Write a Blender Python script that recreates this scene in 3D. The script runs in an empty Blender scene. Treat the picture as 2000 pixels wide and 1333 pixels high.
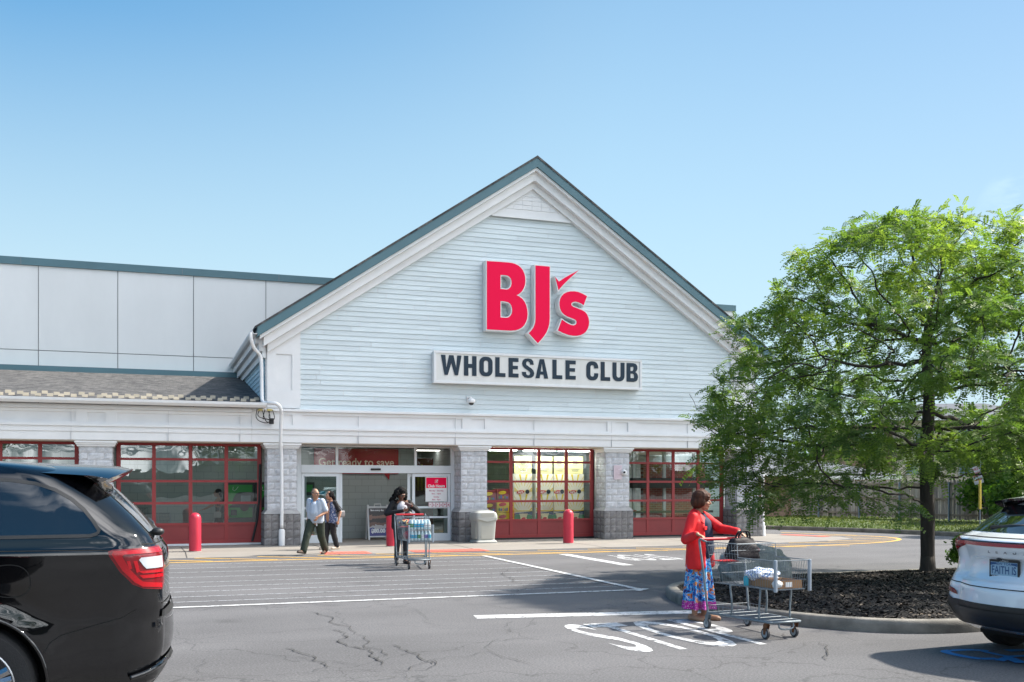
import bpy, bmesh, math, random
import numpy as np
from mathutils import Vector, Matrix, noise
from mathutils.geometry import tessellate_polygon, delaunay_2d_cdt
from mathutils.bvhtree import BVHTree

S = bpy.context.scene
COL = S.collection
R = math.radians
# ---------------------------------------------------------------- camera
YAW = R(19.5); FPX = 1987.0; EYE = 1.70
cam_d = bpy.data.cameras.new('camera'); cam = bpy.data.objects.new('camera', cam_d); COL.objects.link(cam)
cam.location = (0, 0, EYE); cam.rotation_euler = (R(90), 0, -YAW)
cam_d.sensor_width = 36; cam_d.lens = FPX/2000*36; cam_d.shift_y = (948-666.5)/2000
cam_d.clip_start = 0.1; cam_d.clip_end = 3000
S.camera = cam
# ---------------------------------------------------------------- sun, sky, exposure
SUN_EL = R(46); SUN_AZ = Vector((0.9998, 0.02))          # horizontal direction towards the sun
sv = Vector((SUN_AZ.x*math.cos(SUN_EL), SUN_AZ.y*math.cos(SUN_EL), math.sin(SUN_EL)))
sl = bpy.data.lights.new('sun', 'SUN'); sl.energy = 4.2; sl.angle = R(1.8); sl.color = (1.0, 0.93, 0.83)
so = bpy.data.objects.new('sun', sl); COL.objects.link(so)
so.rotation_euler = (-sv).to_track_quat('-Z', 'Y').to_euler()
W = bpy.data.worlds.new('World'); S.world = W; W.use_nodes = True
nt = W.node_tree; nt.nodes.clear()
def wn(t, **k):
    n = nt.nodes.new(t)
    for a, b in k.items(): setattr(n, a, b)
    return n
sky = wn('ShaderNodeTexSky'); sky.sky_type = 'NISHITA'; sky.sun_disc = False
sky.sun_elevation = SUN_EL; sky.sun_rotation = math.atan2(SUN_AZ.x, SUN_AZ.y)
sky.air_density = 1.0; sky.dust_density = 0.6; sky.ozone_density = 2.2; sky.altitude = 180
wco = wn('ShaderNodeTexCoord')
# thin cumulus: noise sampled on a flat layer (direction / height)
sep = wn('ShaderNodeSeparateXYZ'); nt.links.new(wco.outputs['Generated'], sep.inputs[0])
zc = wn('ShaderNodeMath', operation='MAXIMUM'); zc.inputs[1].default_value = 0.03; nt.links.new(sep.outputs[2], zc.inputs[0])
dx = wn('ShaderNodeMath', operation='DIVIDE'); nt.links.new(sep.outputs[0], dx.inputs[0]); nt.links.new(zc.outputs[0], dx.inputs[1])
dy = wn('ShaderNodeMath', operation='DIVIDE'); nt.links.new(sep.outputs[1], dy.inputs[0]); nt.links.new(zc.outputs[0], dy.inputs[1])
cmb = wn('ShaderNodeCombineXYZ'); nt.links.new(dx.outputs[0], cmb.inputs[0]); nt.links.new(dy.outputs[0], cmb.inputs[1])
cn = wn('ShaderNodeTexNoise'); cn.inputs['Scale'].default_value = 0.85; cn.inputs['Detail'].default_value = 7; cn.inputs['Roughness'].default_value = 0.55
nt.links.new(cmb.outputs[0], cn.inputs['Vector'])
cr = wn('ShaderNodeMapRange'); cr.inputs[1].default_value = 0.47; cr.inputs[2].default_value = 0.62; nt.links.new(cn.outputs['Fac'], cr.inputs[0])
# cloud bank set to the south and east, brightened to light the facade; the sky over the store is clear
sm = wn('ShaderNodeVectorMath', operation='DOT_PRODUCT'); nt.links.new(wco.outputs['Generated'], sm.inputs[0]); sm.inputs[1].default_value = (0.70, -0.714, 0)
sr = wn('ShaderNodeMapRange'); sr.inputs[1].default_value = 0.12; sr.inputs[2].default_value = 0.5; nt.links.new(sm.outputs['Value'], sr.inputs[0])
# a few faint wisps low in the north-east
nrm = wn('ShaderNodeVectorMath', operation='NORMALIZE'); nt.links.new(wco.outputs['Generated'], nrm.inputs[0])
wd = wn('ShaderNodeVectorMath', operation='DOT_PRODUCT'); nt.links.new(nrm.outputs[0], wd.inputs[0]); wd.inputs[1].default_value = Vector((0.7280, 0.6480, 0.2150)).normalized()
wr_ = wn('ShaderNodeMapRange'); wr_.inputs[1].default_value = 0.9968; wr_.inputs[2].default_value = .9997; wr_.inputs[4].default_value = .75; nt.links.new(wd.outputs['Value'], wr_.inputs[0])
wm = wn('ShaderNodeMapping'); wm.inputs['Scale'].default_value = (9, 9, 26); nt.links.new(nrm.outputs[0], wm.inputs[0])
wno = wn('ShaderNodeTexNoise'); wno.inputs['Scale'].default_value = 1.6; wno.inputs['Detail'].default_value = 6; nt.links.new(wm.outputs[0], wno.inputs['Vector'])
wr2 = wn('ShaderNodeMapRange'); wr2.inputs[1].default_value = .47; wr2.inputs[2].default_value = .64; nt.links.new(wno.outputs['Fac'], wr2.inputs[0])
wmu = wn('ShaderNodeMath', operation='MULTIPLY'); nt.links.new(wr_.outputs[0], wmu.inputs[0]); nt.links.new(wr2.outputs[0], wmu.inputs[1])
wsc = wn('ShaderNodeMath', operation='MULTIPLY'); wsc.inputs[1].default_value = .10; nt.links.new(wmu.outputs[0], wsc.inputs[0])
mu0 = wn('ShaderNodeMath', operation='MULTIPLY'); nt.links.new(cr.outputs[0], mu0.inputs[0]); nt.links.new(sr.outputs[0], mu0.inputs[1])
mu = wn('ShaderNodeMath', operation='MAXIMUM'); nt.links.new(mu0.outputs[0], mu.inputs[0]); nt.links.new(wsc.outputs[0], mu.inputs[1])
# deepest blue a quarter turn away from the sun
px_ = wn('ShaderNodeMapRange'); px_.inputs[1].default_value = .34; px_.inputs[2].default_value = -.10; nt.links.new(sep.outputs[0], px_.inputs[0])
pz_ = wn('ShaderNodeMapRange'); pz_.inputs[1].default_value = .20; pz_.inputs[2].default_value = .40; nt.links.new(sep.outputs[2], pz_.inputs[0])
pm_ = wn('ShaderNodeMath', operation='MULTIPLY'); nt.links.new(px_.outputs[0], pm_.inputs[0]); nt.links.new(pz_.outputs[0], pm_.inputs[1])
hsv = wn('ShaderNodeHueSaturation'); hsv.inputs['Saturation'].default_value = 1.06; nt.links.new(sky.outputs[0], hsv.inputs['Color'])
gr = wn('ShaderNodeMix', data_type='RGBA', blend_type='MULTIPLY'); gr.inputs[0].default_value = 1.0; nt.links.new(hsv.outputs[0], gr.inputs[6]); gr.inputs[7].default_value = (0.90, 1.07, 0.95, 1)   # clear, slightly cyan summer sky
hr = wn('ShaderNodeMapRange'); hr.inputs[1].default_value = .05; hr.inputs[2].default_value = .50; hr.inputs[3].default_value = .95; hr.inputs[4].default_value = 0; nt.links.new(sep.outputs[2], hr.inputs[0])
hz = wn('ShaderNodeMix', data_type='RGBA'); nt.links.new(hr.outputs[0], hz.inputs[0]); deep = wn('ShaderNodeMix', data_type='RGBA', blend_type='MULTIPLY'); nt.links.new(pm_.outputs[0], deep.inputs[0]); nt.links.new(gr.outputs[2], deep.inputs[6]); deep.inputs[7].default_value = (.26, .80, 1.06, 1)
sx_ = wn('ShaderNodeMapRange'); sx_.inputs[1].default_value = .40; sx_.inputs[2].default_value = .80; nt.links.new(sep.outputs[0], sx_.inputs[0])     # sky colour dimmed towards the sun's side
mute = wn('ShaderNodeMix', data_type='RGBA', blend_type='MULTIPLY'); nt.links.new(sx_.outputs[0], mute.inputs[0]); nt.links.new(deep.outputs[2], mute.inputs[6]); mute.inputs[7].default_value = (.68, .70, .80, 1)
nt.links.new(mute.outputs[2], hz.inputs[6]); hz.inputs[7].default_value = (3.3, 4.25, 4.75, 1)   # paler towards the horizon
mx = wn('ShaderNodeMix', data_type='RGBA'); nt.links.new(mu.outputs[0], mx.inputs[0]); nt.links.new(hz.outputs[2], mx.inputs[6]); mx.inputs[7].default_value = (27, 27, 27.5, 1)
bg = wn('ShaderNodeBackground'); bg.inputs['Strength'].default_value = 0.09; nt.links.new(mx.outputs[2], bg.inputs['Color'])
wo = wn('ShaderNodeOutputWorld'); nt.links.new(bg.outputs[0], wo.inputs['Surface'])
S.view_settings.view_transform = 'Standard'; S.view_settings.look = 'None'; S.view_settings.gamma = 1.0
S.view_settings.exposure = 1.15
S.cycles.max_bounces = 8; S.cycles.transparent_max_bounces = 24; S.cycles.caustics_reflective = False; S.cycles.caustics_refractive = False
S.cycles.use_denoising = True
try: S.cycles.denoiser = 'OPENIMAGEDENOISE'
except Exception: pass

# ---------------------------------------------------------------- measuring: rays of the photograph turned into metres
_s, _c = math.sin(YAW), math.cos(YAW)
def ray(u, v):
    a = (u-1000)/FPX
    return (_s+a*_c, _c-a*_s, (948-v)/FPX)
def P(u, v, Y):
    d = ray(u, v); k = Y/d[1]; return (d[0]*k, EYE+d[2]*k)
def G(u, v, z=0.0):
    d = ray(u, v); k = (z-EYE)/d[2]; return (d[0]*k, d[1]*k)

# ---------------------------------------------------------------- materials
def lin(c): return tuple((x/12.92 if x <= 0.04045 else ((x+0.055)/1.055)**2.4) for x in c)
MATS = {}
def mat(name, col, rough=0.6, metal=0.0, spec=0.5, var=0.0, vs=3.0, bump=0.0, bs=60.0, coat=0.0, det=4.0, col2=None, space='Object', trans=0.0, emit=None, estr=1.0, stretch=None):
    if name in MATS: return MATS[name]
    m = bpy.data.materials.new(name); m.use_nodes = True; MATS[name] = m
    t = m.node_tree; b = t.nodes['Principled BSDF']
    c4 = (*col, 1)
    b.inputs['Base Color'].default_value = c4; b.inputs['Roughness'].default_value = rough; b.inputs['Metallic'].default_value = metal
    b.inputs['Specular IOR Level'].default_value = spec; b.inputs['Coat Weight'].default_value = coat; b.inputs['Coat Roughness'].default_value = 0.03
    if trans: b.inputs['Transmission Weight'].default_value = trans
    if emit: b.inputs['Emission Color'].default_value = (*emit, 1); b.inputs['Emission Strength'].default_value = estr
    if var or bump or col2:
        tc = t.nodes.new('ShaderNodeTexCoord'); out = tc.outputs[space]
        if stretch:
            mp = t.nodes.new('ShaderNodeMapping'); mp.inputs['Scale'].default_value = stretch; t.links.new(out, mp.inputs[0]); out = mp.outputs[0]
    if var or col2:
        n = t.nodes.new('ShaderNodeTexNoise'); n.inputs['Scale'].default_value = vs; n.inputs['Detail'].default_value = det; n.inputs['Roughness'].default_value = 0.62
        t.links.new(out, n.inputs['Vector'])
        mr = t.nodes.new('ShaderNodeMapRange'); mr.inputs[1].default_value = 0.3; mr.inputs[2].default_value = 0.7; t.links.new(n.outputs['Fac'], mr.inputs[0])
        mi = t.nodes.new('ShaderNodeMix'); mi.data_type = 'RGBA'; t.links.new(mr.outputs[0], mi.inputs[0])
        lo = tuple(x*(1-var) for x in col); hi = col2 if col2 else tuple(min(1, x*(1+var)) for x in col)
        mi.inputs[6].default_value = (*lo, 1); mi.inputs[7].default_value = (*hi, 1)
        t.links.new(mi.outputs[2], b.inputs['Base Color'])
    if bump:
        n2 = t.nodes.new('ShaderNodeTexNoise'); n2.inputs['Scale'].default_value = bs; n2.inputs['Detail'].default_value = 5; t.links.new(out, n2.inputs['Vector'])
        bp = t.nodes.new('ShaderNodeBump'); bp.inputs['Strength'].default_value = bump; bp.inputs['Distance'].default_value = 0.02
        t.links.new(n2.outputs['Fac'], bp.inputs['Height']); t.links.new(bp.outputs[0], b.inputs['Normal'])
    return m
def nodes_of(m): return m.node_tree, m.node_tree.nodes['Principled BSDF']
def add(t, typ, **k):
    n = t.nodes.new(typ)
    for a, b in k.items():
        if a.startswith('i_'): n.inputs[a[2:]].default_value = b
        else: setattr(n, a, b)
    return n
def glass(name, tint=(.72, .82, .8), ior=1.75, wave=0.0):
    m = bpy.data.materials.new(name); m.use_nodes = True; t = m.node_tree; t.nodes.clear()
    tr = add(t, 'ShaderNodeBsdfTransparent'); tr.inputs[0].default_value = (*tint, 1)
    gl = add(t, 'ShaderNodeBsdfAnisotropic') if False else add(t, 'ShaderNodeBsdfGlossy'); gl.inputs['Roughness'].default_value = 0.0; gl.inputs[0].default_value = (.9, .97, .97, 1)
    fr = add(t, 'ShaderNodeFresnel'); fr.inputs['IOR'].default_value = ior
    mxs = add(t, 'ShaderNodeMixShader'); o = add(t, 'ShaderNodeOutputMaterial')
    t.links.new(fr.outputs[0], mxs.inputs[0]); t.links.new(tr.outputs[0], mxs.inputs[1]); t.links.new(gl.outputs[0], mxs.inputs[2]); t.links.new(mxs.outputs[0], o.inputs[0])
    if wave:
        tc = add(t, 'ShaderNodeTexCoord'); n = add(t, 'ShaderNodeTexNoise'); n.inputs['Scale'].default_value = 1.6; n.inputs['Detail'].default_value = 1.5
        t.links.new(tc.outputs['Object'], n.inputs['Vector'])
        bp = add(t, 'ShaderNodeBump'); bp.inputs['Strength'].default_value = 1.0; bp.inputs['Distance'].default_value = wave
        t.links.new(n.outputs['Fac'], bp.inputs['Height']); t.links.new(bp.outputs[0], gl.inputs['Normal'])
    return m

# ---------------------------------------------------------------- object bookkeeping
def tag(o, label=None, cat=None, group=None, kind=None):
    if label: o['label'] = label
    if cat: o['category'] = cat
    if group: o['group'] = group
    if kind: o['kind'] = kind
    return o
def thing(name, label, cat, loc=(0, 0, 0), rz=0.0, group=None):
    o = bpy.data.objects.new(name, None); COL.objects.link(o); o.location = loc; o.rotation_euler = (0, 0, rz); o.empty_display_size = .2
    return tag(o, label, cat, group)
def sub(name, parent, loc=(0, 0, 0)):
    o = bpy.data.objects.new(name, None); COL.objects.link(o); o.parent = parent; o.location = loc; return o
def copy_tree(o, parent=None):
    c = o.copy(); COL.objects.link(c)
    if parent: c.parent = parent
    for ch in list(o.children): copy_tree(ch, c)
    return c
def link(name, me, mats, parent=None, smooth=False, angle=None):
    o = bpy.data.objects.new(name, me); COL.objects.link(o)
    for m in (mats if isinstance(mats, (list, tuple)) else [mats]): me.materials.append(m)
    if smooth:
        me.polygons.foreach_set('use_smooth', [True]*len(me.polygons))
        if angle: me.set_sharp_from_angle(angle=R(angle))
    if parent: o.parent = parent
    return o

class MB:
    """Collects shapes and links them as one mesh object."""
    def __init__(s): s.v = []; s.f = []; s.m = []; s.cur = 0
    def mi(s, i): s.cur = i; return s
    def add(s, vs, fs, M=None):
        o = len(s.v)
        for p in vs:
            p = Vector(p); s.v.append(M @ p if M else p)
        for q in fs: s.f.append([i+o for i in q]); s.m.append(s.cur)
        return s
    def box(s, x0, x1, y0, y1, z0, z1, M=None):
        return s.add([(x0,y0,z0),(x1,y0,z0),(x1,y1,z0),(x0,y1,z0),(x0,y0,z1),(x1,y0,z1),(x1,y1,z1),(x0,y1,z1)],
                     [(0,3,2,1),(4,5,6,7),(0,1,5,4),(1,2,6,5),(2,3,7,6),(3,0,4,7)], M)
    def cbox(s, x0, x1, y0, y1, z0, z1, c=.01, M=None):
        """box with chamfered edges"""
        bm = bmesh.new(); bmesh.ops.create_cube(bm, size=1)
        for v in bm.verts: v.co = Vector(((x0+x1)/2+v.co.x*(x1-x0), (y0+y1)/2+v.co.y*(y1-y0), (z0+z1)/2+v.co.z*(z1-z0)))
        bmesh.ops.bevel(bm, geom=bm.edges[:], offset=c, segments=2, affect='EDGES', profile=.6)
        s.bm(bm, M); return s
    def bm(s, bm, M=None):
        bm.verts.index_update(); s.add([v.co for v in bm.verts], [[v.index for v in f.verts] for f in bm.faces], M); bm.free(); return s
    def tube(s, pts, r, n=6, M=None, cap=True, closed=False):
        pts = [Vector(p) for p in pts]; k = len(pts)
        rs = r if isinstance(r, (list, tuple)) else [r]*k
        vs = []; fs = []; ref = None
        for i, p in enumerate(pts):
            if closed: d = pts[(i+1) % k]-pts[i-1]
            else: d = pts[min(i+1, k-1)]-pts[max(i-1, 0)]
            if d.length < 1e-9: d = Vector((0, 0, 1))
            d.normalize()
            if ref is None:
                ref = Vector((0, 0, 1)) if abs(d.z) < .9 else Vector((1, 0, 0))
            a = d.cross(ref)
            if a.length < 1e-6: a = d.cross(Vector((0, 1, 0)))
            a.normalize(); b = a.cross(d).normalized(); ref = b
            for j in range(n):
                t = 2*math.pi*j/n; vs.append(p+(a*math.cos(t)+b*math.sin(t))*rs[i])
        for i in range(k if closed else k-1):
            for j in range(n):
                a0 = i*n+j; a1 = i*n+(j+1) % n; b0 = ((i+1) % k)*n+j; b1 = ((i+1) % k)*n+(j+1) % n
                fs.append((a0, b0, b1, a1))
        if cap and not closed: fs.append(tuple(range(n))); fs.append(tuple(reversed(range((k-1)*n, k*n))))
        return s.add(vs, fs, M)
    def lathe(s, prof, n=24, M=None):
        """profile (r, z) turned about z"""
        vs = []; fs = []
        for r, z in prof:
            for j in range(n): t = 2*math.pi*j/n; vs.append((r*math.cos(t), r*math.sin(t), z))
        for i in range(len(prof)-1):
            for j in range(n): fs.append((i*n+j, i*n+(j+1) % n, (i+1)*n+(j+1) % n, (i+1)*n+j))
        fs.append(tuple(reversed(range(n)))); fs.append(tuple(range((len(prof)-1)*n, len(prof)*n)))
        return s.add(vs, fs, M)
    def ball(s, c, r, M=None, seg=12):
        bm = bmesh.new(); bmesh.ops.create_uvsphere(bm, u_segments=seg, v_segments=max(6, seg*2//3), radius=1)
        r = r if isinstance(r, (tuple, list)) else (r, r, r)
        for v in bm.verts: v.co = Vector((v.co.x*r[0]+c[0], v.co.y*r[1]+c[1], v.co.z*r[2]+c[2]))
        return s.bm(bm, M)
    def prism(s, loops, fn, d0, d1, back=True):
        """2-D loops (outer first, then holes); fn(x, y, d) gives the 3-D point; walls run from d0 (front) to d1"""
        L = [[Vector((p[0], p[1], 0)) for p in l] for l in loops]
        tri = tessellate_polygon(L); flat = [p for l in L for p in l]; n = len(flat)
        vs = [fn(p.x, p.y, d0) for p in flat]+[fn(p.x, p.y, d1) for p in flat]
        fs = [tuple(t) for t in tri]
        if back: fs += [tuple(i+n for i in reversed(t)) for t in tri]
        o = 0
        for l in L:
            k = len(l)
            for i in range(k): a = o+i; b = o+(i+1) % k; fs.append((a, a+n, b+n, b))
            o += k
        return s.add(vs, fs)
    def quad(s, a, b, c, d, M=None): return s.add([a, b, c, d], [(0, 1, 2, 3)], M)
    def build(s, name, mats, parent=None, smooth=False, angle=None, fix=True, M=None):
        me = bpy.data.meshes.new(name); me.from_pydata([tuple(p) for p in s.v], [], s.f)
        me.polygons.foreach_set('material_index', s.m)
        if fix:
            bm = bmesh.new(); bm.from_mesh(me); bmesh.ops.recalc_face_normals(bm, faces=bm.faces[:]); bm.to_mesh(me); bm.free()
        me.update()
        return link(name, me, mats, parent, smooth, angle)
def npmesh(name, V, F, mats, parent=None, col=None, smooth=False):
    """numpy vertices / equal-size faces -> mesh object, optional per-vertex grey attribute 'tone'"""
    me = bpy.data.meshes.new(name); n = len(V); k = F.shape[1]; m = len(F)
    me.vertices.add(n); me.vertices.foreach_set('co', V.astype(np.float32).ravel())
    me.loops.add(m*k); me.loops.foreach_set('vertex_index', F.astype(np.int32).ravel())
    me.polygons.add(m); me.polygons.foreach_set('loop_start', np.arange(0, m*k, k, dtype=np.int32))
    me.update(calc_edges=True)
    if col is not None:
        a = me.attributes.new('tone', 'FLOAT', 'POINT'); a.data.foreach_set('value', col.astype(np.float32))
    return link(name, me, mats, parent, smooth)
def text_shape(txt, size=1.0, bold=0.0, align='CENTER', sx=1.0):
    """flat lettering as (verts, faces) in the xy plane"""
    cu = bpy.data.curves.new('lettering', 'FONT'); cu.body = txt; cu.size = size; cu.offset = bold; cu.align_x = align; cu.align_y = 'CENTER'; cu.resolution_u = 4
    o = bpy.data.objects.new('lettering', cu); COL.objects.link(o)
    dg = bpy.context.evaluated_depsgraph_get(); me = bpy.data.meshes.new_from_object(o.evaluated_get(dg))
    vs = [(v.co.x*sx, v.co.y, 0) for v in me.vertices]; fs = [tuple(p.vertices) for p in me.polygons]
    bpy.data.objects.remove(o); bpy.data.curves.remove(cu); bpy.data.meshes.remove(me)
    return vs, fs
def wall_text(mb, txt, x, y, z, size, bold=0.0, sx=1.0, align='CENTER'):
    """lettering on a surface facing -Y"""
    vs, fs = text_shape(txt, size, bold, align, sx)
    mb.add([(x+a, y, z+b) for a, b, _ in vs], fs)
def chaikin(pts, it=2, closed=False):
    for _ in range(it):
        q = []
        n = len(pts)
        if not closed: q.append(pts[0])
        for i in range(n if closed else n-1):
            a = pts[i]; b = pts[(i+1) % n]
            q.append(tuple(a[k]*.75+b[k]*.25 for k in range(len(a)))); q.append(tuple(a[k]*.25+b[k]*.75 for k in range(len(a))))
        if not closed: q.append(pts[-1])
        pts = q
    return pts
def offset_loop(l, d):
    """grow a 2-D loop by d along its outward normals (mitred)"""
    n = len(l); A = sum(l[i][0]*l[(i+1) % n][1]-l[(i+1) % n][0]*l[i][1] for i in range(n)); sg = 1 if A > 0 else -1
    out = []
    for i in range(n):
        p0 = Vector(l[i-1][:2]); p1 = Vector(l[i][:2]); p2 = Vector(l[(i+1) % n][:2])
        e1 = (p1-p0).normalized(); e2 = (p2-p1).normalized()
        n1 = Vector((e1.y, -e1.x))*sg; n2 = Vector((e2.y, -e2.x))*sg
        k = 1+n1.dot(n2); m = (n1+n2)/max(k, .45)
        out.append((p1.x+m.x*d, p1.y+m.y*d))
    return out
# ================================================================= ground, paving, paint
def asphalt():
    m = mat('asphalt', (.111, .109, .112), rough=.9, var=.14, vs=.35, bump=.35, bs=140, space='Object')
    t, b = nodes_of(m)
    tc = add(t, 'ShaderNodeTexCoord')
    n = add(t, 'ShaderNodeTexNoise', i_Scale=46.0, i_Detail=4.0, i_Roughness=.7); t.links.new(tc.outputs['Object'], n.inputs['Vector'])
    mr = add(t, 'ShaderNodeMapRange'); mr.inputs[1].default_value = .3; mr.inputs[2].default_value = .7; mr.inputs[3].default_value = .50; mr.inputs[4].default_value = 1.50
    t.links.new(n.outputs['Fac'], mr.inputs[0])
    old = b.inputs['Base Color'].links[0].from_socket
    # broad worn lanes along the driving direction and oil stains
    mp = add(t, 'ShaderNodeMapping'); mp.inputs['Scale'].default_value = (.10, .55, 1); t.links.new(tc.outputs['Object'], mp.inputs[0])
    n3 = add(t, 'ShaderNodeTexNoise', i_Scale=1.0, i_Detail=6.0); t.links.new(mp.outputs[0], n3.inputs['Vector'])
    mr3 = add(t, 'ShaderNodeMapRange'); mr3.inputs[1].default_value = .3; mr3.inputs[2].default_value = .7; mr3.inputs[3].default_value = .80; mr3.inputs[4].default_value = 1.15
    t.links.new(n3.outputs['Fac'], mr3.inputs[0])
    # wandering hairline cracks
    nw = add(t, 'ShaderNodeTexNoise', i_Scale=1.3, i_Detail=4.0); t.links.new(tc.outputs['Object'], nw.inputs['Vector'])
    vm = add(t, 'ShaderNodeVectorMath', operation='MULTIPLY_ADD'); vm.inputs[1].default_value = (.9, .9, .9)
    t.links.new(nw.outputs['Color'], vm.inputs[0]); t.links.new(tc.outputs['Object'], vm.inputs[2])
    vo = add(t, 'ShaderNodeTexVoronoi', feature='DISTANCE_TO_EDGE', i_Scale=.42); t.links.new(vm.outputs[0], vo.inputs['Vector'])
    vr = add(t, 'ShaderNodeMapRange'); vr.inputs[1].default_value = .0; vr.inputs[2].default_value = .006; vr.inputs[3].default_value = .62; vr.inputs[4].default_value = 1.0
    t.links.new(vo.outputs['Distance'], vr.inputs[0])
    # oil drips: small dark blots of uneven size
    v2 = add(t, 'ShaderNodeTexVoronoi', i_Scale=.55); t.links.new(vm.outputs[0], v2.inputs['Vector'])
    v2r = add(t, 'ShaderNodeMapRange'); v2r.inputs[1].default_value = .02; v2r.inputs[2].default_value = .16; v2r.inputs[3].default_value = .72; v2r.inputs[4].default_value = 1.0; t.links.new(v2.outputs['Distance'], v2r.inputs[0])
    n5 = add(t, 'ShaderNodeTexNoise', i_Scale=150.0, i_Detail=2.0); t.links.new(tc.outputs['Object'], n5.inputs['Vector'])
    v5 = add(t, 'ShaderNodeMapRange'); v5.inputs[1].default_value = .62; v5.inputs[2].default_value = .72; v5.inputs[3].default_value = 1.0; v5.inputs[4].default_value = 1.9; t.links.new(n5.outputs['Fac'], v5.inputs[0])
    last = old
    for k in (mr, mr3, vr, v2r, v5):
        x = add(t, 'ShaderNodeMix', data_type='RGBA', blend_type='MULTIPLY'); x.inputs[0].default_value = 1
        t.links.new(last, x.inputs[6]); t.links.new(k.outputs[0], x.inputs[7]); last = x.outputs[2]
    t.links.new(last, b.inputs['Base Color'])
    return m
def paint(name, col, wear=.5, sc=9.0):
    """road paint with worn-through gaps"""
    m = mat(name, col, rough=.75, var=.12, vs=5)
    t, b = nodes_of(m); out = [n for n in t.nodes if n.type == 'OUTPUT_MATERIAL'][0]
    tc = add(t, 'ShaderNodeTexCoord'); n = add(t, 'ShaderNodeTexNoise', i_Scale=sc, i_Detail=9.0, i_Roughness=.75); t.links.new(tc.outputs['Object'], n.inputs['Vector'])
    mr = add(t, 'ShaderNodeMapRange'); mr.inputs[1].default_value = wear-.06; mr.inputs[2].default_value = wear+.05; t.links.new(n.outputs['Fac'], mr.inputs[0])
    tr = add(t, 'ShaderNodeBsdfTransparent'); ms = add(t, 'ShaderNodeMixShader')
    t.links.new(mr.outputs[0], ms.inputs[0]); t.links.new(tr.outputs[0], ms.inputs[1]); t.links.new(b.outputs[0], ms.inputs[2]); t.links.new(ms.outputs[0], out.inputs[0])
    return m
M_asphalt = asphalt()
M_white = paint('road_paint_white', (.56, .565, .57), .43)
M_faint = paint('road_paint_faint', (.30, .305, .32), .45, 14)
M_letter = paint('road_paint_letters', (.52, .525, .53), .445, 8)
M_yellow = paint('road_paint_yellow', (.72, .42, .07), .38, 12)
M_blue = paint('road_paint_blue', (.02, .22, .52), .38)
M_conc = mat('concrete_paving', (.24, .22, .195), rough=.85, var=.10, vs=.9, bump=.15, bs=160, det=8)
M_kerb = mat('concrete_kerb', (.21, .195, .17), rough=.85, var=.42, vs=2.6, bump=.35, bs=60, det=8)
M_dark = mat('crack_dark', (.045, .043, .042), rough=.95)

g = MB(); g.quad((-260, -260, 0), (300, -260, 0), (300, 400, 0), (-260, 400, 0))
ground = tag(g.build('ground', M_asphalt), kind='structure')
def strip(mb, pts, w, z):
    """flat painted line of width w along ground points"""
    pts = [Vector((p[0], p[1])) for p in pts]; L = []
    for i, p in enumerate(pts):
        d = (pts[min(i+1, len(pts)-1)]-pts[max(i-1, 0)]).normalized(); n = Vector((-d.y, d.x))
        wi = w[i] if isinstance(w, (list, tuple)) else w
        L.append((p+n*wi/2, p-n*wi/2))
    for i in range(len(L)-1):
        a, b = L[i]; c, d = L[i+1]; mb.quad((a.x, a.y, z), (b.x, b.y, z), (d.x, d.y, z), (c.x, c.y, z))
def marking(name, mb, m, z=None):
    return tag(mb.build(name, m, fix=False), kind='structure')
# concrete apron in front of the store, running in under the doors
ap = [(-40, 24.75), (0.4, 24.75), (5, 24.8), (17.1, 25.5), (19.3, 25.85), (20.9, 26.8), (21.3, 27.9), (20.7, 29.4), (19.6, 31.5), (19.5, 40), (-40, 40)]
mb = MB(); mb.prism([ap], lambda x, y, d: (x, y, d), .008, -.05); apron = tag(mb.build('pavement', M_conc), kind='structure')
mb = MB()
for x in (-6.5, -2.9, .75, 4.3, 8.0, 11.6, 15.2): strip(mb, [(x, 29.05), (x+.05, 27), (x+.02, 24.75)], .022, .013)
strip(mb, [(-20, 26.9), (19.8, 26.95)], .014, .013)
marking('pavement_joints', mb, M_dark)
# crosswalk
mb = MB()
ys = [15.52, 16.23, 17.0, 17.76, 18.59, 19.65, 20.76, 21.77, 22.74]
for y in ys: strip(mb, [(-9, y-.05), (7.4, y+.02)], .085, .004)
marking('crosswalk_stripes', mb, M_faint)
mb = MB(); strip(mb, [(-9, 14.78), (7.55, 14.86)], .12, .008); strip(mb, [(7.46, 14.8), (7.5, 23.2)], .13, .012)
strip(mb, [G(928, 1206), G(1180, 1200), G(1400, 1195)], .33, .004)
strip(mb, [(9.55, 23.2), (9.52, 19.5)], .26, .004)
strip(mb, [(7.6, 14.9), (7.3, 14.62)], .1, .016)
marking('white_road_lines', mb, M_white)
def ground_text(txt, x0, x1, y0, y1, flip=False, z=.004, bold=.010):
    vs, fs = text_shape(txt, 1, bold); xs = [v[0] for v in vs]; yy = [v[1] for v in vs]
    a, b, c, d = min(xs), max(xs), min(yy), max(yy); mb = MB(); o = []
    for x, y, _ in vs:
        p = (x-a)/(b-a); q = (y-c)/(d-c)
        if flip: p, q = 1-p, 1-q
        o.append((x0+(x1-x0)*p, y0+(y1-y0)*q, z))
    mb.add(o, fs); return mb
marking('stop_lettering', ground_text('STOP', 4.62, 6.45, 9.30, 11.45), M_letter)
marking('stop_lettering', ground_text('STOP', 10.2, 11.55, 20.6, 22.5, True), M_letter)
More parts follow.
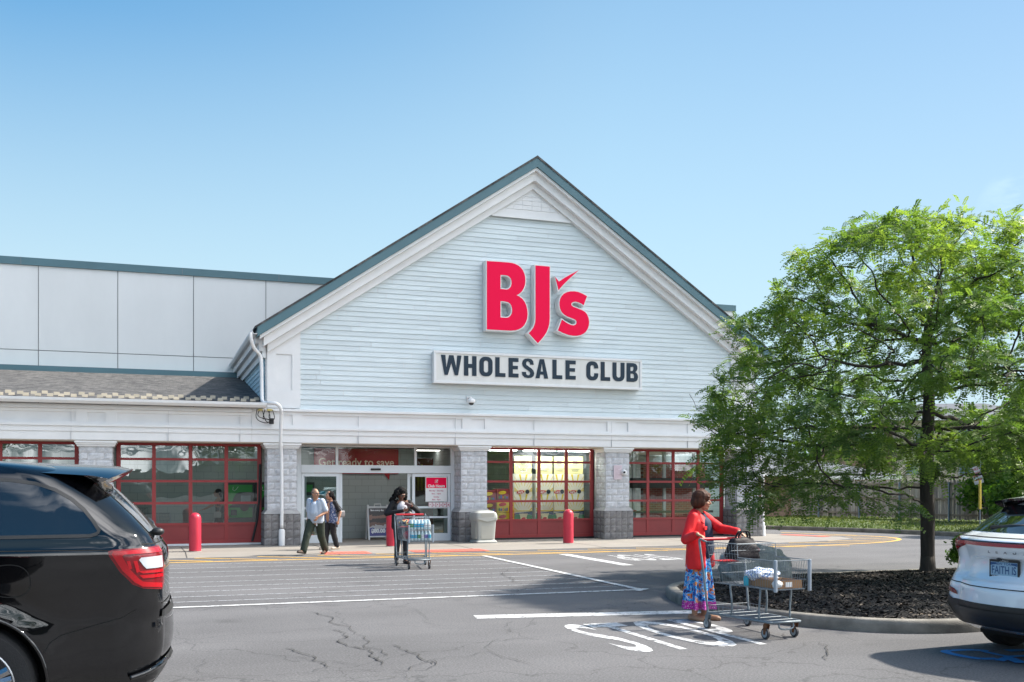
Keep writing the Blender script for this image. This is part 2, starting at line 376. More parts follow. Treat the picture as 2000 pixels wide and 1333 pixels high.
# yellow fire lane
mb = MB()
yl = [(-12, 23.4), (0.25, 23.49), (9.13, 23.51), (12.66, 23.7), (16.07, 23.95), (18.3, 24.2), (20.3, 24.7), (21.8, 25.6), (22.6, 26.7), (22.75, 27.9), (22.2, 29.2), (21.3, 31.2)]
strip(mb, chaikin(yl, 2), .13, .004)
x = -9.0
while x < 17.5:
    strip(mb, [(x, 24.72), (x+1.75, 23.55)], .10, .008); x += 1.42
for a, b in (((17.6, 25.4), (20.6, 25.0)), ((19.0, 25.9), (21.6, 25.7)), ((20.8, 26.6), (22.3, 26.5)), ((21.3, 27.6), (22.5, 27.3)), ((21.1, 28.8), (22.3, 28.3))): strip(mb, [a, b], .10, .008)
marking('yellow_road_lines', mb, M_yellow)
# blue wheelchair emblem half under the white car
mb = MB()
q = lambda x, y: G(1560+x/4.545, 1050+y/4.545)
strip(mb, chaikin([q(1680, 1012), q(1560, 1000), q(1400, 1003), q(1285, 1012), q(1340, 1032), q(1480, 1062), q(1620, 1082), q(1760, 1078)], 2), .10, .004)
strip(mb, [q(1640, 1018), q(1760, 1045), q(1850, 1062)], .07, .008); strip(mb, [q(1780, 1105), q(1880, 1066), q(2000, 1062), q(2200, 1070)], .09, .012); strip(mb, [q(1870, 1085), q(1980, 1128)], .12, .016)
strip(mb, [q(1850, 1008), q(2060, 1000), q(2300, 1010)], .12, .004)
marking('wheelchair_emblem', mb, M_blue)
# long cracks
rc = random.Random(5); mb = MB(); kz = 0
def crack(pix, w=.022, jit=.10, depth=3):
    global kz
    pts = [Vector(G(*p)) for p in pix]
    for _ in range(depth):
        q = [pts[0]]
        for i in range(len(pts)-1):
            a, b = pts[i], pts[i+1]; L = (b-a).length; n = Vector((-(b-a).y, (b-a).x)).normalized() if L > 1e-6 else Vector((0, 1))
            q += [(a+b)/2+n*rc.uniform(-1, 1)*L*jit*1.6, b]
        pts = q
    strip(mb, pts, [w*rc.uniform(.25, 1.3) for _ in pts], .010+.0006*(kz % 9)); kz += 1
for c, w in (([(600, 1195), (650, 1212), (690, 1240), (712, 1265), (745, 1300)], .03), ([(652, 1232), (680, 1245), (705, 1268), (730, 1285), (748, 1297)], .045), ([(770, 1262), (800, 1275), (845, 1298)], .035),
             ([(560, 1268), (590, 1278), (625, 1295), (640, 1305), (612, 1312)], .035), ([(520, 1280), (600, 1288), (700, 1300)], .018), ([(300, 1328), (450, 1322), (640, 1312), (800, 1310), (845, 1290), (960, 1275)], .02),
             ([(845, 1290), (835, 1310), (770, 1315), (800, 1330)], .022), ([(700, 1170), (760, 1185), (830, 1205), (860, 1225)], .015), ([(850, 1080), (930, 1105), (985, 1125), (1010, 1140), (1030, 1150), (1010, 1158)], .03),
             ([(985, 1148), (1110, 1150), (1180, 1146)], .025), ([(450, 1092), (490, 1105), (540, 1122), (620, 1128)], .025), ([(960, 1275), (975, 1250), (1000, 1252)], .02), ([(960, 1275), (1010, 1290), (1035, 1298)], .02), ([(1000, 1248), (1060, 1245), (1120, 1240)], .016),
             ([(1600, 1256), (1612, 1268), (1616, 1276), (1608, 1285), (1616, 1290)], .03), ([(1530, 1238), (1532, 1245), (1530, 1250)], .02), ([(820, 1125), (900, 1120), (1040, 1114), (1250, 1108)], .02), ([(320, 1128), (420, 1126), (540, 1122)], .02),
             ([(990, 1240), (985, 1225), (1000, 1215)], .015), ([(900, 1180), (960, 1185), (1010, 1195)], .014), ([(1480, 1090), (1600, 1086), (1780, 1084)], .022), ([(1470, 1106), (1640, 1102), (1780, 1103)], .02), ([(380, 1335), (420, 1320), (400, 1290)], .012)):
    crack(c, w*.42)
marking('asphalt_cracks', mb, M_dark)
# tactile warning plates set flush at the entrance
M_tact = mat('tactile_red', (.62, .13, .09), rough=.7, var=.2, vs=3)
for nm, x0, x1, lb in (('tactile_plate', 3.98, 5.15, 'small red tactile warning plate beside the walking couple'), ('tactile_plate', 6.25, 8.2, 'long red tactile warning plate in front of the trash bin side of the entrance')):
    mb = MB(); mb.box(x0, x1, 24.9, 25.75, -.01, .014)
    y = 24.96
    while y < 25.72:
        xx = x0+.05
        while xx < x1-.03: mb.lathe([(.018, .0135), (.014, .021)], 5, Matrix.Translation((xx, y, 0))); xx += .11
        y += .11
    tag(mb.build(nm, M_tact), lb, 'tactile plate')
mb = MB(); mb.cbox(19.05, 19.45, 29.6, 36, .0, .02, .005); strip(mb, [(20.3, 29.6), (20.9, 28.0)], .5, .02)
marking('red_fire_lane_paint', mb, M_tact)

# ---- planted island: kerb, mulch
isl = [(7.62, 14.3), (7.25, 13.5), (7.0, 12.6), (6.95, 11.9), (7.08, 11.1), (7.36, 10.35), (7.78, 9.72), (8.3, 9.38), (8.85, 9.27), (9.6, 9.33), (11, 9.6), (14.2, 10.3), (15.3, 11.0), (15.6, 12.5), (15.5, 14.6), (15.0, 15.3), (13.3, 15.3), (11.2, 15.22), (9.7, 15.2), (8.6, 14.95)]
isl = chaikin(isl, 2, True)
mb = MB(); inner = offset_loop(isl, -.17)
prof = [(0, -.02), (.0, .09), (-.012, .135), (-.035, .15), (-.15, .15), (-.165, .14), (-.17, .02)]
n = len(isl); rings = [[(*p, z) for p in offset_loop(isl, d)] for d, z in prof]
vs = [p for r in rings for p in r]; fs = []
for k in range(len(rings)-1):
    for i in range(n): fs.append((k*n+i, k*n+(i+1) % n, (k+1)*n+(i+1) % n, (k+1)*n+i))
mb.add(vs, fs)
tag(mb.build('kerb', M_kerb, smooth=True, angle=50), kind='structure')
M_mulch = mat('mulch_bed', (.012, .010, .009), rough=1.0, var=.5, vs=30, bump=1.0, bs=70)
cx = sum(p[0] for p in isl)/n; cy = sum(p[1] for p in isl)/n
def inside(x, y, L):
    c = False; j = len(L)-1
    for i in range(len(L)):
        if (L[i][1] > y) != (L[j][1] > y) and x < (L[j][0]-L[i][0])*(y-L[i][1])/(L[j][1]-L[i][1])+L[i][0]: c = not c
        j = i
    return c
def edge_d(x, y, L):
    A = np.array(L); B = np.roll(A, -1, 0); p = np.array((x, y)); ab = B-A; t = np.clip(((p-A)*ab).sum(1)/(ab**2).sum(1), 0, 1)
    return float(np.sqrt(((A+ab*t[:, None]-p)**2).sum(1)).min())
def mulch_z(x, y):
    d = edge_d(x, y, inner); return .115+.12*(1-math.exp(-d/.7))+.018*noise.noise((x*3, y*3, 0))
pts = [Vector(p) for p in inner]; nb = len(pts)
xx = 7.1
while xx < 15.6:
    yy = 9.3
    while yy < 15.3:
        if inside(xx, yy, inner) and edge_d(xx, yy, inner) > .05: pts.append(Vector((xx, yy)))
        yy += .14
    xx += .14
r = delaunay_2d_cdt(pts, [], [list(range(nb))], 1, 1e-5)
mb = MB(); mb.add([(p.x, p.y, mulch_z(p.x, p.y)) for p in r[0]], [tuple(f) for f in r[2]])
tag(mb.build('mulch_bed', M_mulch, smooth=True), kind='structure')
rn = np.random.default_rng(3); NV = []; 
cnt = 0
M_chip = mat('mulch_chip', (.028, .024, .022), rough=.85); t_, b_ = nodes_of(M_chip)
at_ = add(t_, 'ShaderNodeAttribute', attribute_name='tone'); rp = add(t_, 'ShaderNodeValToRGB'); rp.color_ramp.elements[0].color = (.008, .007, .006, 1); rp.color_ramp.elements[1].color = (.24, .19, .14, 1)
e = rp.color_ramp.elements.new(.86); e.color = (.034, .028, .025, 1); t_.links.new(at_.outputs['Fac'], rp.inputs[0]); t_.links.new(rp.outputs[0], b_.inputs['Base Color'])
V = []; T = []
while cnt < 38000:
    x, y = rn.uniform(7, 15.6), rn.uniform(9.2, 15.3)
    if not inside(x, y, inner): continue
    cnt += 1
    z = mulch_z(x, y)+rn.uniform(0, .018); l = rn.uniform(.012, .042); w = rn.uniform(.005, .013)
    a = rn.uniform(0, 6.28); tl = rn.uniform(-.5, .5); ro = rn.uniform(-.7, .7)
    d = np.array((math.cos(a)*math.cos(tl), math.sin(a)*math.cos(tl), math.sin(tl)))*l; e2 = np.array((-math.sin(a), math.cos(a), ro))*w
    c = np.array((x, y, z)); V += [c-d-e2, c+d-e2*.6, c+d+e2*.7, c-d+e2]; T += [rn.uniform()]*4
V = np.array(V); F = np.arange(len(V)).reshape(-1, 4)
tag(npmesh('mulch_chips', V, F, M_chip, col=np.array(T)), kind='stuff')
# ---- grass verge behind its kerb
vk = chaikin([(18.5, 41), (20.4, 37), (22.2, 33.6), (23.8, 30.9), (24.75, 28.2), (25.25, 25.6), (25.8, 21), (26.2, 10), (26.5, -10)], 2)
mb = MB()
def sweep(mb, path, prof):
    k = len(prof); vs = []; fs = []
    for i, p in enumerate(path):
        d = (Vector(path[min(i+1, len(path)-1)])-Vector(path[max(i-1, 0)])).normalized(); nn = Vector((-d.y, d.x))
        for o, z in prof: vs.append((p[0]+nn.x*o, p[1]+nn.y*o, z))
    for i in range(len(path)-1):
        for j in range(k-1): fs.append((i*k+j, i*k+j+1, (i+1)*k+j+1, (i+1)*k+j))
    mb.add(vs, fs)
sweep(mb, vk, [(0, -.02), (0, .11), (.03, .15), (.15, .15), (.16, 0)]); tag(mb.build('verge_kerb', mat('kerb_old', (.16, .145, .12), rough=.9, var=.4, vs=3, bump=.3)), kind='structure')
def verge_z(d): return .13+.14*min(1, d/5)+.0*d
mb = MB(); sweep(mb, vk, [(.15, .13), (1, .2), (3, .24), (5, .27), (9, .27), (60, .3)])
M_grass = mat('grass_ground', (.075, .105, .028), rough=.95, var=.4, vs=1.4, bump=.6, bs=40, det=8)
tag(mb.build('grass_verge', M_grass, fix=False), kind='structure')
# ================================================================= the store
Y0 = 29.10; YR = 29.90; YT = 37.3            # pier face, recessed glazing, tall rear wall
M_trim = mat('white_trim', (.74, .74, .74), rough=.55, var=.04, vs=2, bump=.03, bs=20)
M_soff = mat('soffit_cream', (.58, .52, .45), rough=.7)
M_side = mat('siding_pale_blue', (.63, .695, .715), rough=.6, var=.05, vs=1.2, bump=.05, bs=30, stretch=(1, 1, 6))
M_teal = mat('teal_metal', (.07, .155, .185), rough=.45, var=.08, vs=1)
M_panel = mat('precast_panel', (.73, .735, .725), rough=.85, var=.04, vs=.7, bump=.12, bs=90, det=8, stretch=(1, 1, .35))
M_joint = mat('panel_joint', (.20, .205, .22), rough=.9)
M_red = mat('door_red', (.27, .028, .030), rough=.5, var=.08, vs=2)
M_alu = mat('white_aluminium', (.66, .70, .73), rough=.4, var=.03)
M_glass = glass('window_glass', (.72, .82, .80), 2.05, .0022)
M_glass2 = glass('transom_glass', (.85, .88, .86), 1.55, .0015)
M_black = mat('black_rubber', (.012, .012, .013), rough=.6)
M_block = mat('split_block_grey', (.52, .53, .555), rough=.9, var=.16, vs=9, bump=.7, bs=55, det=8)
M_block2 = mat('split_block_dark', (.20, .193, .193), rough=.9, var=.28, vs=5, bump=.7, bs=55, det=8)
M_mortar = mat('mortar', (.40, .40, .41), rough=.95)
M_mortar2 = mat('mortar_dark', (.12, .115, .115), rough=.95)
t_, b_ = nodes_of(M_side); gi = add(t_, 'ShaderNodeNewGeometry'); mr_ = add(t_, 'ShaderNodeMapRange'); mr_.inputs[3].default_value = .93; mr_.inputs[4].default_value = 1.05; t_.links.new(gi.outputs['Random Per Island'], mr_.inputs[0])
x_ = add(t_, 'ShaderNodeMix', data_type='RGBA', blend_type='MULTIPLY'); x_.inputs[0].default_value = 1; t_.links.new(b_.inputs['Base Color'].links[0].from_socket, x_.inputs[6]); t_.links.new(mr_.outputs[0], x_.inputs[7]); t_.links.new(x_.outputs[2], b_.inputs['Base Color'])   # boards weathered a little differently
store = thing('store_building', 'large pale blue gabled store with red lettered gable, grey piers and red glazed doors', 'store', (8, 29.1, 0))
def SB(mb, name, m, parent=store, **k):
    """build in world coordinates under a parent at the store's base"""
    off = Vector((0, 0, 0)); p = parent
    while p: off += p.location; p = p.parent
    return mb.build(name, m, parent, M=None, **k) if off.length < 1e-9 else _sh(mb, name, m, parent, off, k)
def _sh(mb, name, m, parent, off, k):
    mb.v = [v-off for v in mb.v]; return mb.build(name, m, parent, **k)
RX, RZ, SL = 10.94, 11.53, .671
roofz = lambda x: RZ-SL*abs(x-RX)
# --- gable siding: each course a board of its own, lapped, with butt joints
rs = random.Random(11); mb = MB(); zc = 3.84; h = .1435; xl, xr = 3.96, 17.92
rake_low = lambda x: roofz(x)-.80
i = 0
while zc < 9.95:
    z1 = min(zc+h, 9.95)
    half = lambda z: (RX-max(xl, RX-(rake_low(RX)-z)/SL), min(xr, RX+(rake_low(RX)-z)/SL)-RX)
    a0, b0 = half(zc); a1, b1 = half(z1); a1 += .15; b1 += .15; a0 += .15; b0 += .15
    x = RX-a0; cuts = [RX-a0]; x += rs.uniform(.4, 3.4)
    while x < RX+b0-.4: cuts.append(x); x += rs.choice((2.44, 3.05, 3.66))
    cuts.append(RX+b0)
    for k in range(len(cuts)-1):
        p, q = cuts[k]+(.005 if k else 0), cuts[k+1]-(.005 if k < len(cuts)-2 else 0)
        pt = max(p, RX-a1) if k == 0 else p; qt = min(q, RX+b1) if k == len(cuts)-2 else q
        pt = min(pt, qt); yb, yt = Y0+.022, Y0+.045; dy_ = rs.uniform(-.002, .002)
        mb.add([(p, yb+dy_, zc), (q, yb+dy_, zc), (qt, yt, z1+.012), (pt, yt, z1+.012), (p, yb+.02, zc), (q, yb+.02, zc)], [(0, 1, 2, 3), (0, 4, 5, 1)])
    zc += h; i += 1
SB(mb, 'siding', M_side, fix=False)
mb = MB(); mb.prism([[(3.0, 2.95), (18.9, 2.95), (18.9, roofz(18.9)-.15), (RX, RZ-.15), (3.0, roofz(3.0)-.15)]], lambda x, z, d: (x, d, z), Y0+.05, Y0+.3)
SB(mb, 'gable_wall', M_trim)
# --- left flank of the gable: clapboards running back to the tall wall
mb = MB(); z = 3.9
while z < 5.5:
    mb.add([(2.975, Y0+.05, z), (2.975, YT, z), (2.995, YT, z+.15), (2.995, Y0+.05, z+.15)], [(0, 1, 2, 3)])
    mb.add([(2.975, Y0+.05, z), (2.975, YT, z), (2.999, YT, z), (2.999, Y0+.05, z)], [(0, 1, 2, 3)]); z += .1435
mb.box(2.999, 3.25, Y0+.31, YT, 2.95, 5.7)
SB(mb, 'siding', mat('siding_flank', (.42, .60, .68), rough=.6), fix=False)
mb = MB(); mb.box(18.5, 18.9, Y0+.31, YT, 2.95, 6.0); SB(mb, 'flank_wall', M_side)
# --- corner boards with recessed panels
def panel_frame(mb, x0, x1, z0, z1, px0, px1, pz0, pz1, y, t=.05, dep=.03):
    """flat board x0..x1,z0..z1 with one sunk panel"""
    mb.prism([[(x0, z0), (x1, z0), (x1, z1), (x0, z1)], [(px0, pz0), (px1, pz0), (px1, pz1), (px0, pz1)]], lambda x, z, d: (x, d, z), y, y+t)
    mb.quad((px0, y+dep, pz0), (px1, y+dep, pz0), (px1, y+dep, pz1), (px0, y+dep, pz1))
for sgn in (-1, 1):
    X = lambda x: x if sgn < 0 else 2*RX-x
    mb = MB(); c = [(3.04, 3.87), (3.96, 3.87), (3.96, rake_low(3.96)+.1), (3.04, rake_low(3.04)+.1)]; hpan = [(3.29, 4.36), (3.73, 4.36), (3.73, 5.38), (3.29, 5.38)]
    mb.prism([[(X(a), b) for a, b in c], [(X(a), b) for a, b in hpan]], lambda x, z, d: (x, d, z), Y0-.02, Y0+.05)
    a, b = sorted((X(3.29), X(3.73))); mb.quad((a, Y0+.012, 4.36), (b, Y0+.012, 4.36), (b, Y0+.012, 5.38), (a, Y0+.012, 5.38))
    SB(mb, 'corner_board', M_trim)
# --- raking cornice: teal fascia and three white steps
def rake(name, d0, d1, xe, y0, m):
    mb = MB()
    L = [(xe, roofz(xe)-d1), (RX, RZ-d1), (2*RX-xe, roofz(xe)-d1), (2*RX-xe, roofz(xe)-d0), (RX, RZ-d0), (xe, roofz(xe)-d0)]
    mb.prism([L], lambda x, z, d: (x, d, z), y0, Y0+.06); SB(mb, name, m)
rake('rake_fascia', -.02, .245, 2.73, Y0-.50, M_teal)
rake('rake_moulding', .247, .34, 2.80, Y0-.44, M_trim)
rake('rake_moulding', .342, .60, 2.92, Y0-.30, M_trim)
rake('rake_moulding', .602, .82, 3.04, Y0-.13, M_trim)
mb = MB()
ped = [(9.45, 9.86), (12.43, 9.86), (RX, rake_low(RX))]; ped = [(RX-(rake_low(RX)-9.86)/SL-.1, 9.86), (RX+(rake_low(RX)-9.86)/SL+.1, 9.86), (RX, rake_low(RX)+.06)]
mb.prism([ped], lambda x, z, d: (x, d, z), Y0-.05, Y0+.05)
mb.cbox(RX-(rake_low(RX)-9.86)/SL, RX+(rake_low(RX)-9.86)/SL, Y0-.07, Y0-.052, 9.80, 9.88, .005)
def bar(x0, z0, x1, z1, w=.018): mb.tube([(x0, Y0-.056, z0), (x1, Y0-.056, z1)], w/2, 4)
bar(10.05, 10.08, RX, 10.62); bar(RX, 10.62, 11.83, 10.08); bar(10.05, 10.08, 11.83, 10.08)
for x in (10.35, 10.64, RX, 11.24, 11.53): bar(x, 10.08, x, 10.08+.54*(1-abs(x-RX)/.89), .012)
for z_ in (10.22, 10.36, 10.48): w_ = .89*(1-(z_-10.08)/.54); bar(RX-w_, z_, RX+w_, z_, .012)
SB(mb, 'pediment_panel', M_trim)
# --- roof slabs, gutters, eave cornice
M_shing = mat('roof_shingles', (.17, .165, .16), rough=.95)
t, b = nodes_of(M_shing); tc = add(t, 'ShaderNodeTexCoord'); br = add(t, 'ShaderNodeTexBrick', i_Scale=1.0, offset=.5); br.inputs['Brick Width'].default_value = .22; br.inputs['Row Height'].default_value = .15; br.inputs['Mortar Size'].default_value = .012
br.inputs['Color1'].default_value = (.115, .110, .106, 1); br.inputs['Color2'].default_value = (.030, .030, .033, 1); br.inputs['Mortar'].default_value = (.07, .07, .07, 1); br.inputs['Bias'].default_value = -.1
t.links.new(tc.outputs['Object'], br.inputs['Vector']); n = add(t, 'ShaderNodeTexNoise', i_Scale=7.0, i_Detail=6.0); t.links.new(tc.outputs['Object'], n.inputs['Vector'])
x_ = add(t, 'ShaderNodeMix', data_type='RGBA', blend_type='OVERLAY'); x_.inputs[0].default_value = .8; t.links.new(br.outputs['Color'], x_.inputs[6]); t.links.new(n.outputs['Fac'], x_.inputs[7]); t.links.new(x_.outputs[2], b.inputs['Base Color'])
bp = add(t, 'ShaderNodeBump', i_Strength=.6, i_Distance=.01); t.links.new(br.outputs['Fac'], bp.inputs['Height']); bp.invert = True; t.links.new(bp.outputs[0], b.inputs['Normal'])
for sgn in (-1, 1):
    mb = MB(); xe = RX+sgn*(RX-2.66)
    A = [(RX, RZ+.0), (xe, roofz(xe)), (xe, roofz(xe)+.06), (RX, RZ+.07)]
    mb.prism([A], lambda x, z, d: (x, d, z+.02), Y0-.52, YT); SB(mb, 'gable_roof', M_shing)
    mb = MB(); G0 = 2.60 if sgn < 0 else 2*RX-2.60
    gp = [(0, 0), (.10, 0), (.145, .06), (.145, .13), (.135, .13), (.12, .07), (.09, .015), (0, .015)]
    gp = [(G0-(.0 if sgn < 0 else 0)+(-sgn)*(-a)+(.12 if sgn < 0 else -.12), 5.84+b_) for a, b_ in gp]
    mb.prism([gp], lambda x, z, d: (x, d, z), Y0-.52, YT); SB(mb, 'gutter', M_trim)
for x0, x1, z0, z1 in ((2.72, 3.0, 5.66, 5.86), (2.82, 3.0, 5.44, 5.658), (2.91, 3.0, 5.26, 5.438)):
    mb = MB(); mb.box(x0, x1, Y0-.02, YT, z0, z1); SB(mb, 'eave_moulding', M_trim)
    mb = MB(); mb.box(2*RX-x1, 2*RX-x0, Y0-.02, YT, z0, z1); SB(mb, 'eave_moulding', M_trim)
# --- left wing roof
rz = lambda y: 3.95+(5.55-3.95)*(y-28.78)/(YT-28.78)
mb = MB(); mb.prism([[(28.78, rz(28.78)), (YT, rz(YT)), (YT, rz(YT)-.12), (28.78, rz(28.78)-.05)]], lambda y, z, d: (d, y, z), -30, 2.97)
wroof = SB(mb, 'wing_roof', M_shing)
mb = MB(); mb.add([(0, 0, .0), (.10, 0, .0), (.10, .02, .075), (0, .02, .075), (0, .012, 0), (.10, .012, 0), (.10, .03, .075), (0, .03, .075), (0, .09, .006), (.1, .09, .006)], [(0, 1, 2, 3), (5, 4, 7, 6), (3, 2, 6, 7), (0, 3, 7, 4), (1, 5, 6, 2), (4, 5, 9, 8)])
M_guard = mat('snow_guard', (.34, .30, .23), rough=.5)
wl = wroof.location; base_off = store.location
g0 = mb.build('snow_guard', M_guard, wroof); first = True
rg = random.Random(2); xg = -5.6; kk = 0
while xg < 2.7:
    for row in range(2):
        o = g0 if first else g0.copy()
        if not first: COL.objects.link(o); o.parent = wroof
        first = False
        y = 29.15+row*.42+rg.uniform(-.04, .04)+(.2 if kk % 3 == 0 else 0)*row
        o.location = Vector((xg+row*.13+rg.uniform(-.03, .03), y, rz(y)+.004))-base_off; o.scale = (1.45, 1.2, 1.25); o.rotation_euler = (R(-11), 0, rg.uniform(-.1, .1))
    xg += .29+rg.uniform(-.03, .05); kk += 1
mb = MB(); pts = []; xg = -8.0
while xg < 2.8: pts += [(xg, 28.80, rz(28.8)+.03), (xg+.22, 29.05, rz(29.05)+.02), (xg+.34, 28.82, rz(28.82)+.03)]; xg += .55
mb.tube(pts, .009, 4); SB(mb, 'heat_cable', M_black)
mb = MB(); mb.box(-30, 2.97, YT-.35, YT-.02, 5.47, 5.66); mb.box(-30, 2.97, YT-.40, YT-.35, 5.46, 5.54); SB(mb, 'flashing', M_teal)
mb = MB(); mb.prism([[(28.62, 3.97), (28.63, 3.90), (28.68, 3.84), (28.78, 3.83), (28.78, 3.97)]], lambda y, z, d: (d, y, z), -30, 2.98); SB(mb, 'gutter', M_trim)
# --- entablature over the piers
mb = MB()
for x0, x1 in ((-30, 2.62), (2.624, 19.2)):
    mb.box(x0, x1, Y0-.035, Y0+.25, 2.90, 3.118); mb.box(x0, x1, Y0-.06, Y0+.25, 3.12, 3.258); mb.box(x0, x1, Y0-.10, Y0+.25, 3.26, 3.325)
    if x0 < 0: mb.box(x0, x1, Y0-.13, Y0+.25, 3.715, 3.828)
    else: mb.cbox(x0, x1, Y0-.12, Y0+.25, 3.765, 3.838, .012)
SB(mb, 'entablature', M_trim)
mb = MB()
def xs(*us): return [P(u, 830, Y0)[0] for u in us]
spans = []
wing = xs(-400, -170, -150, -90, -70, 148, 171, 206, 228, 519); main = xs(553, 571, 590, 902, 919, 946, 962.5, 1185, 1201, 1225.5, 1241, 1440, 1452, 1478)
for L, x0, x1, zt in ((wing, -30, 2.62, 3.713), (main, 2.624, 19.2, 3.763)):
    mb.box(x0, x1, Y0-.05, Y0-.0125, 3.327, 3.385); mb.box(x0, x1, Y0-.05, Y0-.0125, zt-.085, zt)
    e = [x0]+list(L)+[x1]
    for i in range(0, len(e), 2):
        a_, b_ = max(e[i], x0), min(e[i+1], x1)
        if b_ > a_: mb.box(a_, b_, Y0-.0499, Y0-.0125, 3.3851, zt-.0851)
    mb.box(x0, x1, Y0-.012, Y0+.2, 3.33, zt-.003)
SB(mb, 'frieze', M_trim)
mb = MB()
for x in (-2.0, .42, 2.3, 5.6, 8.5, 11.0, 13.6, 16.3): mb.box(x, x+.006, Y0-.064, Y0-.02, 2.903, 3.25); mb.box(x, x+.005, Y0-.054, Y0-.03, 3.34, 3.7)
SB(mb, 'panel_joints', mat('joint_grey', (.45, .46, .48), rough=.8))
mb = MB(); mb.box(-30, 19.15, Y0-.0, YR+.12, 2.875, 2.898); SB(mb, 'soffit', M_soff)
mb = MB(); mb.box(2.98, 2.999, Y0-.1, Y0+.3, 3.83, 3.9); mb.box(19.0, 19.2, Y0+.26, YT, 2.9, 3.83); SB(mb, 'end_trim', M_trim)
# --- piers of split-faced block
def face_blocks(mb, mo, x0, x1, z0, z1, yf, rows, cols, rnd, axis='y', out=-1, stag=True, amp=.022):
    """courses of rough blocks on a face; axis y: face towards -y at yf; axis x: face towards -x/+x at x=yf"""
    hh = (z1-z0)/rows
    for r_ in range(rows):
        n_ = cols; w = (x1-x0)/n_; cut = [x0+w*i for i in range(n_+1)]
        if stag and r_ % 2: cut = [x0]+[x0+w*(i+.5) for i in range(n_)]+[x1]
        for i in range(len(cut)-1):
            a, b = cut[i]+.005, cut[i+1]-.005; c, d = z0+hh*r_+.005, z0+hh*(r_+1)-.005; nx = max(2, int((b-a)/.06)); nz = 4
            vs = []; fs = []
            for q in range(nz+1):
                for p in range(nx+1):
                    ed = p in (0, nx) or q in (0, nz); o = -.006 if ed else rnd.uniform(.2, 1)*amp
                    if ed and rnd.random() < .5: o += rnd.uniform(0, .008)
                    X_, Z_ = a+(b-a)*p/nx, c+(d-c)*q/nz
                    vs.append((X_, yf+out*o, Z_) if axis == 'y' else (yf+out*o, X_, Z_))
            for q in range(nz):
                for p in range(nx): k = q*(nx+1)+p; fs.append((k, k+1, k+nx+2, k+nx+1))
            mb.add(vs, fs)
rp_ = random.Random(8)
for ic, xc in enumerate((-6.2, -1.40, 3.46, 9.12, 13.86, 18.62)):
    pier = sub('pier', store, Vector((xc, Y0, 0))-store.location)
    w = .41; wb = .50
    mb = MB(); mb.box(xc-w, xc+w, Y0+.065, YR+.05, .9, 2.9); core = SB(mb, 'core', M_mortar, pier)
    mb = MB(); face_blocks(mb, None, xc-w, xc+w, .99, 2.76, Y0+.06, 9, 2, rp_)
    for sg in (-1, 1): face_blocks(mb, None, Y0+.07, YR, .99, 2.76, xc+sg*w, 9, 2, rp_, 'x', sg)
    SB(mb, 'shaft', M_block, pier, fix=False)
    mb = MB(); mb.box(xc-wb, xc+wb, Y0-.035, YR+.06, .0, .895); SB(mb, 'plinth_core', M_mortar2, pier)
    mb = MB(); face_blocks(mb, None, xc-wb, xc+wb, .0, .89, Y0-.04, 4, 5, rp_, stag=False)
    for sg in (-1, 1): face_blocks(mb, None, Y0-.03, YR, .0, .89, xc+sg*wb, 4, 3, rp_, 'x', sg, stag=False)
    SB(mb, 'plinth', M_block2, pier, fix=False)
    mb = MB(); mb.add([(xc-wb-.01, Y0-.05, .893), (xc+wb+.01, Y0-.05, .893), (xc+wb+.01, YR, .893), (xc-wb-.01, YR, .893), (xc-w-.01, Y0+.04, 1.0), (xc+w+.01, Y0+.04, 1.0), (xc+w+.01, YR, 1.0), (xc-w-.01, YR, 1.0)], [(0, 1, 5, 4), (1, 2, 6, 5), (3, 0, 4, 7), (4, 5, 6, 7)])
    SB(mb, 'sloped_cap', mat('block_cap', (.36, .35, .345), rough=.9, var=.15, vs=6, bump=.4), pier)
    mb = MB()
    for d, z0, z1 in ((.055, 2.73, 2.775), (.085, 2.777, 2.822), (.115, 2.824, 2.872)): mb.cbox(xc-w-d, xc+w+d, Y0+.06-d, YR-.05, z0, z1, .008)
    SB(mb, 'capital', M_trim, pier)
# --- glazed overhead doors
def overhead_door(x0, x1, sill=True):
    d = sub('overhead_door', store, Vector(((x0+x1)/2, YR, 0))-store.location); mb = MB()
    zs = [.585, 1.175, 1.79, 2.40, 2.87]; n = 4; w = (x1-x0)/n
    for i in range(n+1):
        x = x0+w*i; hw = .05 if 0 < i < n else .06
        a, b = (x-hw, x+hw) if 0 < i < n else ((x, x+.11) if i == 0 else (x-.11, x))
        mb.box(a, b, YR, YR+.05, .09, 2.87)
    for z in zs[:-1]: mb.box(x0, x1, YR-.012, YR+.045, z-.012, z+.055)
    mb.box(x0, x1, YR-.012, YR+.045, 2.80, 2.872); mb.box(x0, x1, YR-.012, YR+.045, .06, .15)
    SB(mb, 'frame', M_red, d)
    mb = MB(); mb.box(x0, x1, YR+.018, YR+.04, .1, .6)
    SB(mb, 'bottom_panel', mat('door_red_panel', (.235, .03, .032), rough=.5, var=.1, vs=2), d)
    for i in range(n):
        for k in range(4):
            mb = MB(); mb.quad((x0+w*i, YR+.025, zs[k]), (x0+w*(i+1), YR+.025, zs[k]), (x0+w*(i+1), YR+.025, zs[k+1]), (x0+w*i, YR+.025, zs[k+1])); SB(mb, 'pane', M_glass, d, fix=False)
    mb = MB(); mb.box(x0, x1, YR-.03, YR+.05, .008, .058); SB(mb, 'sill', M_alu if sill else M_black, d)
    mb = MB(); mb.box(x0-.02, x0-.002, YR-.02, YR+.05, .06, 2.87); mb.box(x1+.002, x1+.02, YR-.02, YR+.05, .06, 2.87); SB(mb, 'weather_seal', M_black, d)
overhead_door(-5.70, -1.86); overhead_door(-.91, 2.96); overhead_door(9.63, 13.36, False); overhead_door(14.37, 18.12, False)
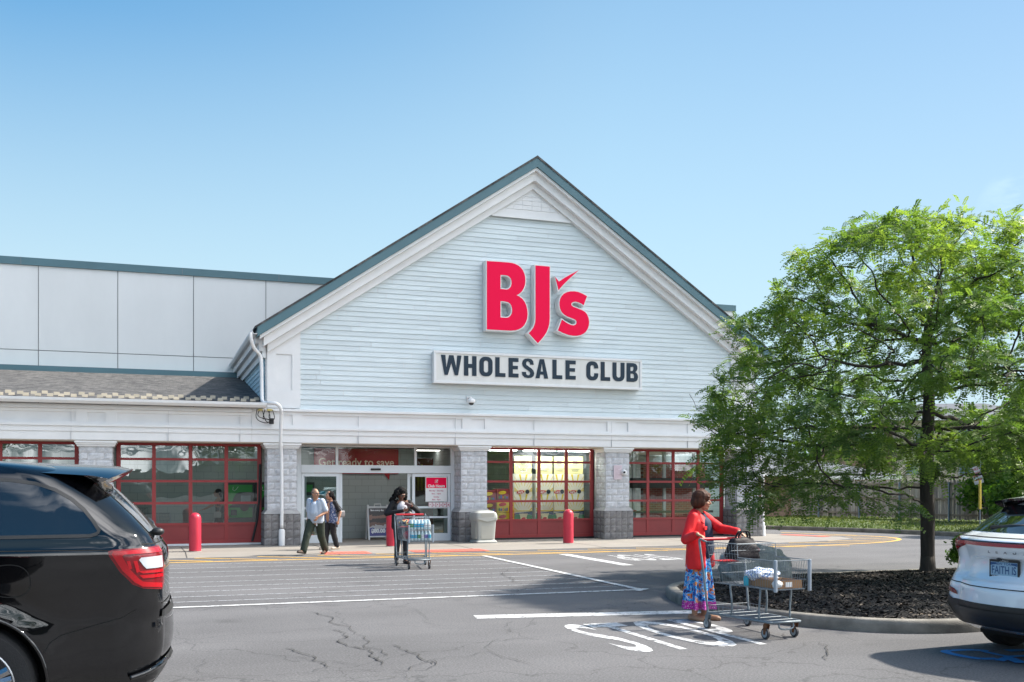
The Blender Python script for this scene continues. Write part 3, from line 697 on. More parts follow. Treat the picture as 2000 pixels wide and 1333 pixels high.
mb = MB(); mb.tube([(2.92, YR-.03, 2.3), (2.90, YR-.045, 1.3), (2.84, YR-.07, .7), (2.70, YR-.1, .1)], .035, 6); SB(mb, 'loose_seal', M_black)
# --- automatic entrance
ent = sub('entrance', store, Vector((6.35, YR, 0))-store.location)
mb = MB()
for a, b, c, d_ in ((3.97, 4.09, .01, 2.87), (8.60, 8.72, .01, 2.87)): mb.box(a, b, YR-.03, YR+.09, c, d_)
mb.box(4.09, 8.60, YR-.03, YR+.09, 2.82, 2.872); mb.box(4.09, 8.60, YR-.05, YR+.12, 2.06, 2.29)
for x in (5.13, 7.50): mb.box(x-.035, x+.035, YR-.025, YR+.08, 2.292, 2.818)
SB(mb, 'frame', M_alu, ent)
for a, b in ((4.09, 5.095), (5.165, 7.465), (7.535, 8.60)):
    mb = MB(); mb.quad((a, YR+.03, 2.29), (b, YR+.03, 2.29), (b, YR+.03, 2.82), (a, YR+.03, 2.82)); SB(mb, 'transom_pane', M_glass2, ent, fix=False)
mb = MB(); mb.cbox(6.12, 6.42, YR-.10, YR-.052, 2.14, 2.2, .01); SB(mb, 'motion_sensor', M_black, ent)
def leaf(x0, x1, y, nm='door_leaf'):
    l = sub(nm, ent, Vector(((x0+x1)/2-6.35, y-YR, 0))); mb = MB()
    mb.box(x0, x0+.085, y, y+.045, .012, 2.05); mb.box(x1-.085, x1, y, y+.045, .012, 2.05)
    for a, b in ((.012, .24), (.70, .755), (1.0, 1.06), (1.955, 2.05)): mb.box(x0+.085, x1-.085, y+.002, y+.043, a, b)
    SB(mb, 'frame', M_alu, l)
    mb = MB(); mb.quad((x0+.08, y+.02, .24), (x1-.08, y+.02, .24), (x1-.08, y+.02, 1.96), (x0+.08, y+.02, 1.96)); SB(mb, 'pane', M_glass, l, fix=False)
leaf(4.10, 5.20, YR-.0); leaf(4.17, 5.30, YR+.07); leaf(7.40, 8.59, YR-.0); leaf(7.27, 8.50, YR+.07)
# --- tall panel wall behind
mb = MB(); mb.box(-60, 23.1, YT+.05, 75, 0, 9.02); SB(mb, 'wall', M_joint)
mb = MB(); x = -3.57-2.475*11; pc = []
while x < 23: pc.append((x, min(x+2.475, 23.1))); x += 2.475
for a, b in pc:
    mb.box(a+.012, b-.012, YT, YT+.045, 0, 6.19); mb.box(a+.012, b-.012, YT, YT+.045, 6.215, 9.02)
mb.box(23.12, 23.15, YT, 75, 0, 9.02)
SB(mb, 'precast_panel', M_panel)
mb = MB(); mb.box(-60, 23.2, YT-.06, YT+.3, 9.022, 9.27); mb.box(22.9, 23.2, YT+.3, 75, 9.022, 9.27); SB(mb, 'parapet_cap', M_teal)
mb = MB()
for x in (-4.1, 1.0, 4.3, 9.3, -9): mb.box(x, x+.015, YT-.066, YT-.055, 9.02, 9.275)
SB(mb, 'cap_joints', M_joint)
# --- downspouts
mb = MB(); mb.tube(chaikin([(2.55, 28.62, 5.88), (2.56, 28.62, 5.66), (2.66, 28.8, 5.45), (2.83, 29.0, 5.35), (2.88, 29.0, 5.15), (2.88, 28.98, 4.25), (2.89, 28.9, 3.98), (3.05, 28.62, 3.96), (3.25, 28.52, 3.95), (3.37, 28.55, 3.80), (3.38, 28.7, 3.6), (3.38, 28.86, 2.95), (3.42, 29.0, 2.6), (3.43, 29.0, 2.2), (3.43, 29.0, .5)], 2), .05, 8)
SB(mb, 'downspout', M_trim, smooth=True)
mb = MB(); mb.lathe([(.085, 0), (.085, .42), (.06, .47)], 14, Matrix.Translation((3.43, 29.0, .005))); SB(mb, 'downspout_boot', M_trim, smooth=True, angle=40)
mb = MB(); mb.tube([(19.22, 29.2, 3.4), (19.22, 29.2, .3)], .05, 8); mb.lathe([(.08, 0), (.08, .4), (.055, .45)], 12, Matrix.Translation((19.22, 29.2, .005))); SB(mb, 'downspout', M_trim, smooth=True, angle=40)
mb = MB(); rcb = random.Random(4)
for k in range(7):
    x = 2.75+k*.07; mb.tube(chaikin([(x, 28.92, 3.80), (x+rcb.uniform(-.1, .1), 28.86, 3.6+rcb.uniform(-.1, .1)), (3.0+rcb.uniform(-.12, .15), 28.85, 3.45+rcb.uniform(-.08, .1)), (3.15, 28.9, 3.5)], 2), .011, 4)
mb.cbox(3.08, 3.2, 28.86, 28.97, 3.4, 3.56, .01); SB(mb, 'cable_bundle', M_black)
mb = MB(); mb.cbox(2.78, 2.9, 28.9, 28.97, 3.76, 3.82, .01); mb.cbox(3.02, 3.16, 28.9, 28.97, 3.76, 3.82, .01); SB(mb, 'junction_box', mat('junction_yellow', (.5, .42, .15), rough=.5))
# ================================================================= interior seen through the glass
M_cmu = mat('painted_block', (.50, .53, .52), rough=.7)
t, b = nodes_of(M_cmu); tc = add(t, 'ShaderNodeTexCoord'); mp = add(t, 'ShaderNodeMapping'); mp.inputs['Rotation'].default_value = (R(90), 0, 0); t.links.new(tc.outputs['Object'], mp.inputs[0])
br = add(t, 'ShaderNodeTexBrick', i_Scale=1.0); br.inputs['Brick Width'].default_value = .42; br.inputs['Row Height'].default_value = .21; br.inputs['Mortar Size'].default_value = .006
br.inputs['Color1'].default_value = (.40, .45, .45, 1); br.inputs['Color2'].default_value = (.37, .42, .42, 1); br.inputs['Mortar'].default_value = (.25, .28, .28, 1)
t.links.new(mp.outputs[0], br.inputs['Vector']); t.links.new(br.outputs['Color'], b.inputs['Base Color'])
YI = 32.2
mb = MB(); mb.box(-30, 8.05, YI, YI+.2, 0, 2.87); mb.box(14.6, 15.9, 33.2, 33.4, 0, 2.87); mb.box(-30, 22, 36.5, 36.7, 0, 2.87); mb.box(9.35, 9.5, YR+.1, 36.5, 0, 2.87); mb.box(13.95, 14.1, YR+.1, 36.5, 0, 2.87)
SB(mb, 'interior_wall', M_cmu)
mb = MB(); mb.box(-30, 19, YR+.13, YT-.05, 2.91, 2.95); SB(mb, 'ceiling', mat('ceiling_white', (.6, .6, .58), rough=.9))
M_lamp = mat('lamp_panel', (.9, .9, .9), emit=(1, .97, .92), estr=2.2)
mb = MB()
for x in (-4.5, -1.2, 1.6, 4.2, 6.6, 15.2, 17.4): mb.box(x, x+1.2, 30.9, 31.2, 2.885, 2.908)
for x in (6.4, 8.2): mb.box(x, x+1.2, 34, 34.3, 2.885, 2.908)
SB(mb, 'ceiling_lamps', M_lamp)
mb = MB()
for x in (9.8, 11.1, 12.3): mb.box(x, x+1.0, 30.02, 30.3, 2.78, 2.80)
SB(mb, 'display_fill_panels', mat('display_fill_glow', (.9, .9, .9), emit=(1, .98, .94), estr=15))  # glowing panels added only to brighten the snack displays
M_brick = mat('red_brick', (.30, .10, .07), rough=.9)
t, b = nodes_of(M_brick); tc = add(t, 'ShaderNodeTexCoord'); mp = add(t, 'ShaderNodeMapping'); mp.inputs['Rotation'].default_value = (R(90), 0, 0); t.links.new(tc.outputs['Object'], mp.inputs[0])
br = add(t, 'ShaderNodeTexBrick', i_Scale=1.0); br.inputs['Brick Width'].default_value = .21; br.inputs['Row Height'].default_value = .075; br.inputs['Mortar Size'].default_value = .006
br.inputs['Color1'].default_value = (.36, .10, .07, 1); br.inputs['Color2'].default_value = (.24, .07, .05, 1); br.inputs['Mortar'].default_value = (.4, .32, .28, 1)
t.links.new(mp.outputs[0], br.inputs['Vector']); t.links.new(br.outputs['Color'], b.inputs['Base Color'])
mb = MB(); mb.box(16.5, 19, 32.6, 32.8, 0, 2.5); SB(mb, 'reflected_brick_stand_in', M_brick)  # brick built indoors to stand in for a reflection in the door glass
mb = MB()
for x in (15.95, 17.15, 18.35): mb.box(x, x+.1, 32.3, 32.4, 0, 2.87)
SB(mb, 'reflected_post_stand_in', M_alu)  # white posts of the same stand-in reflection
mb = MB(); mb.box(15.8, 19, 32.0, 32.25, 1.6, 1.95); mb.box(15.8, 19, 32.02, 32.2, .72, .8); SB(mb, 'reflected_beam_stand_in', mat('beam_dark', (.03, .032, .03), rough=.5))  # dark canopy bars of the stand-in reflection
# ================================================================= signs and fittings on the facade
M_signred = mat('sign_red', (.90, .001, .062), rough=.55, spec=.15)
M_cream = mat('sign_face', (.68, .67, .64), rough=.45, var=.05, vs=2, stretch=(2, 1, .3))
M_ink = mat('sign_ink', (.025, .042, .062), rough=.6, spec=.2)
M_pale = mat('paper_white', (.78, .78, .78), rough=.6)
YL = 28.80
def tr(pts): return [P(900+x/7.014, 500+y/7.014, YL) for x, y in pts]
Bo = [(357, 73), (500, 82), (650, 93), (700, 100), (745, 113), (785, 133), (820, 162), (850, 200), (870, 245), (881, 290), (885, 340), (880, 395), (862, 445), (835, 490), (800, 522), (762, 542), (800, 557), (840, 588), (873, 630), (896, 680), (910, 740), (915, 800), (909, 860), (894, 905), (868, 952), (835, 985), (795, 1008), (750, 1020), (690, 1026), (600, 1022), (357, 1008)]
B1 = [(543, 262), (610, 266), (640, 273), (665, 288), (684, 312), (695, 345), (696, 385), (686, 420), (668, 444), (645, 459), (620, 463), (543, 455)]
B2 = [(543, 620), (610, 627), (645, 636), (672, 653), (692, 683), (702, 720), (704, 755), (696, 795), (678, 824), (652, 844), (620, 850), (543, 845)]
Jo = [(1023, 133), (1120, 141), (1217, 150), (1217, 500), (1217, 860), (1212, 930), (1198, 985), (1175, 1045), (1140, 1100), (1100, 1150), (1055, 1197), (992, 1128), (930, 1060), (965, 1025), (992, 988), (1010, 945), (1020, 905), (1023, 860), (1023, 500)]
Ck = [(1290, 290), (1345, 355), (1420, 303), (1520, 248), (1615, 200), (1540, 265), (1470, 330), (1400, 400), (1338, 472), (1318, 385)]
So = [(1728, 555), (1705, 615), (1682, 677), (1650, 655), (1610, 637), (1570, 628), (1540, 632), (1520, 645), (1512, 664), (1520, 686), (1545, 702), (1600, 722), (1660, 745), (1700, 770), (1728, 803), (1748, 850), (1757, 905), (1752, 955), (1738, 1000), (1713, 1040), (1680, 1068), (1640, 1086), (1590, 1096), (1540, 1096), (1470, 1083), (1400, 1057), (1330, 1022), (1357, 950), (1385, 875), (1450, 920), (1500, 945), (1545, 955), (1572, 945), (1586, 920), (1583, 893), (1565, 874), (1520, 855), (1460, 833), (1415, 805), (1383, 772), (1362, 730), (1352, 680), (1352, 635), (1362, 590), (1382, 552), (1412, 520), (1450, 500), (1500, 489), (1560, 488), (1610, 497), (1670, 522)]
sign = thing('letter_sign', 'big red channel letters with a check mark on the pale blue gable', 'sign', (11, 29.12, 6.0))
for nm, lo in (('letter_b', [Bo, B1, B2]), ('letter_j', [Jo]), ('check_mark', [Ck]), ('letter_s', [So])):
    L = [tr(l) for l in lo]; can = [offset_loop(L[0], .032)]+[offset_loop(l, -.03) for l in L[1:]]
    pr = sub(nm.replace('letter_b', 'letter').replace('letter_j', 'letter').replace('letter_s', 'letter'), sign)
    mb = MB(); mb.prism(can, lambda x, z, d: (x, d, z), YL, Y0+.01); SB(mb, 'can', M_trim, pr)
    mb = MB(); mb.prism(L, lambda x, z, d: (x, d, z), YL-.012, YL-.001); SB(mb, 'face', M_signred, pr)
# lower panel sign
pan = thing('panel_sign', 'long white box sign with dark capital lettering under the red letters', 'sign', (11.2, 29.12, 4.7))
YP = 28.86; x0, x1, z0, z1 = 7.80, 14.55, 4.71, 5.64
mb = MB(); mb.box(x0, x1, YP+.012, Y0+.02, z0, z1); SB(mb, 'cabinet', M_trim, pan)
mb = MB()
for a, b, c, d in ((x0-.012, x1+.012, z0-.012, z0+.06), (x0-.012, x1+.012, z1-.06, z1+.012)): mb.cbox(a, b, YP-.02, YP+.03, c, d, .008)
for a, b in ((x0-.012, x0+.06), (x1-.06, x1+.012)): mb.cbox(a, b, YP-.018, YP+.03, z0+.061, z1-.061, .008)
SB(mb, 'frame', M_trim, pan)
mb = MB(); mb.quad((x0, YP+.01, z0), (x1, YP+.01, z0), (x1, YP+.01, z1), (x0, YP+.01, z1)); SB(mb, 'face', M_cream, pan, fix=False)
def rr(w, h, r, n=6, c=(0, 0)):
    o = []
    for cx_, cy_, a0 in ((w-r, h-r, 0), (r, h-r, 90), (r, r, 180), (w-r, r, 270)):
        for i in range(n+1): a = R(a0+90*i/n); o.append((c[0]+cx_+r*math.cos(a), c[1]+cy_+r*math.sin(a)))
    return o
def glyph(ch, w, h, s):
    """condensed heavy capitals: list of loop groups (outer + holes)"""
    b = s*.86
    if ch == 'H': return [[[(0, 0), (s, 0), (s, h*.5-b/2), (w-s, h*.5-b/2), (w-s, 0), (w, 0), (w, h), (w-s, h), (w-s, h*.5+b/2), (s, h*.5+b/2), (s, h), (0, h)]]]
    if ch == 'L': return [[[(0, 0), (w, 0), (w, b), (s, b), (s, h), (0, h)]]]
    if ch == 'E': return [[[(0, 0), (w, 0), (w, b), (s, b), (s, h*.5-b*.42), (w*.93, h*.5-b*.42), (w*.93, h*.5+b*.5), (s, h*.5+b*.5), (s, h-b), (w, h-b), (w, h), (0, h)]]]
    if ch == 'A':
        t = s*.52
        return [[[(0, 0), (s*.98, 0), (s*1.12, h*.2), (w-s*1.12, h*.2), (w-s*.98, 0), (w, 0), (w/2+t, h), (w/2-t, h)], [(s*1.25, h*.36), (w/2, h*.80), (w-s*1.25, h*.36)]]]
    if ch == 'W':
        u = w/2; t = s*.9
        return [[[(0, h), (t, h), (w*.26, h*.36), (u-t*.5, h), (u+t*.5, h), (w*.74, h*.36), (w-t, h), (w, h), (w*.83, 0), (w*.67, 0), (u, h*.60), (w*.33, 0), (w*.17, 0)]]]
    if ch == 'O': return [[rr(w, h, w*.42), rr(w-2*s, h-2*b, (w-2*s)*.45, 6, (s, b))]]
    if ch == 'U':
        o = [(w, h), (w-s, h)]; ii = rr(w-2*s, h, (w-2*s)*.48, 6, (s, b)); lo_ = [p for p in ii if p[1] < h*.5]
        a = sorted(lo_[:7], key=lambda p: p[0]) if False else lo_
        inner_ = sorted(a, key=lambda p: p[0], reverse=True)
        out_ = sorted([p for p in rr(w, h*2, w*.42) if p[1] < h*.6], key=lambda p: (p[0]))
        return [[[(w, h), (w-s, h)]+inner_+[(s, h), (0, h)]+out_]]
    if ch == 'C':
        o = rr(w, h, w*.42); i_ = rr(w-2*s, h-2*b, (w-2*s)*.45, 6, (s, b))
        up = [p for p in o if p[1] > h*.62]; lo_ = [p for p in o if p[1] < h*.38]; iu = [p for p in i_ if p[1] > h*.62]; il = [p for p in i_ if p[1] < h*.38]
        # outer counter-clockwise from the upper right terminal round to the lower right, then back along the counter
        return [[[(w, h*.64)]+up+lo_+[(w, h*.38), (w-s, h*.38)]+list(reversed(il))+list(reversed(iu))+[(w-s, h*.64)]]]
    if ch == 'B':
        o = [(0, 0), (w*.62, 0), (w*.82, h*.03), (w*.95, h*.12), (w, h*.26), (w*.96, h*.40), (w*.84, h*.50), (w*.76, h*.525), (w*.88, h*.60), (w*.95, h*.72), (w*.93, h*.86), (w*.82, h*.96), (w*.60, h), (0, h)]
        h1 = [(s, b), (w*.56, b), (w-s*1.05, h*.2), (w-s, h*.29), (w-s*1.1, h*.39), (w*.54, h*.44), (s, h*.44)]
        h2 = [(s, h*.58), (w*.52, h*.58), (w-s*1.2, h*.65), (w-s*1.15, h*.75), (w-s*1.3, h*.83), (w*.52, h-b), (s, h-b)]
        return [[o, h1, h2]]
    if ch == 'S':
        c = [(w*.96, h*.69), (w-s*.99, h*.69), (w*.64, h*.80), (w*.5, h*.862), (w*.38, h*.83), (w*.335, h*.75), (w*.37, h*.67), (w*.55, h*.59), (w*.8, h*.48), (w*.94, h*.38), (w, h*.25), (w*.95, h*.11), (w*.78, h*.02), (w*.5, -.01*h), (w*.22, h*.02), (w*.06, h*.12), (0, h*.30), (s, h*.31), (w*.35, h*.19), (w*.49, h*.128), (w*.62, h*.155), (w*.675, h*.24), (w*.63, h*.32), (w*.48, h*.395), (w*.22, h*.50), (w*.07, h*.61), (w*.02, h*.75), (w*.08, h*.9), (w*.25, h*.985), (w*.5, h*1.01), (w*.76, h*.98), (w*.91, h*.88)]
        return [[c]]
U = lambda u: P(800+u/2.777, 720, YP)[0]
for ch, a, b in (('W', 170, 282), ('H', 295, 363), ('O', 379, 450), ('L', 465, 520), ('E', 537, 591), ('S', 609, 676), ('A', 683, 752), ('L', 775, 828), ('E', 846, 901), ('C', 959, 1023), ('L', 1037, 1088), ('U', 1101, 1166), ('B', 1177, 1239)):
    xa, xb = U(a), U(b); mb = MB()
    for grp in glyph(ch, xb-xa, .585, .135 if ch != 'W' else .15): mb.prism([[(xa+p, 4.945+q) for p, q in l] for l in grp], lambda x, z, d: (x, d, z), YP-.006, YP+.006)
    SB(mb, 'letter', M_ink, pan)
# wall cameras
def dome_cam(name, lb, x, y, z, sc=1.0):
    t = thing(name, lb, 'camera', (x, y, z))
    mb = MB(); mb.cbox(-.07*sc, .07*sc, -.02, .03, .0, .16*sc, .01); mb.tube([(0, 0, .09*sc), (0, -.16*sc, .10*sc), (0, -.26*sc, .06*sc)], .04*sc, 8); mb.lathe([(.06*sc, .07*sc), (.115*sc, .03*sc), (.12*sc, -.03*sc), (.10*sc, -.06*sc)], 18, Matrix.Translation((0, -.26*sc, 0)))
    mb.build('housing', M_trim, t, smooth=True, angle=35)
    mb = MB(); mb.ball((0, -.26*sc, -.055*sc), (.085*sc, .085*sc, .075*sc)); mb.build('lens_dome', mat('camera_glass', (.02, .02, .022), rough=.06), t, smooth=True)
x, z = P(918, 783, 29.0); dome_cam('security_camera', 'white dome security camera under the long box sign', x, Y0+.03, z-.02)
x, z = P(1221, 923, 29.1); t = thing('security_camera', 'small white round camera beside the paper notice on the grey pier', 'camera', (x-.05, Y0+.04, z))
mb = MB(); mb.lathe([(.09, 0), (.095, .05), (.08, .10), (.05, .13)], 18, Matrix.Rotation(R(90), 4, 'X')); mb.build('housing', M_trim, t, smooth=True, angle=35)
mb = MB(); mb.ball((-.02, -.125, 0), (.04, .03, .035)); mb.build('lens_dome', mat('camera_glass', (.02, .02, .022)), t, smooth=True)
x0, z1 = P(1199.5, 909, 29.1); x1, z0 = P(1215.5, 937, 29.1)
mb = MB(); mb.cbox(x0, x1, Y0+.02, Y0+.035, z0, z1, .004); mb.mi(1)
for k in range(9): mb.box(x0+.03, x1-.03-.05*(k % 3), Y0+.018, Y0+.0195, z1-.06-.04*k, z1-.052-.04*k)
tag(mb.build('wall_notice', [mat('notice_pink', (.62, .52, .56), rough=.5), mat('notice_print', (.35, .22, .26), rough=.6)]), 'pale pink printed notice on the grey block pier', 'notice')
# club hours poster and icon strip on the right door leaf
yp = YR-.008
xa, za = P(831, 932, yp); xb, zb = P(873, 980, yp)
t = thing('hours_poster', 'white poster with red heading and opening hours on the glass door', 'poster', ((xa+xb)/2, yp, zb)); off = t.location.copy()
mb = MB(); mb.box(xa, xb, yp-.004, yp, zb, za); SB(mb, 'sheet', M_pale, t)
mb = MB(); mb.box(xa+.02, xb-.02, yp-.006, yp-.0045, zb+(za-zb)*.55, za-.02); SB(mb, 'heading_field', M_signred, t)
mb = MB(); W_ = xb-xa; H_ = za-zb; mxx = (xa+xb)/2
wall_text(mb, 'Club Hours', mxx, yp-.0075, zb+H_*.63, H_*.15, .004)
zc_ = zb+H_*.82; s_ = H_*.055; mb.tube([(mxx-s_, yp-.008, zc_-s_), (mxx+s_, yp-.008, zc_-s_), (mxx+s_, yp-.008, zc_+s_), (mxx-s_, yp-.008, zc_+s_)], .007, 4, closed=True); mb.tube([(mxx-s_*.5, yp-.009, zc_+s_*.1), (mxx-s_*.05, yp-.009, zc_-s_*.45), (mxx+s_*1.2, yp-.009, zc_+s_*1.25)], .012, 4)
SB(mb, 'heading_lettering', M_pale, t, fix=False)
mb = MB()
for tx, q in (('Monday - Saturday', .44), ('8am - 10pm', .32), ('Sunday', .19), ('8am - 9pm', .08)): wall_text(mb, tx, mxx, yp-.0055, zb+H_*q, H_*.08, .001)
SB(mb, 'hours_lettering', mat('poster_print', (.45, .03, .12), rough=.5), t, fix=False)
xa, za = P(837, 981, yp); xb, zb = P(879, 989, yp)
mb = MB(); mb.box(xa, xb, yp-.003, yp, zb-.03, za-.01); mb.mi(1); w_ = (xb-xa)/6
for k in range(6):
    c = xa+w_*(k+.5); mb.tube([(c-w_*.42, yp-.004, zb-.02), (c+w_*.42, yp-.004, zb-.02), (c+w_*.42, yp-.004, za-.02), (c-w_*.42, yp-.004, za-.02)], .006, 4, closed=True)
    zc_ = (za+zb)/2-.02; mb.add([(c-w_*.2, yp-.0045, zc_-.03), (c+w_*(.1+.04*k), yp-.0045, zc_+(-.02 if k % 2 else .01)), (c-w_*.1, yp-.0045, zc_+.04)], [(0, 1, 2)])
tag(mb.build('rule_stickers', [M_pale, mat('poster_print', (.45, .03, .12))]), 'strip of red pictogram stickers below the hours poster', 'sticker strip')
# ================================================================= forecourt
def bollard(x, y, lb):
    t = thing('bollard', lb, 'bollard', (x, y, .008), 0, 'red bollards in front of the store')
    mb = MB(); pr = [(.15, 0), (.15, .84)]+[(.15*math.cos(R(a)), .84+.15*math.sin(R(a))) for a in (15, 30, 45, 60, 75, 86)]; mb.lathe(pr, 28); mb.lathe([(.153, .22), (.153, .226)], 28); mb.lathe([(.153, .30), (.153, .305)], 28)
    mb.build('sleeve', mat('bollard_red', (.52, .022, .05), rough=.42, var=.10, vs=3, bump=.06, bs=18), t, smooth=True, angle=50)
    mb = MB(); mb.lathe([(.17, -.004), (.165, .012), (.15, .014)], 28); mb.build('base_seal', M_conc, t)
for (u, v), lb in zip(((381, 1078), (765, 1068), (1110, 1062)), ('red domed bollard in front of the glazed door beside the black car', 'red domed bollard half hidden behind the cart of the woman with a phone', 'red domed bollard in front of the yellow displays')): bollard(*G(u, v), lb)
def trash_bin():
    x, y = G(946, 1061); t = thing('trash_bin', 'beige square trash bin with swing lid in front of the grey pier', 'bin', (x, y+.1, .008), R(4))
    M_bin = mat('bin_beige', (.39, .395, .37), rough=.5, var=.05, vs=4)
    def lv(mb, secs):
        vs = []; fs = []
        for hw, z, r in secs:
            for p in rr(2*hw, 2*hw, r*hw, 3, (-hw, -hw)): vs.append((*p, z))
        n = 16
        for i in range(len(secs)-1):
            for j in range(n): fs.append((i*n+j, i*n+(j+1) % n, (i+1)*n+(j+1) % n, (i+1)*n+j))
        fs += [tuple(reversed(range(n))), tuple(range((len(secs)-1)*n, len(secs)*n))]; mb.add(vs, fs)
    mb = MB(); lv(mb, [(.325, 0, .15), (.33, .04, .15), (.30, .07, .2), (.268, .09, .22), (.30, .62, .22), (.305, .66, .22)]); mb.build('body', M_bin, t, smooth=True, angle=35)
    mb = MB()
    for sg in (-1, 1): mb.cbox(-.19, .19, -.293, -.268, .12, .60, .008) if sg < 0 else mb.cbox(-.313, -.275, -.19, .19, .12, .60, .008)
    mb.build('side_panel', mat('bin_panel', (.40, .39, .345), rough=.5), t)
    mb = MB(); lv(mb, [(.325, .66, .2), (.335, .70, .2), (.335, .80, .25), (.315, .88, .3), (.24, .935, .4), (.15, .95, .5)]); mb.build('lid', M_bin, t, smooth=True, angle=35)
    mb = MB(); mb.prism([[(-.30, .70), (-.14, .655), (0, .62), (.14, .655), (.30, .70), (.29, .73), (-.29, .73)]], lambda x, z, d: (x, d, z), -.352, -.325); mb.build('rim_skirt', M_bin, t)
    mb = MB(); mb.prism([rr(.42, .12, .04, 3, (-.21, .76))], lambda x, z, d: (x, d, z), -.342, -.320); mb.build('swing_flap', mat('bin_flap', (.36, .355, .315), rough=.5), t)
trash_bin()
# A-frame poster stand inside the entrance
x, y = G(737, 1048); y = 31.3; x = P(737, 1000, 31.3)[0]
t = thing('poster_stand', 'white folding poster stand with dark poster inside the entrance', 'poster stand', (x, y, .01))
mb = MB()
for sy in (-1, 1):
    for sx in (-.33, .29): mb.add([(sx, sy*.26, 0), (sx+.05, sy*.26, 0), (sx+.05, sy*.05, 1.08), (sx, sy*.05, 1.08), (sx, sy*.22, 0), (sx+.05, sy*.22, 0), (sx+.05, sy*.01, 1.08), (sx, sy*.01, 1.08)], [(0, 1, 2, 3), (5, 4, 7, 6), (0, 3, 7, 4), (1, 5, 6, 2), (3, 2, 6, 7)])
mb.box(-.28, .29, -.075, -.03, .98, 1.03); mb.tube([(-.1, -.03, 1.0), (-.1, -.03, 1.1), (.1, -.03, 1.1), (.1, -.03, 1.0)], .018, 6); mb.box(-.28, .29, -.25, -.22, .08, .12); mb.build('frame', M_pale, t)
mb = MB(); nA, nB = (-.24, .12), (-.085, .97)
mb.add([(-.29, nA[0]-.012, nA[1]), (.29, nA[0]-.012, nA[1]), (.29, nB[0]-.012, nB[1]), (-.29, nB[0]-.012, nB[1])], [(0, 1, 2, 3)])
m_p = mat('poster_dark', (.05, .03, .03), rough=.3); t_, b_ = nodes_of(m_p); tc = add(t_, 'ShaderNodeTexCoord'); sp = add(t_, 'ShaderNodeSeparateXYZ'); t_.links.new(tc.outputs['Object'], sp.inputs[0])
n_ = add(t_, 'ShaderNodeTexNoise', i_Scale=6.0, i_Detail=2.0); t_.links.new(tc.outputs['Object'], n_.inputs['Vector']); ad = add(t_, 'ShaderNodeMath', operation='MULTIPLY_ADD'); ad.inputs[1].default_value = .25; t_.links.new(n_.outputs['Fac'], ad.inputs[0]); t_.links.new(sp.outputs[2], ad.inputs[2])
rp = add(t_, 'ShaderNodeValToRGB'); rp.color_ramp.interpolation = 'CONSTANT'; cr_ = rp.color_ramp; cr_.elements[0].color = (.05, .05, .22, 1); cr_.elements[1].position = .48; cr_.elements[1].color = (.45, .42, .42, 1)
for p_, c_ in ((.56, (.16, .07, .05, 1)), (.66, (.035, .02, .02, 1)), (.78, (.25, .12, .08, 1)), (.86, (.03, .018, .018, 1))): e = cr_.elements.new(p_); e.color = c_
t_.links.new(ad.outputs[0], rp.inputs[0]); t_.links.new(rp.outputs[0], b_.inputs['Base Color'])
mb.build('poster', m_p, t, fix=False)
mb = MB(); al = math.atan2(nB[0]-nA[0], nB[1]-nA[1])
def onp(vs): return [(a, -.24-.016+(b-.12)*(nB[0]-nA[0])/(nB[1]-nA[1]), b) for a, b in vs]
vs, fs = text_shape('$80.00', .16, .01, 'LEFT'); mb.add(onp([(-.24+a, .27+b) for a, b, _ in vs]), fs)
mb.build('price_lettering', M_pale, t, fix=False); mb = MB()
vs, fs = text_shape('Save every day', .07, .003, 'LEFT'); mb.add(onp([(-.24+a, .91+b) for a, b, _ in vs]), fs)
mb.build('slogan_lettering', M_pale, t, fix=False)
# red banner with lettering inside, over the inner opening
yb = YI-.05; xa, zb = P(613, 936, yb); xb, _ = P(778, 936, yb); zt = 2.86; zb = P(700, 926, yb)[1]
t = thing('store_banner', 'red banner with cream lettering hanging inside above the entrance', 'banner', ((xa+xb)/2, yb, zb))
mb = MB(); mb.box(xa, xb, yb-.02, yb, zb, zt); xt = P(757, 930, yb)[0]; mb.prism([[(xt-.12, zb-.0), (xt+.06, zb-.0), (xt+.05, zb-.19)]], lambda x, z, d: (x, d, z), yb-.019, yb-.001); SB(mb, 'panel', mat('banner_red', (.33, .012, .02), rough=.5), t)
mb = MB(); vs, fs = text_shape('Get ready to save', 1, .012); w_ = max(v[0] for v in vs)-min(v[0] for v in vs); xl_, xr_ = P(622, 900, yb)[0], P(769, 900, yb)[0]; k_ = (xr_-xl_)/w_; zm = P(700, 904, yb)[1]
mb.add([((xl_+xr_)/2+a*k_, yb-.024, zm+b*k_*1.05) for a, b, _ in vs], fs); SB(mb, 'lettering', mat('banner_cream', (.75, .66, .52), rough=.5), t, fix=False)
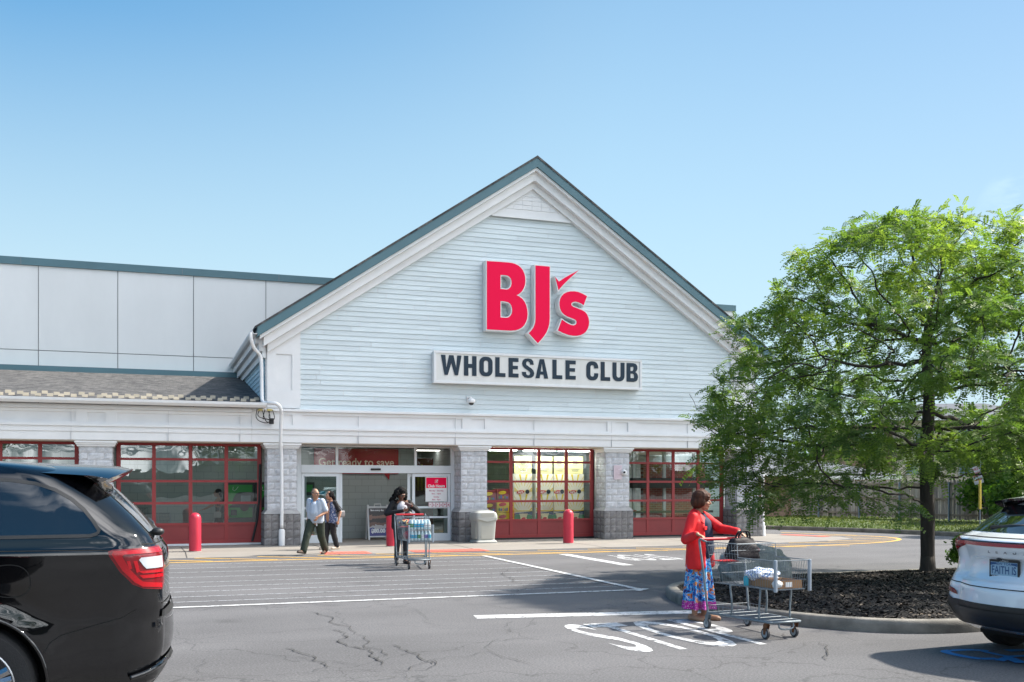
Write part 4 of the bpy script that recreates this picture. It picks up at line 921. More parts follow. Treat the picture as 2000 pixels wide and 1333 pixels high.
# green kiosks in the lobby
M_kdark = mat('kiosk_dark', (.03, .036, .04), rough=.35); M_kgreen = mat('kiosk_green', (.03, .34, .05), rough=.35)
def kiosk(x, lb):
    t = thing('kiosk', lb, 'kiosk', (x, 31.45, .01), 0, 'green vending kiosks in the lobby')
    mb = MB(); mb.cbox(-.41, .41, 0, .7, 0, 1.78, .015); mb.build('cabinet', M_kdark, t)
    mb = MB(); mb.prism([[(-.35, .72), (.35, .72), (.35, 1.70), (-.35, 1.70)]], lambda a, z, d: (a, d, z), -.012, -.002); mb.build('green_panel', M_kgreen, t)
    mb = MB(); mb.prism([[(-.35, 1.02), (.35, 1.02), (.35, 1.48), (-.02, 1.48), (-.12, 1.44), (-.2, 1.3), (-.25, 1.1)]], lambda a, z, d: (a, d, z), -.016, -.013); mb.build('dark_panel', M_kdark, t)
    mb = MB(); mb.cbox(.02, .30, -.035, -.017, 1.18, 1.38, .006); mb.build('screen', mat('kiosk_screen', (.25, .32, .36), rough=.2), t)
    mb = MB(); mb.cbox(-.27, -.10, -.035, -.0125, .79, .95, .006); mb.build('cash_slot', M_kdark, t)
    mb = MB(); mb.lathe([(.13, 0), (.13, .006)], 20, Matrix.Translation((.12, -.018, 1.04)) @ Matrix.Rotation(R(90), 4, 'X')); mb.build('badge', mat('kiosk_badge', (.08, .03, .03)), t)
    mb = MB(); mb.tube([(-.20, -.016, 1.64), (-.22, -.016, 1.55), (-.17, -.016, 1.52), (-.12, -.016, 1.56), (-.06, -.016, 1.64)], .006, 4); mb.build('emblem_line', M_pale, t)
for x, lb in ((2.50, 'green and black kiosk with small screen beside the dark haired woman indoors'), (3.35, 'green and black kiosk mostly hidden behind the white downspout pier'), (4.30, 'green and black kiosk behind the glass door by the walking couple')): kiosk(x, lb)
mb = MB(); mb.box(4.62, 5.0, 31.2, 31.25, 1.42, 1.53); tag(mb.build('blue_sign_bar', mat('sign_cyan', (.02, .42, .62), rough=.4)), 'small bright blue sign bar behind the glass door leaf', 'sign')
# red machine and yellow panel beyond the lobby wall end
t = thing('vending_machine', 'red and yellow vending machine seen past the end of the lobby wall', 'vending machine', (8.55, 33.4, .01))
mb = MB(); mb.cbox(-.45, .45, 0, .8, 0, 2.6, .02); mb.build('cabinet', mat('machine_red', (.22, .02, .015), rough=.4), t)
mb = MB()
for k in range(6): mb.cbox(-.36+.12*k, -.28+.12*k, -.03, -.003, 1.5, 2.4-.1*(k % 3), .006)
mb.build('front_stripes', mat('machine_yellow', (.5, .28, .03), rough=.4), t)
# ---- snack displays behind the third glazed door
M_ly = mat('display_yellow', (.72, .56, .03), rough=.5); M_lw = mat('display_cream', (.74, .74, .66), rough=.55); M_lg = mat('display_green', (.02, .22, .08), rough=.5); M_lb = mat('display_navy', (.03, .06, .14), rough=.4); M_chip_ = mat('snack_bag', (.75, .68, .42), rough=.35); M_lr = mat('snack_red', (.55, .02, .03), rough=.4)
def logo(mb, x, z, w, y, mi_):
    n = 18; mb.mi(mi_); mb.add([(x+w/2*math.cos(2*math.pi*i/n), y, z+.22*w*math.sin(2*math.pi*i/n)+.05*w*math.cos(2*math.pi*i/n)) for i in range(n)], [tuple(range(n))])
def display(x, w, lb):
    t = thing('snack_display', lb, 'display', (x, 30.55, .01), 0, 'tall yellow snack displays behind the glass'); h = w/2
    mb = MB(); mb.cbox(-h, h, 0, .5, .10, 2.05, .01); mb.box(-h-.02, h+.02, -.01, .5, 0, .10); mb.build('carton', M_lw, t)
    mb = MB()                                             # radiating rays on the bin fronts
    for z0 in (.98, 1.62):
        for k in range(15):
            a = R(12+156*k/14); c = (0, z0-.16); r0, r1 = .20, .62
            if k % 2: continue
            q = [(c[0]+r*math.cos(a+da), c[1]+r*math.sin(a+da)) for r, da in ((r0, -.03), (r1, -.055), (r1, .055), (r0, .03))]
            q = [(max(-h+.01, min(h-.01, a_)), max(z0-.1, min(z0+.42, b_))) for a_, b_ in q]; mb.add([(a_, -.004, b_) for a_, b_ in q], [(0, 1, 2, 3)])
        mb.box(-h, h, -.006, -.001, z0-.13, z0-.1)
    mb.build('ray_print', M_ly, t, fix=False)
    mb = MB(); mb.prism([[(-h, .58), (h, .58), (h, .72), (0, .78), (-h, .74)]], lambda a, z, d: (a, d, z), -.008, -.002); mb.build('green_band', M_lg, t)
    mb = MB(); mb.prism([[(-h, .745), (0, .785), (h, .725), (h, .86), (.1, .83), (-h, .79)]], lambda a, z, d: (a, d, z), -.008, -.002); mb.build('navy_band', M_lb, t)
    mb = MB(); b_ = [(-.12, .56), (.12, .56), (.10, .66), (.14, .78), (-.14, .78), (-.10, .66)]; mb.prism([b_], lambda a, z, d: (a, d, z), -.03, -.009); mb.mi(1); logo(mb, 0, .63, .14, -.032, 1); mb.build('printed_bag', [M_chip_, M_lr], t)
    mb = MB(); mb.cbox(-h+.02, h-.02, .02, .05, 2.06, 2.62, .008); mb.build('header_card', mat('display_pale', (.78, .72, .32), rough=.5), t)
    mb = MB(); mb.mi(0); logo(mb, -h*.3, 1.47, .26, -.007, 0); mb.mi(1); vs, fs = text_shape("Lay's", .09, .004); mb.add([(-h*.3+a, -.009, 1.47+b) for a, b, _ in vs], fs); mb.mi(2); mb.lathe([(.07, 0), (.07, .004)], 16, Matrix.Translation((h*.45, -.004, 1.48)) @ Matrix.Rotation(R(90), 4, 'X')); mb.build('logo_print', [M_lr, M_pale, M_ink], t, fix=False)
    mb = MB(); mb.mi(0); mb.lathe([(.10, 0), (.10, .004)], 16, Matrix.Translation((0, .015, 2.42)) @ Matrix.Rotation(R(90), 4, 'X')); mb.box(-.16, .16, .012, .016, 2.2, 2.23); mb.box(-.12, .12, .012, .016, 2.14, 2.17); mb.build('header_print', mat('header_grey', (.35, .36, .25), rough=.5), t)
for x, w, lb in ((11.20, .62, 'leftmost of the tall yellow snack displays, next to the stacked yellow boxes'), (11.93, .60, 'second tall yellow snack display from the stacked boxes'), (12.45, .40, 'narrow tall yellow snack display between two wider ones'), (13.0, .62, 'tall yellow snack display closest to the notice pier')): display(x, w, lb)
kx = 0
for x, z, w, h, red in ((10.05, 0, .42, .42, 1), (10.05, .43, .42, .36, 0), (10.05, .80, .42, .36, 1), (10.05, 1.17, .42, .36, 1), (10.50, 0, .42, .42, 0), (10.50, .43, .42, .38, 0), (10.50, .82, .42, .38, 0), (10.50, 1.21, .42, .36, 1), (10.80, 0, .14, .42, 0), (10.80, .43, .14, .38, 0), (10.80, .82, .14, .38, 0)):
    kx += 1; row = ('bottom', 'second', 'third', 'top')[[0, .43, .8, 1.17].index(z) if x == 10.05 else [0, .43, .82, 1.21].index(z)]
    where = {10.05: 'in the stack nearest the trash bin', 10.50: 'in the wide middle stack', 10.80: 'in the narrow stack beside the displays'}[x]
    t = thing('snack_box', ('dark red' if red else 'yellow')+' snack box, '+row+' one '+where, 'box', (x, 30.5, z+.01), 0, 'stacked snack boxes behind the glass')
    mb = MB(); mb.cbox(-w/2, w/2, 0, .4, 0, h, .006); mb.build('carton', mat('box_red', (.20, .02, .03), rough=.5) if red else M_ly, t)
    mb = MB(); rb = random.Random(kx)
    if w > .2:
        logo(mb, -.02, h*.68, .26, -.003, 0)
        for k in range(5): mb.mi(1+k % 3); mb.box(-.15+.065*k, -.105+.065*k, -.0035, -.002, h*.15, h*(.34+.1*rb.random()))
    else: logo(mb, 0, h*.6, .1, -.003, 0)
    mb.build('box_print', [M_lr if not red else M_ly, M_lg, mat('print_blue', (.03, .1, .4)), mat('print_orange', (.6, .2, .03))], t, fix=False)
t = thing('checkout_stand', 'small dark checkout stand with red top inside the right hand glazed door', 'stand', (15.0, 30.6, .01))
mb = MB(); mb.cbox(-.22, .22, 0, .3, .0, .82, .02); mb.build('body', M_kdark, t); mb = MB(); mb.cbox(-.24, .24, -.02, .32, .82, .86, .01); mb.build('top', M_lr, t); mb = MB(); mb.cbox(-.17, .17, -.012, -.002, .62, .78, .004); mb.build('front_label', mat('label_blue', (.3, .5, .6)), t)
# ================================================================= trees, shrubs, boulder
def leaf_mat(name, lo, mid, hi, trans=.45):
    m = bpy.data.materials.new(name); m.use_nodes = True; t = m.node_tree; t.nodes.clear()
    at = add(t, 'ShaderNodeAttribute', attribute_name='tone'); rp = add(t, 'ShaderNodeValToRGB'); rp.color_ramp.elements[0].color = (*lo, 1); rp.color_ramp.elements[1].color = (*hi, 1)
    e = rp.color_ramp.elements.new(.5); e.color = (*mid, 1); t.links.new(at.outputs['Fac'], rp.inputs[0])
    d = add(t, 'ShaderNodeBsdfPrincipled'); d.inputs['Roughness'].default_value = .5; d.inputs['Specular IOR Level'].default_value = .3; t.links.new(rp.outputs[0], d.inputs['Base Color'])
    tl = add(t, 'ShaderNodeBsdfTranslucent'); g_ = add(t, 'ShaderNodeMix', data_type='RGBA', blend_type='MULTIPLY'); g_.inputs[0].default_value = 1; g_.inputs[7].default_value = (1.35, 1.5, .6, 1); t.links.new(rp.outputs[0], g_.inputs[6]); t.links.new(g_.outputs[2], tl.inputs[0])
    ms = add(t, 'ShaderNodeMixShader'); ms.inputs[0].default_value = trans; o = add(t, 'ShaderNodeOutputMaterial')
    t.links.new(d.outputs[0], ms.inputs[1]); t.links.new(tl.outputs[0], ms.inputs[2]); t.links.new(ms.outputs[0], o.inputs[0]); return m
M_bark = mat('bark_dark', (.045, .038, .033), rough=.95, var=.45, vs=7, bump=1.0, bs=22, stretch=(1, 1, .25), det=8)
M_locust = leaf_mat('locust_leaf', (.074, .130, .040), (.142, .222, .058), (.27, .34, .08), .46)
M_bush = leaf_mat('bush_leaf', (.03, .075, .018), (.065, .14, .022), (.14, .24, .035))
def grow(base, attract, step=.16, infl=.9, kill=.30, seed=1, maxit=150):
    """space colonisation: returns nodes, parents"""
    N = [np.array(p, float) for p in base]; par = [-1]+list(range(len(base)-1)); A = attract.copy(); rs_ = np.random.default_rng(seed)
    for it in range(maxit):
        if len(A) == 0: break
        P_ = np.array(N); best = np.full(len(A), 1e9); bi = np.zeros(len(A), int)
        for c0 in range(0, len(P_), 800):
            d = np.linalg.norm(A[:, None]-P_[None, c0:c0+800], axis=2); j = d.argmin(1); dm = d[np.arange(len(A)), j]; u = dm < best; best[u] = dm[u]; bi[u] = j[u]+c0
        R_ = infl if it > 12 else 3.5
        m = best < R_
        if not m.any(): break
        new = []
        for k in np.unique(bi[m]):
            v = A[m & (bi == k)]-P_[k]; v = (v/np.linalg.norm(v, axis=1)[:, None]).mean(0); l = np.linalg.norm(v)
            if l < .15: v = v+rs_.normal(0, .4, 3); l = np.linalg.norm(v)
            v = v/l+rs_.normal(0, .16, 3); v /= np.linalg.norm(v); new.append((k, P_[k]+v*step))
        for k, p in new: N.append(p); par.append(int(k))
        P2 = np.array([p for _, p in new]); d = np.linalg.norm(A[:, None]-P2[None], axis=2).min(1); A = A[d > kill]
    return np.array(N), np.array(par)
def skeleton_mesh(name, N, par, r0, rtip, mats, parent, n=7, expo=2.3, base_r=None):
    k = len(N); w = np.zeros(k); ch = [[] for _ in range(k)]
    for i in range(1, k): ch[par[i]].append(i)
    for i in range(k-1, -1, -1):
        if not ch[i]: w[i] = rtip**expo
        else: w[i] = sum(w[c] for c in ch[i])
    rad = w**(1/expo); rad = rtip+(rad-rtip)*(r0-rtip)/max(rad.max()-rtip, 1e-6)
    mb = MB(); done = set()
    def chain(start):
        st = [start]
        while st:
            i = st.pop(); pts = []; rs_ = []
            if par[i] >= 0: pts.append(N[par[i]]); rs_.append(min(rad[par[i]], rad[i]*1.25))
            while True:
                pts.append(N[i]); rs_.append(rad[i])
                if not ch[i]: break
                c = sorted(ch[i], key=lambda q: -rad[q]); st += c[1:]; i = c[0]
            if len(pts) > 1: mb.tube(pts, rs_, n if rs_[0] > .03 else 5 if rs_[0] > .012 else 3)
    chain(0)
    return mb.build(name, mats, parent, smooth=True, fix=False), rad, ch
def fronds(org, dirs, rn, length=(.16, .30), pairs=9, lw=.011, ll=.034, droop=1.0):
    """pinnate leaves: arrays of leaflet quads"""
    n = len(org); t = np.linspace(.12, 1, pairs)[None, :]; L = rn.uniform(*length, n)[:, None]
    d = dirs/np.linalg.norm(dirs, axis=1)[:, None]; side = np.cross(d, np.array((0, 0, 1.0))); side /= np.maximum(np.linalg.norm(side, axis=1)[:, None], 1e-6); up = np.cross(side, d)
    roll = rn.uniform(-.7, .7, n)[:, None]; s2 = side*np.cos(roll)+up*np.sin(roll); 
    pos = org[:, None]+d[:, None]*(t*L)[..., None]; pos[..., 2] -= droop*(t*L)**2*rn.uniform(.9, 2.4, n)[:, None]
    V = []
    tang = d[:, None]*np.ones((1, pairs, 1)); tang[..., 2] -= droop*2*(t*L)*1.5; tang /= np.linalg.norm(tang, axis=2)[..., None]
    for sg in (-1, 1):
        a = s2[:, None]*sg*.86+tang*.5; a += rn.normal(0, .12, a.shape); a /= np.linalg.norm(a, axis=2)[..., None]
        b = np.cross(a, np.cross(a, tang)); b /= np.maximum(np.linalg.norm(b, axis=2)[..., None], 1e-6)
        k = (ll*(1.15-.6*np.abs(t-.5)))[..., None]*(L/.24)[..., None]; w = lw*(L/.24)[..., None]
        V.append(np.stack([pos, pos+a*k*.55+b*w, pos+a*k, pos+a*k*.45-b*w], 2))
    V = np.concatenate(V, 1).reshape(-1, 3); return V
def locust_tree():
    base = Vector((12.61, 14.14, .16)); t = thing('locust_tree', 'leafy green honey locust tree with dark trunk in the mulch island', 'tree', base)
    rn = np.random.default_rng(21)
    prof = [(1.1, 3.3), (1.4, 3.45), (2.0, 3.8), (2.7, 4.1), (3.4, 4.0), (4.1, 3.7), (4.7, 2.75), (5.25, 2.4), (5.7, 2.2), (6.05, 1.7), (6.3, .6)]
    zs_, rs_ = zip(*prof); A = []
    while len(A) < 3300:
        z = rn.uniform(1.1, 6.3); a = rn.uniform(0, 6.283); r = np.interp(z, zs_, rs_)
        r *= 1+.20*noise.noise((math.cos(a)*1.6, math.sin(a)*1.6, z*.8+3))+.07*math.sin(z*4.6+2*a)
        q = rn.uniform(0, 1)**.42*r; x, y = q*math.cos(a), q*math.sin(a)
        if z < 2.75-.42*q+.25*math.cos(a): continue                       # high near the trunk, hanging low on the outside
        if z < 2.1 and rn.uniform() < .3: continue
        if noise.noise((x*.62+7, y*.62, z*1.9)) < -.07: continue          # flat tiers with sky between them
        A.append((x, y, z-.16))
    A = np.array(A)
    trunk = [(0, 0, 0), (.0, .0, .3), (-.005, .0, .6), (.0, .0, .9), (-.01, 0, 1.2), (-.02, 0, 1.5), (-.02, 0, 1.75), (-.03, .0, 2.0), (-.02, .01, 2.25), (0, .0, 2.5), (.02, 0, 2.8), (.03, 0, 3.1), (.0, .0, 3.4), (-.03, .0, 3.7), (-.02, 0, 4.0), (0, 0, 4.3)]
    N, par = grow(trunk, A, step=.17, infl=1.0, kill=.24, seed=4)
    sk, rad, ch = skeleton_mesh('trunk', N, par, .118, .0045, M_bark, t, 10, 2.45)
    fl = MB(); fl.lathe([(.17, -.03), (.145, .05), (.128, .16), (.119, .32)], 14); fl.build('root_flare', M_bark, t, smooth=True, fix=False)
    tips = np.array([i for i in range(len(N)) if rad[i] < .0125 and N[i][2] > .9])
    org, dr, tone = [], [], []
    for i in tips:
        p = N[i]
        if noise.noise((p[0]*1.5+2, p[1]*1.5, p[2]*2.2)) < -.23: continue          # leaves sit in clumps
        d = p-N[par[i]]; d /= np.linalg.norm(d)+1e-9; m = 15 if not ch[i] else 6
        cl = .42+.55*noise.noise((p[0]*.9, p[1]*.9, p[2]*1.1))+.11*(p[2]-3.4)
        for _ in range(m):
            v = d*.6+rn.normal(0, .75, 3)*np.array((1, 1, .45)); org.append(p+rn.normal(0, .085, 3)); dr.append(v); tone.append(np.clip(cl+rn.normal(0, .14), 0, 1))
    org = np.array(org); dr = np.array(dr); tone = np.array(tone)
    V = fronds(org, dr, rn, (.17, .34), 8, .0150, .048, .65)
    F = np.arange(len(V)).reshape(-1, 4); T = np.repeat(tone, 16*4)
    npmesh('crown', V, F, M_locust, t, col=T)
    return len(tips), len(org)
print('locust', locust_tree())
def leafy(name, lb, cat, loc, blobs, n, size, rn, m, trunk=None, group=None, scale_noise=1.2, branch=True):
    """crown of leaf-sized faces filling a few overlapping lumps, with limbs running into them"""
    t = thing(name, lb, cat, loc, 0, group); blobs = np.array(blobs, float); vol = np.prod(blobs[:, 3:6], 1); pr = vol/vol.sum()
    C = []; T = []
    while len(C) < n:
        k = rn.choice(len(blobs), p=pr); u = rn.normal(size=3); u /= np.linalg.norm(u); q = rn.uniform(0, 1)**.38
        p = blobs[k, :3]+u*blobs[k, 3:6]*q*(1+.3*noise.noise(tuple(u*1.8+k)))
        nz = noise.noise(tuple(p*scale_noise)); 
        if nz < -.16 or p[2] < .02: continue
        C.append(p); T.append(np.clip(.45+.6*nz+rn.normal(0, .15), 0, 1))
    C = np.array(C); T = np.array(T); a = rn.normal(size=(n, 3)); a[:, 2] = a[:, 2]*.6-.35; a /= np.linalg.norm(a, axis=1)[:, None]; b = np.cross(a, rn.normal(size=(n, 3))); b /= np.linalg.norm(b, axis=1)[:, None]
    s = rn.uniform(.6, 1.3, n)[:, None]*size
    V = np.stack([C-a*s*.5, C+b*s*.32-a*s*.05, C+a*s*.6, C-b*s*.32-a*s*.02], 1).reshape(-1, 3)
    npmesh('crown', V, np.arange(4*n).reshape(-1, 4), m, t, col=np.repeat(T, 4))
    mb = MB(); rr_ = trunk or (.06, .5); top = rr_[1]
    mb.tube([(0, 0, -.05), (.02, 0, top*.5), (0, .02, top)], [rr_[0]*1.2, rr_[0], rr_[0]*.8], 8)
    for bl in blobs:
        c = bl[:3]; mb.tube([(0, 0, top*.8), tuple(np.array((0, 0, top))*.5+c*.5), tuple(c+np.array((0, 0, bl[5]*.5)))], [rr_[0]*.6, rr_[0]*.4, rr_[0]*.12], 5)
    mb.build('trunk', M_bark, t, smooth=True, fix=False); return t
rn = np.random.default_rng(9)
x, y = G(1866, 1106, .16); leafy('shrub', 'small rounded bright green shrub behind the white car bumper', 'shrub', (x+.12, y, .16), [(0, 0, .30, .28, .28, .30), (.12, .1, .22, .2, .2, .2), (-.05, -.08, .42, .16, .16, .16)], 2600, .05, rn, M_bush, (.02, .2), None, 4.0)
# boulder on the island
def boulder():
    x, y = G(1487, 1150, .16); t = thing('boulder', 'big rough grey green boulder at the tip of the mulch island', 'boulder', (x+.14, y+.35, .10))
    bm = bmesh.new(); bmesh.ops.create_icosphere(bm, subdivisions=5, radius=1)
    for v in bm.verts:
        p = v.co.copy(); q = 1+.28*noise.noise(p*1.1+Vector((3, 1, 5)))+.10*noise.noise(p*3.1)+.035*noise.noise(p*9)+.018*noise.noise(p*22)
        k = max(abs(p.x), abs(p.y), abs(p.z)); q *= .80+.20/k*.8
        v.co = Vector((p.x*.60*q+.09*p.z, p.y*.42*q, (p.z*.42*q+.26)))
    for v in bm.verts:
        w = noise.cell(v.co*0+Vector((0, 0, 0))) if False else 0
        if v.co.z < -.05: v.co.z = -.05
    mb = MB(); mb.bm(bm); m = mat('boulder_stone', (.17, .21, .205), rough=.95, var=.4, vs=5, bump=.9, bs=26, det=10, col2=(.27, .30, .29)); mb.build('stone', m, t, smooth=True)
boulder()
# ---- grass blades on the verge
rn = np.random.default_rng(5); VK = np.array(vk); seg = np.linalg.norm(np.diff(VK, axis=0), axis=1); cum = np.concatenate([[0], np.cumsum(seg)])
n = 60000; s_ = rn.uniform(0, cum[-1], n); i_ = np.clip(np.searchsorted(cum, s_)-1, 0, len(VK)-2); f_ = ((s_-cum[i_])/seg[i_])[:, None]; p_ = VK[i_]*(1-f_)+VK[i_+1]*f_; d_ = (VK[i_+1]-VK[i_])/seg[i_][:, None]; nn = np.stack([-d_[:, 1], d_[:, 0]], 1); o_ = .17+9*rn.uniform(0, 1, n)**1.3
q_ = p_+nn*o_[:, None]; keep = (q_[:, 1] > 14) & (q_[:, 1] < 42); q_ = q_[keep]; o_ = o_[keep]; n = len(q_); z_ = .13+np.interp(o_, [.15, 1, 3, 5, 9], [0, .07, .11, .14, .14])
a_ = rn.uniform(0, 6.28, n); h_ = rn.uniform(.03, .09, n); w_ = .02; c_ = np.stack([q_[:, 0], q_[:, 1], z_-.005], 1); sd = np.stack([np.cos(a_), np.sin(a_), 0*a_], 1)*w_; tp = np.stack([rn.normal(0, .025, n), rn.normal(0, .025, n), h_], 1)
V = np.stack([c_-sd, c_+sd, c_+tp], 1).reshape(-1, 3); tn = np.array([.5+.6*noise.noise((float(a)*.35, float(b)*.35, 0)) for a, b in q_])+rn.normal(0, .15, n)
M_blade = leaf_mat('grass_blade', (.055, .075, .022), (.085, .125, .03), (.20, .19, .07), .3)
tag(npmesh('grass', V, np.arange(3*n).reshape(-1, 3), M_blade, col=np.repeat(np.clip(tn, 0, 1), 3)), kind='stuff')
# ================================================================= beyond the verge
# stockade fence
fz = .26; FA = [G(1545, 1010, fz), G(1600, 1011, fz), G(1680, 1013, fz), G(1760, 1016, fz), G(1856, 1019, fz), G(1935, 1021, fz), G(2040, 1024, fz)]
fence = thing('stockade_fence', 'long weathered grey wooden stockade fence with pointed boards behind the verge', 'fence', (*FA[3], fz))
M_wood = mat('weathered_wood', (.28, .255, .225), rough=.9, var=.35, vs=6, bump=.4, bs=40, det=8, stretch=(3, 3, .25)); M_wood2 = mat('weathered_rail', (.20, .17, .14), rough=.9, var=.3, vs=5); M_post = mat('galvanised_post', (.16, .21, .26), rough=.5, metal=.3)
rf = random.Random(6); mb = MB(); rail = MB(); off = fence.location.copy(); FH = 1.68
for i in range(len(FA)-1):
    a, b = Vector(FA[i]), Vector(FA[i+1]); L = (b-a).length; d = (b-a)/L; nrm = Vector((d.y, -d.x)); ang = math.atan2(d.y, d.x); M = Matrix.Translation((a.x, a.y, fz)) @ Matrix.Rotation(ang, 4, 'Z')
    x = 0
    while x < L-.02:
        w = rf.uniform(.085, .105); h = FH+rf.uniform(-.04, .03); y0 = rf.uniform(0, .02); z0 = rf.uniform(.05, .12); k = rf.uniform(-.012, .012); mb.mi(rf.choice((0, 0, 1, 2)))
        mb.add([(x, y0, z0), (x+w, y0, z0), (x+w+k, y0, h-.09), (x+w/2+k, y0, h), (x+k, y0, h-.09), (x, y0+.018, z0), (x+w, y0+.018, z0), (x+w+k, y0+.018, h-.09), (x+w/2+k, y0+.018, h), (x+k, y0+.018, h-.09)], [(0, 1, 2, 3, 4), (9, 8, 7, 6, 5), (0, 5, 6, 1), (1, 6, 7, 2), (2, 7, 8, 3), (3, 8, 9, 4), (4, 9, 5, 0)], M); x += w+rf.uniform(.004, .012)
    for z in (.22, .86, 1.45): rail.box(0, L, -.07, -.002, z, z+.075, M)
for v in (mb, rail): v.v = [p-off for p in v.v]
mb.build('boards', [M_wood, mat('weathered_wood_dark', (.18, .165, .155), rough=.9, var=.35, vs=6, stretch=(3, 3, .25)), mat('weathered_wood_pale', (.31, .295, .27), rough=.9, var=.3, vs=6, stretch=(3, 3, .25))], fence, fix=False); rail.build('rails', M_wood2, fence)
for i in range(1, len(FA)):
    p = Vector((*FA[i], fz))-off; d = (Vector(FA[i])-Vector(FA[i-1])).normalized(); nrm = Vector((d.y, -d.x)); mb = MB(); mb.tube([(p.x+nrm.x*.1, p.y+nrm.y*.1, -.1), (p.x+nrm.x*.1, p.y+nrm.y*.1, FH-.12)], .04, 8); mb.build('post', M_post, fence, smooth=True, angle=50)
# brown block building
def wallbox(name, u0, u1, depth, z0, v1, m, parent=None): pass
def at_depth(u, dep, z=0):
    a = (u-1000)/FPX; w = dep; return (w*(_s+a*_c), w*(_c-a*_s))
M_brown = mat('brown_block', (.26, .175, .125), rough=.9)
t_, b_ = nodes_of(M_brown); tc = add(t_, 'ShaderNodeTexCoord'); mp = add(t_, 'ShaderNodeMapping'); mp.inputs['Rotation'].default_value = (R(90), 0, 0); t_.links.new(tc.outputs['Object'], mp.inputs[0])
br = add(t_, 'ShaderNodeTexBrick', i_Scale=1.0); br.inputs['Brick Width'].default_value = .55; br.inputs['Row Height'].default_value = .27; br.inputs['Mortar Size'].default_value = .012; br.inputs['Color1'].default_value = (.27, .185, .135, 1); br.inputs['Color2'].default_value = (.225, .15, .11, 1); br.inputs['Mortar'].default_value = (.14, .105, .085, 1)
t_.links.new(mp.outputs[0], br.inputs['Vector']); t_.links.new(br.outputs['Color'], b_.inputs['Base Color'])
M_groof = mat('grey_roof', (.10, .11, .13), rough=.9, var=.2, vs=4)
D1 = 46; zz = lambda v, d: EYE+(948-v)*d/FPX
ax, ay = at_depth(1440, D1); t = thing('block_building', 'low brown block building with grey hipped roof beyond the verge', 'building', (ax, ay, .25), -R(19.5))
W1 = (1768-1440)*D1/FPX; h1 = zz(930, D1)-.25
M_ = [(0, 0), (W1, 0)]
mb = MB(); k1 = (1540-1440)*D1/FPX; mb.box(0, k1, 0, 9, -.3, h1); mb.box(k1, W1, 1.6, 9, -.3, h1-.12); mb.build('wall', M_brown, t)
mb = MB(); mb.box(-.3, k1+.15, -.35, -.02, h1+.002, h1+.2); mb.box(k1+.152, W1+.3, 1.2, 1.58, h1-.15, h1+.02); mb.build('fascia', M_trim, t)
mb = MB(); rt = zz(886, D1+4)-.25
mb.add([(-.4, -.4, h1+.2), (k1+.25, -.4, h1+.2), (k1+.25, 1.2, h1+.2), (W1+.3, 1.2, h1+.04), (W1+.3, 9.4, h1+.04), (-.4, 9.4, h1+.2), (k1*.4, 4.4, rt), (k1*.9, 4.4, rt), (W1*.75, 5, h1+.75)], [(0, 1, 7, 6), (1, 2, 8, 7), (2, 3, 8), (3, 4, 8), (4, 5, 6, 7, 8), (5, 0, 6)]); mb.build('roof', M_groof, t, fix=False)
mb = MB(); mb.box(W1-1.35, W1-.35, 1.55, 1.6, .9, h1-.2); wf = mb.build('window', M_trim, t); mb = MB(); mb.box(W1-1.3, W1-.4, 1.53, 1.549, .95, h1-.25); mb.build('pane', mat('far_glass', (.08, .14, .16), rough=.1), wf)
# pale brick house
D2 = 60; ax, ay = at_depth(1752, D2); t = thing('brick_house', 'two storey cream brick house behind the fence and tree', 'house', (ax, ay, .3), -R(24))
M_cb = mat('cream_brick', (.46, .40, .32), rough=.9)
t_, b_ = nodes_of(M_cb); tc = add(t_, 'ShaderNodeTexCoord'); mp = add(t_, 'ShaderNodeMapping'); mp.inputs['Rotation'].default_value = (R(90), 0, 0); t_.links.new(tc.outputs['Object'], mp.inputs[0])
br = add(t_, 'ShaderNodeTexBrick', i_Scale=1.0); br.inputs['Brick Width'].default_value = .4; br.inputs['Row Height'].default_value = .13; br.inputs['Mortar Size'].default_value = .012; br.inputs['Color1'].default_value = (.50, .44, .35, 1); br.inputs['Color2'].default_value = (.42, .36, .29, 1); br.inputs['Mortar'].default_value = (.30, .27, .23, 1)
t_.links.new(mp.outputs[0], br.inputs['Vector']); t_.links.new(br.outputs['Color'], b_.inputs['Base Color'])
mb = MB(); mb.box(0, 9, 0, 8, -.4, 5.3); mb.build('wall', M_cb, t)
mb = MB(); mb.add([(-.4, -.4, 5.3), (9.4, -.4, 5.3), (9.4, 8.4, 5.3), (-.4, 8.4, 5.3), (2.5, 4, 6.5), (6.5, 4, 6.5)], [(0, 1, 5, 4), (1, 2, 5), (2, 3, 4, 5), (3, 0, 4), (3, 2, 1, 0)]); mb.build('roof', M_groof, t, fix=False)
mb = MB(); mb.box(-.42, 9.42, -.45, -.38, 5.2, 5.36); mb.build('fascia', M_trim, t)
for x, z, w, h in ((.5, 2.0, .75, .8), (1.75, 2.0, .75, .8), (3.5, 1.9, 1.1, 1.1), (5.6, 3.4, 1.1, 1.3), (1.0, 3.6, 1.1, 1.2), (3.4, 3.6, 1.1, 1.2)):
    mb = MB(); mb.box(x, x+w, -.05, -.005, z, z+h); f = mb.build('window', mat('window_frame_grey', (.35, .36, .36)), t)
    mb = MB(); mb.box(x+.06, x+w-.06, -.058, -.051, z+.06, z+h-.06); mb.build('pane', mat('far_glass', (.08, .14, .16)), f)
mb = MB(); mb.box(-2.6, -.01, 1.0, 8, -.4, 5.0); mb.build('side_wing', mat('brown_siding', (.22, .15, .10), rough=.9), t)
mb = MB(); mb.box(-2.0, -.5, .93, .999, 3.5, 4.6); f = mb.build('window', M_trim, t); mb = MB(); mb.box(-1.9, -.6, .92, .929, 3.6, 4.5); mb.build('pane', mat('far_glass', (.08, .14, .16)), f)
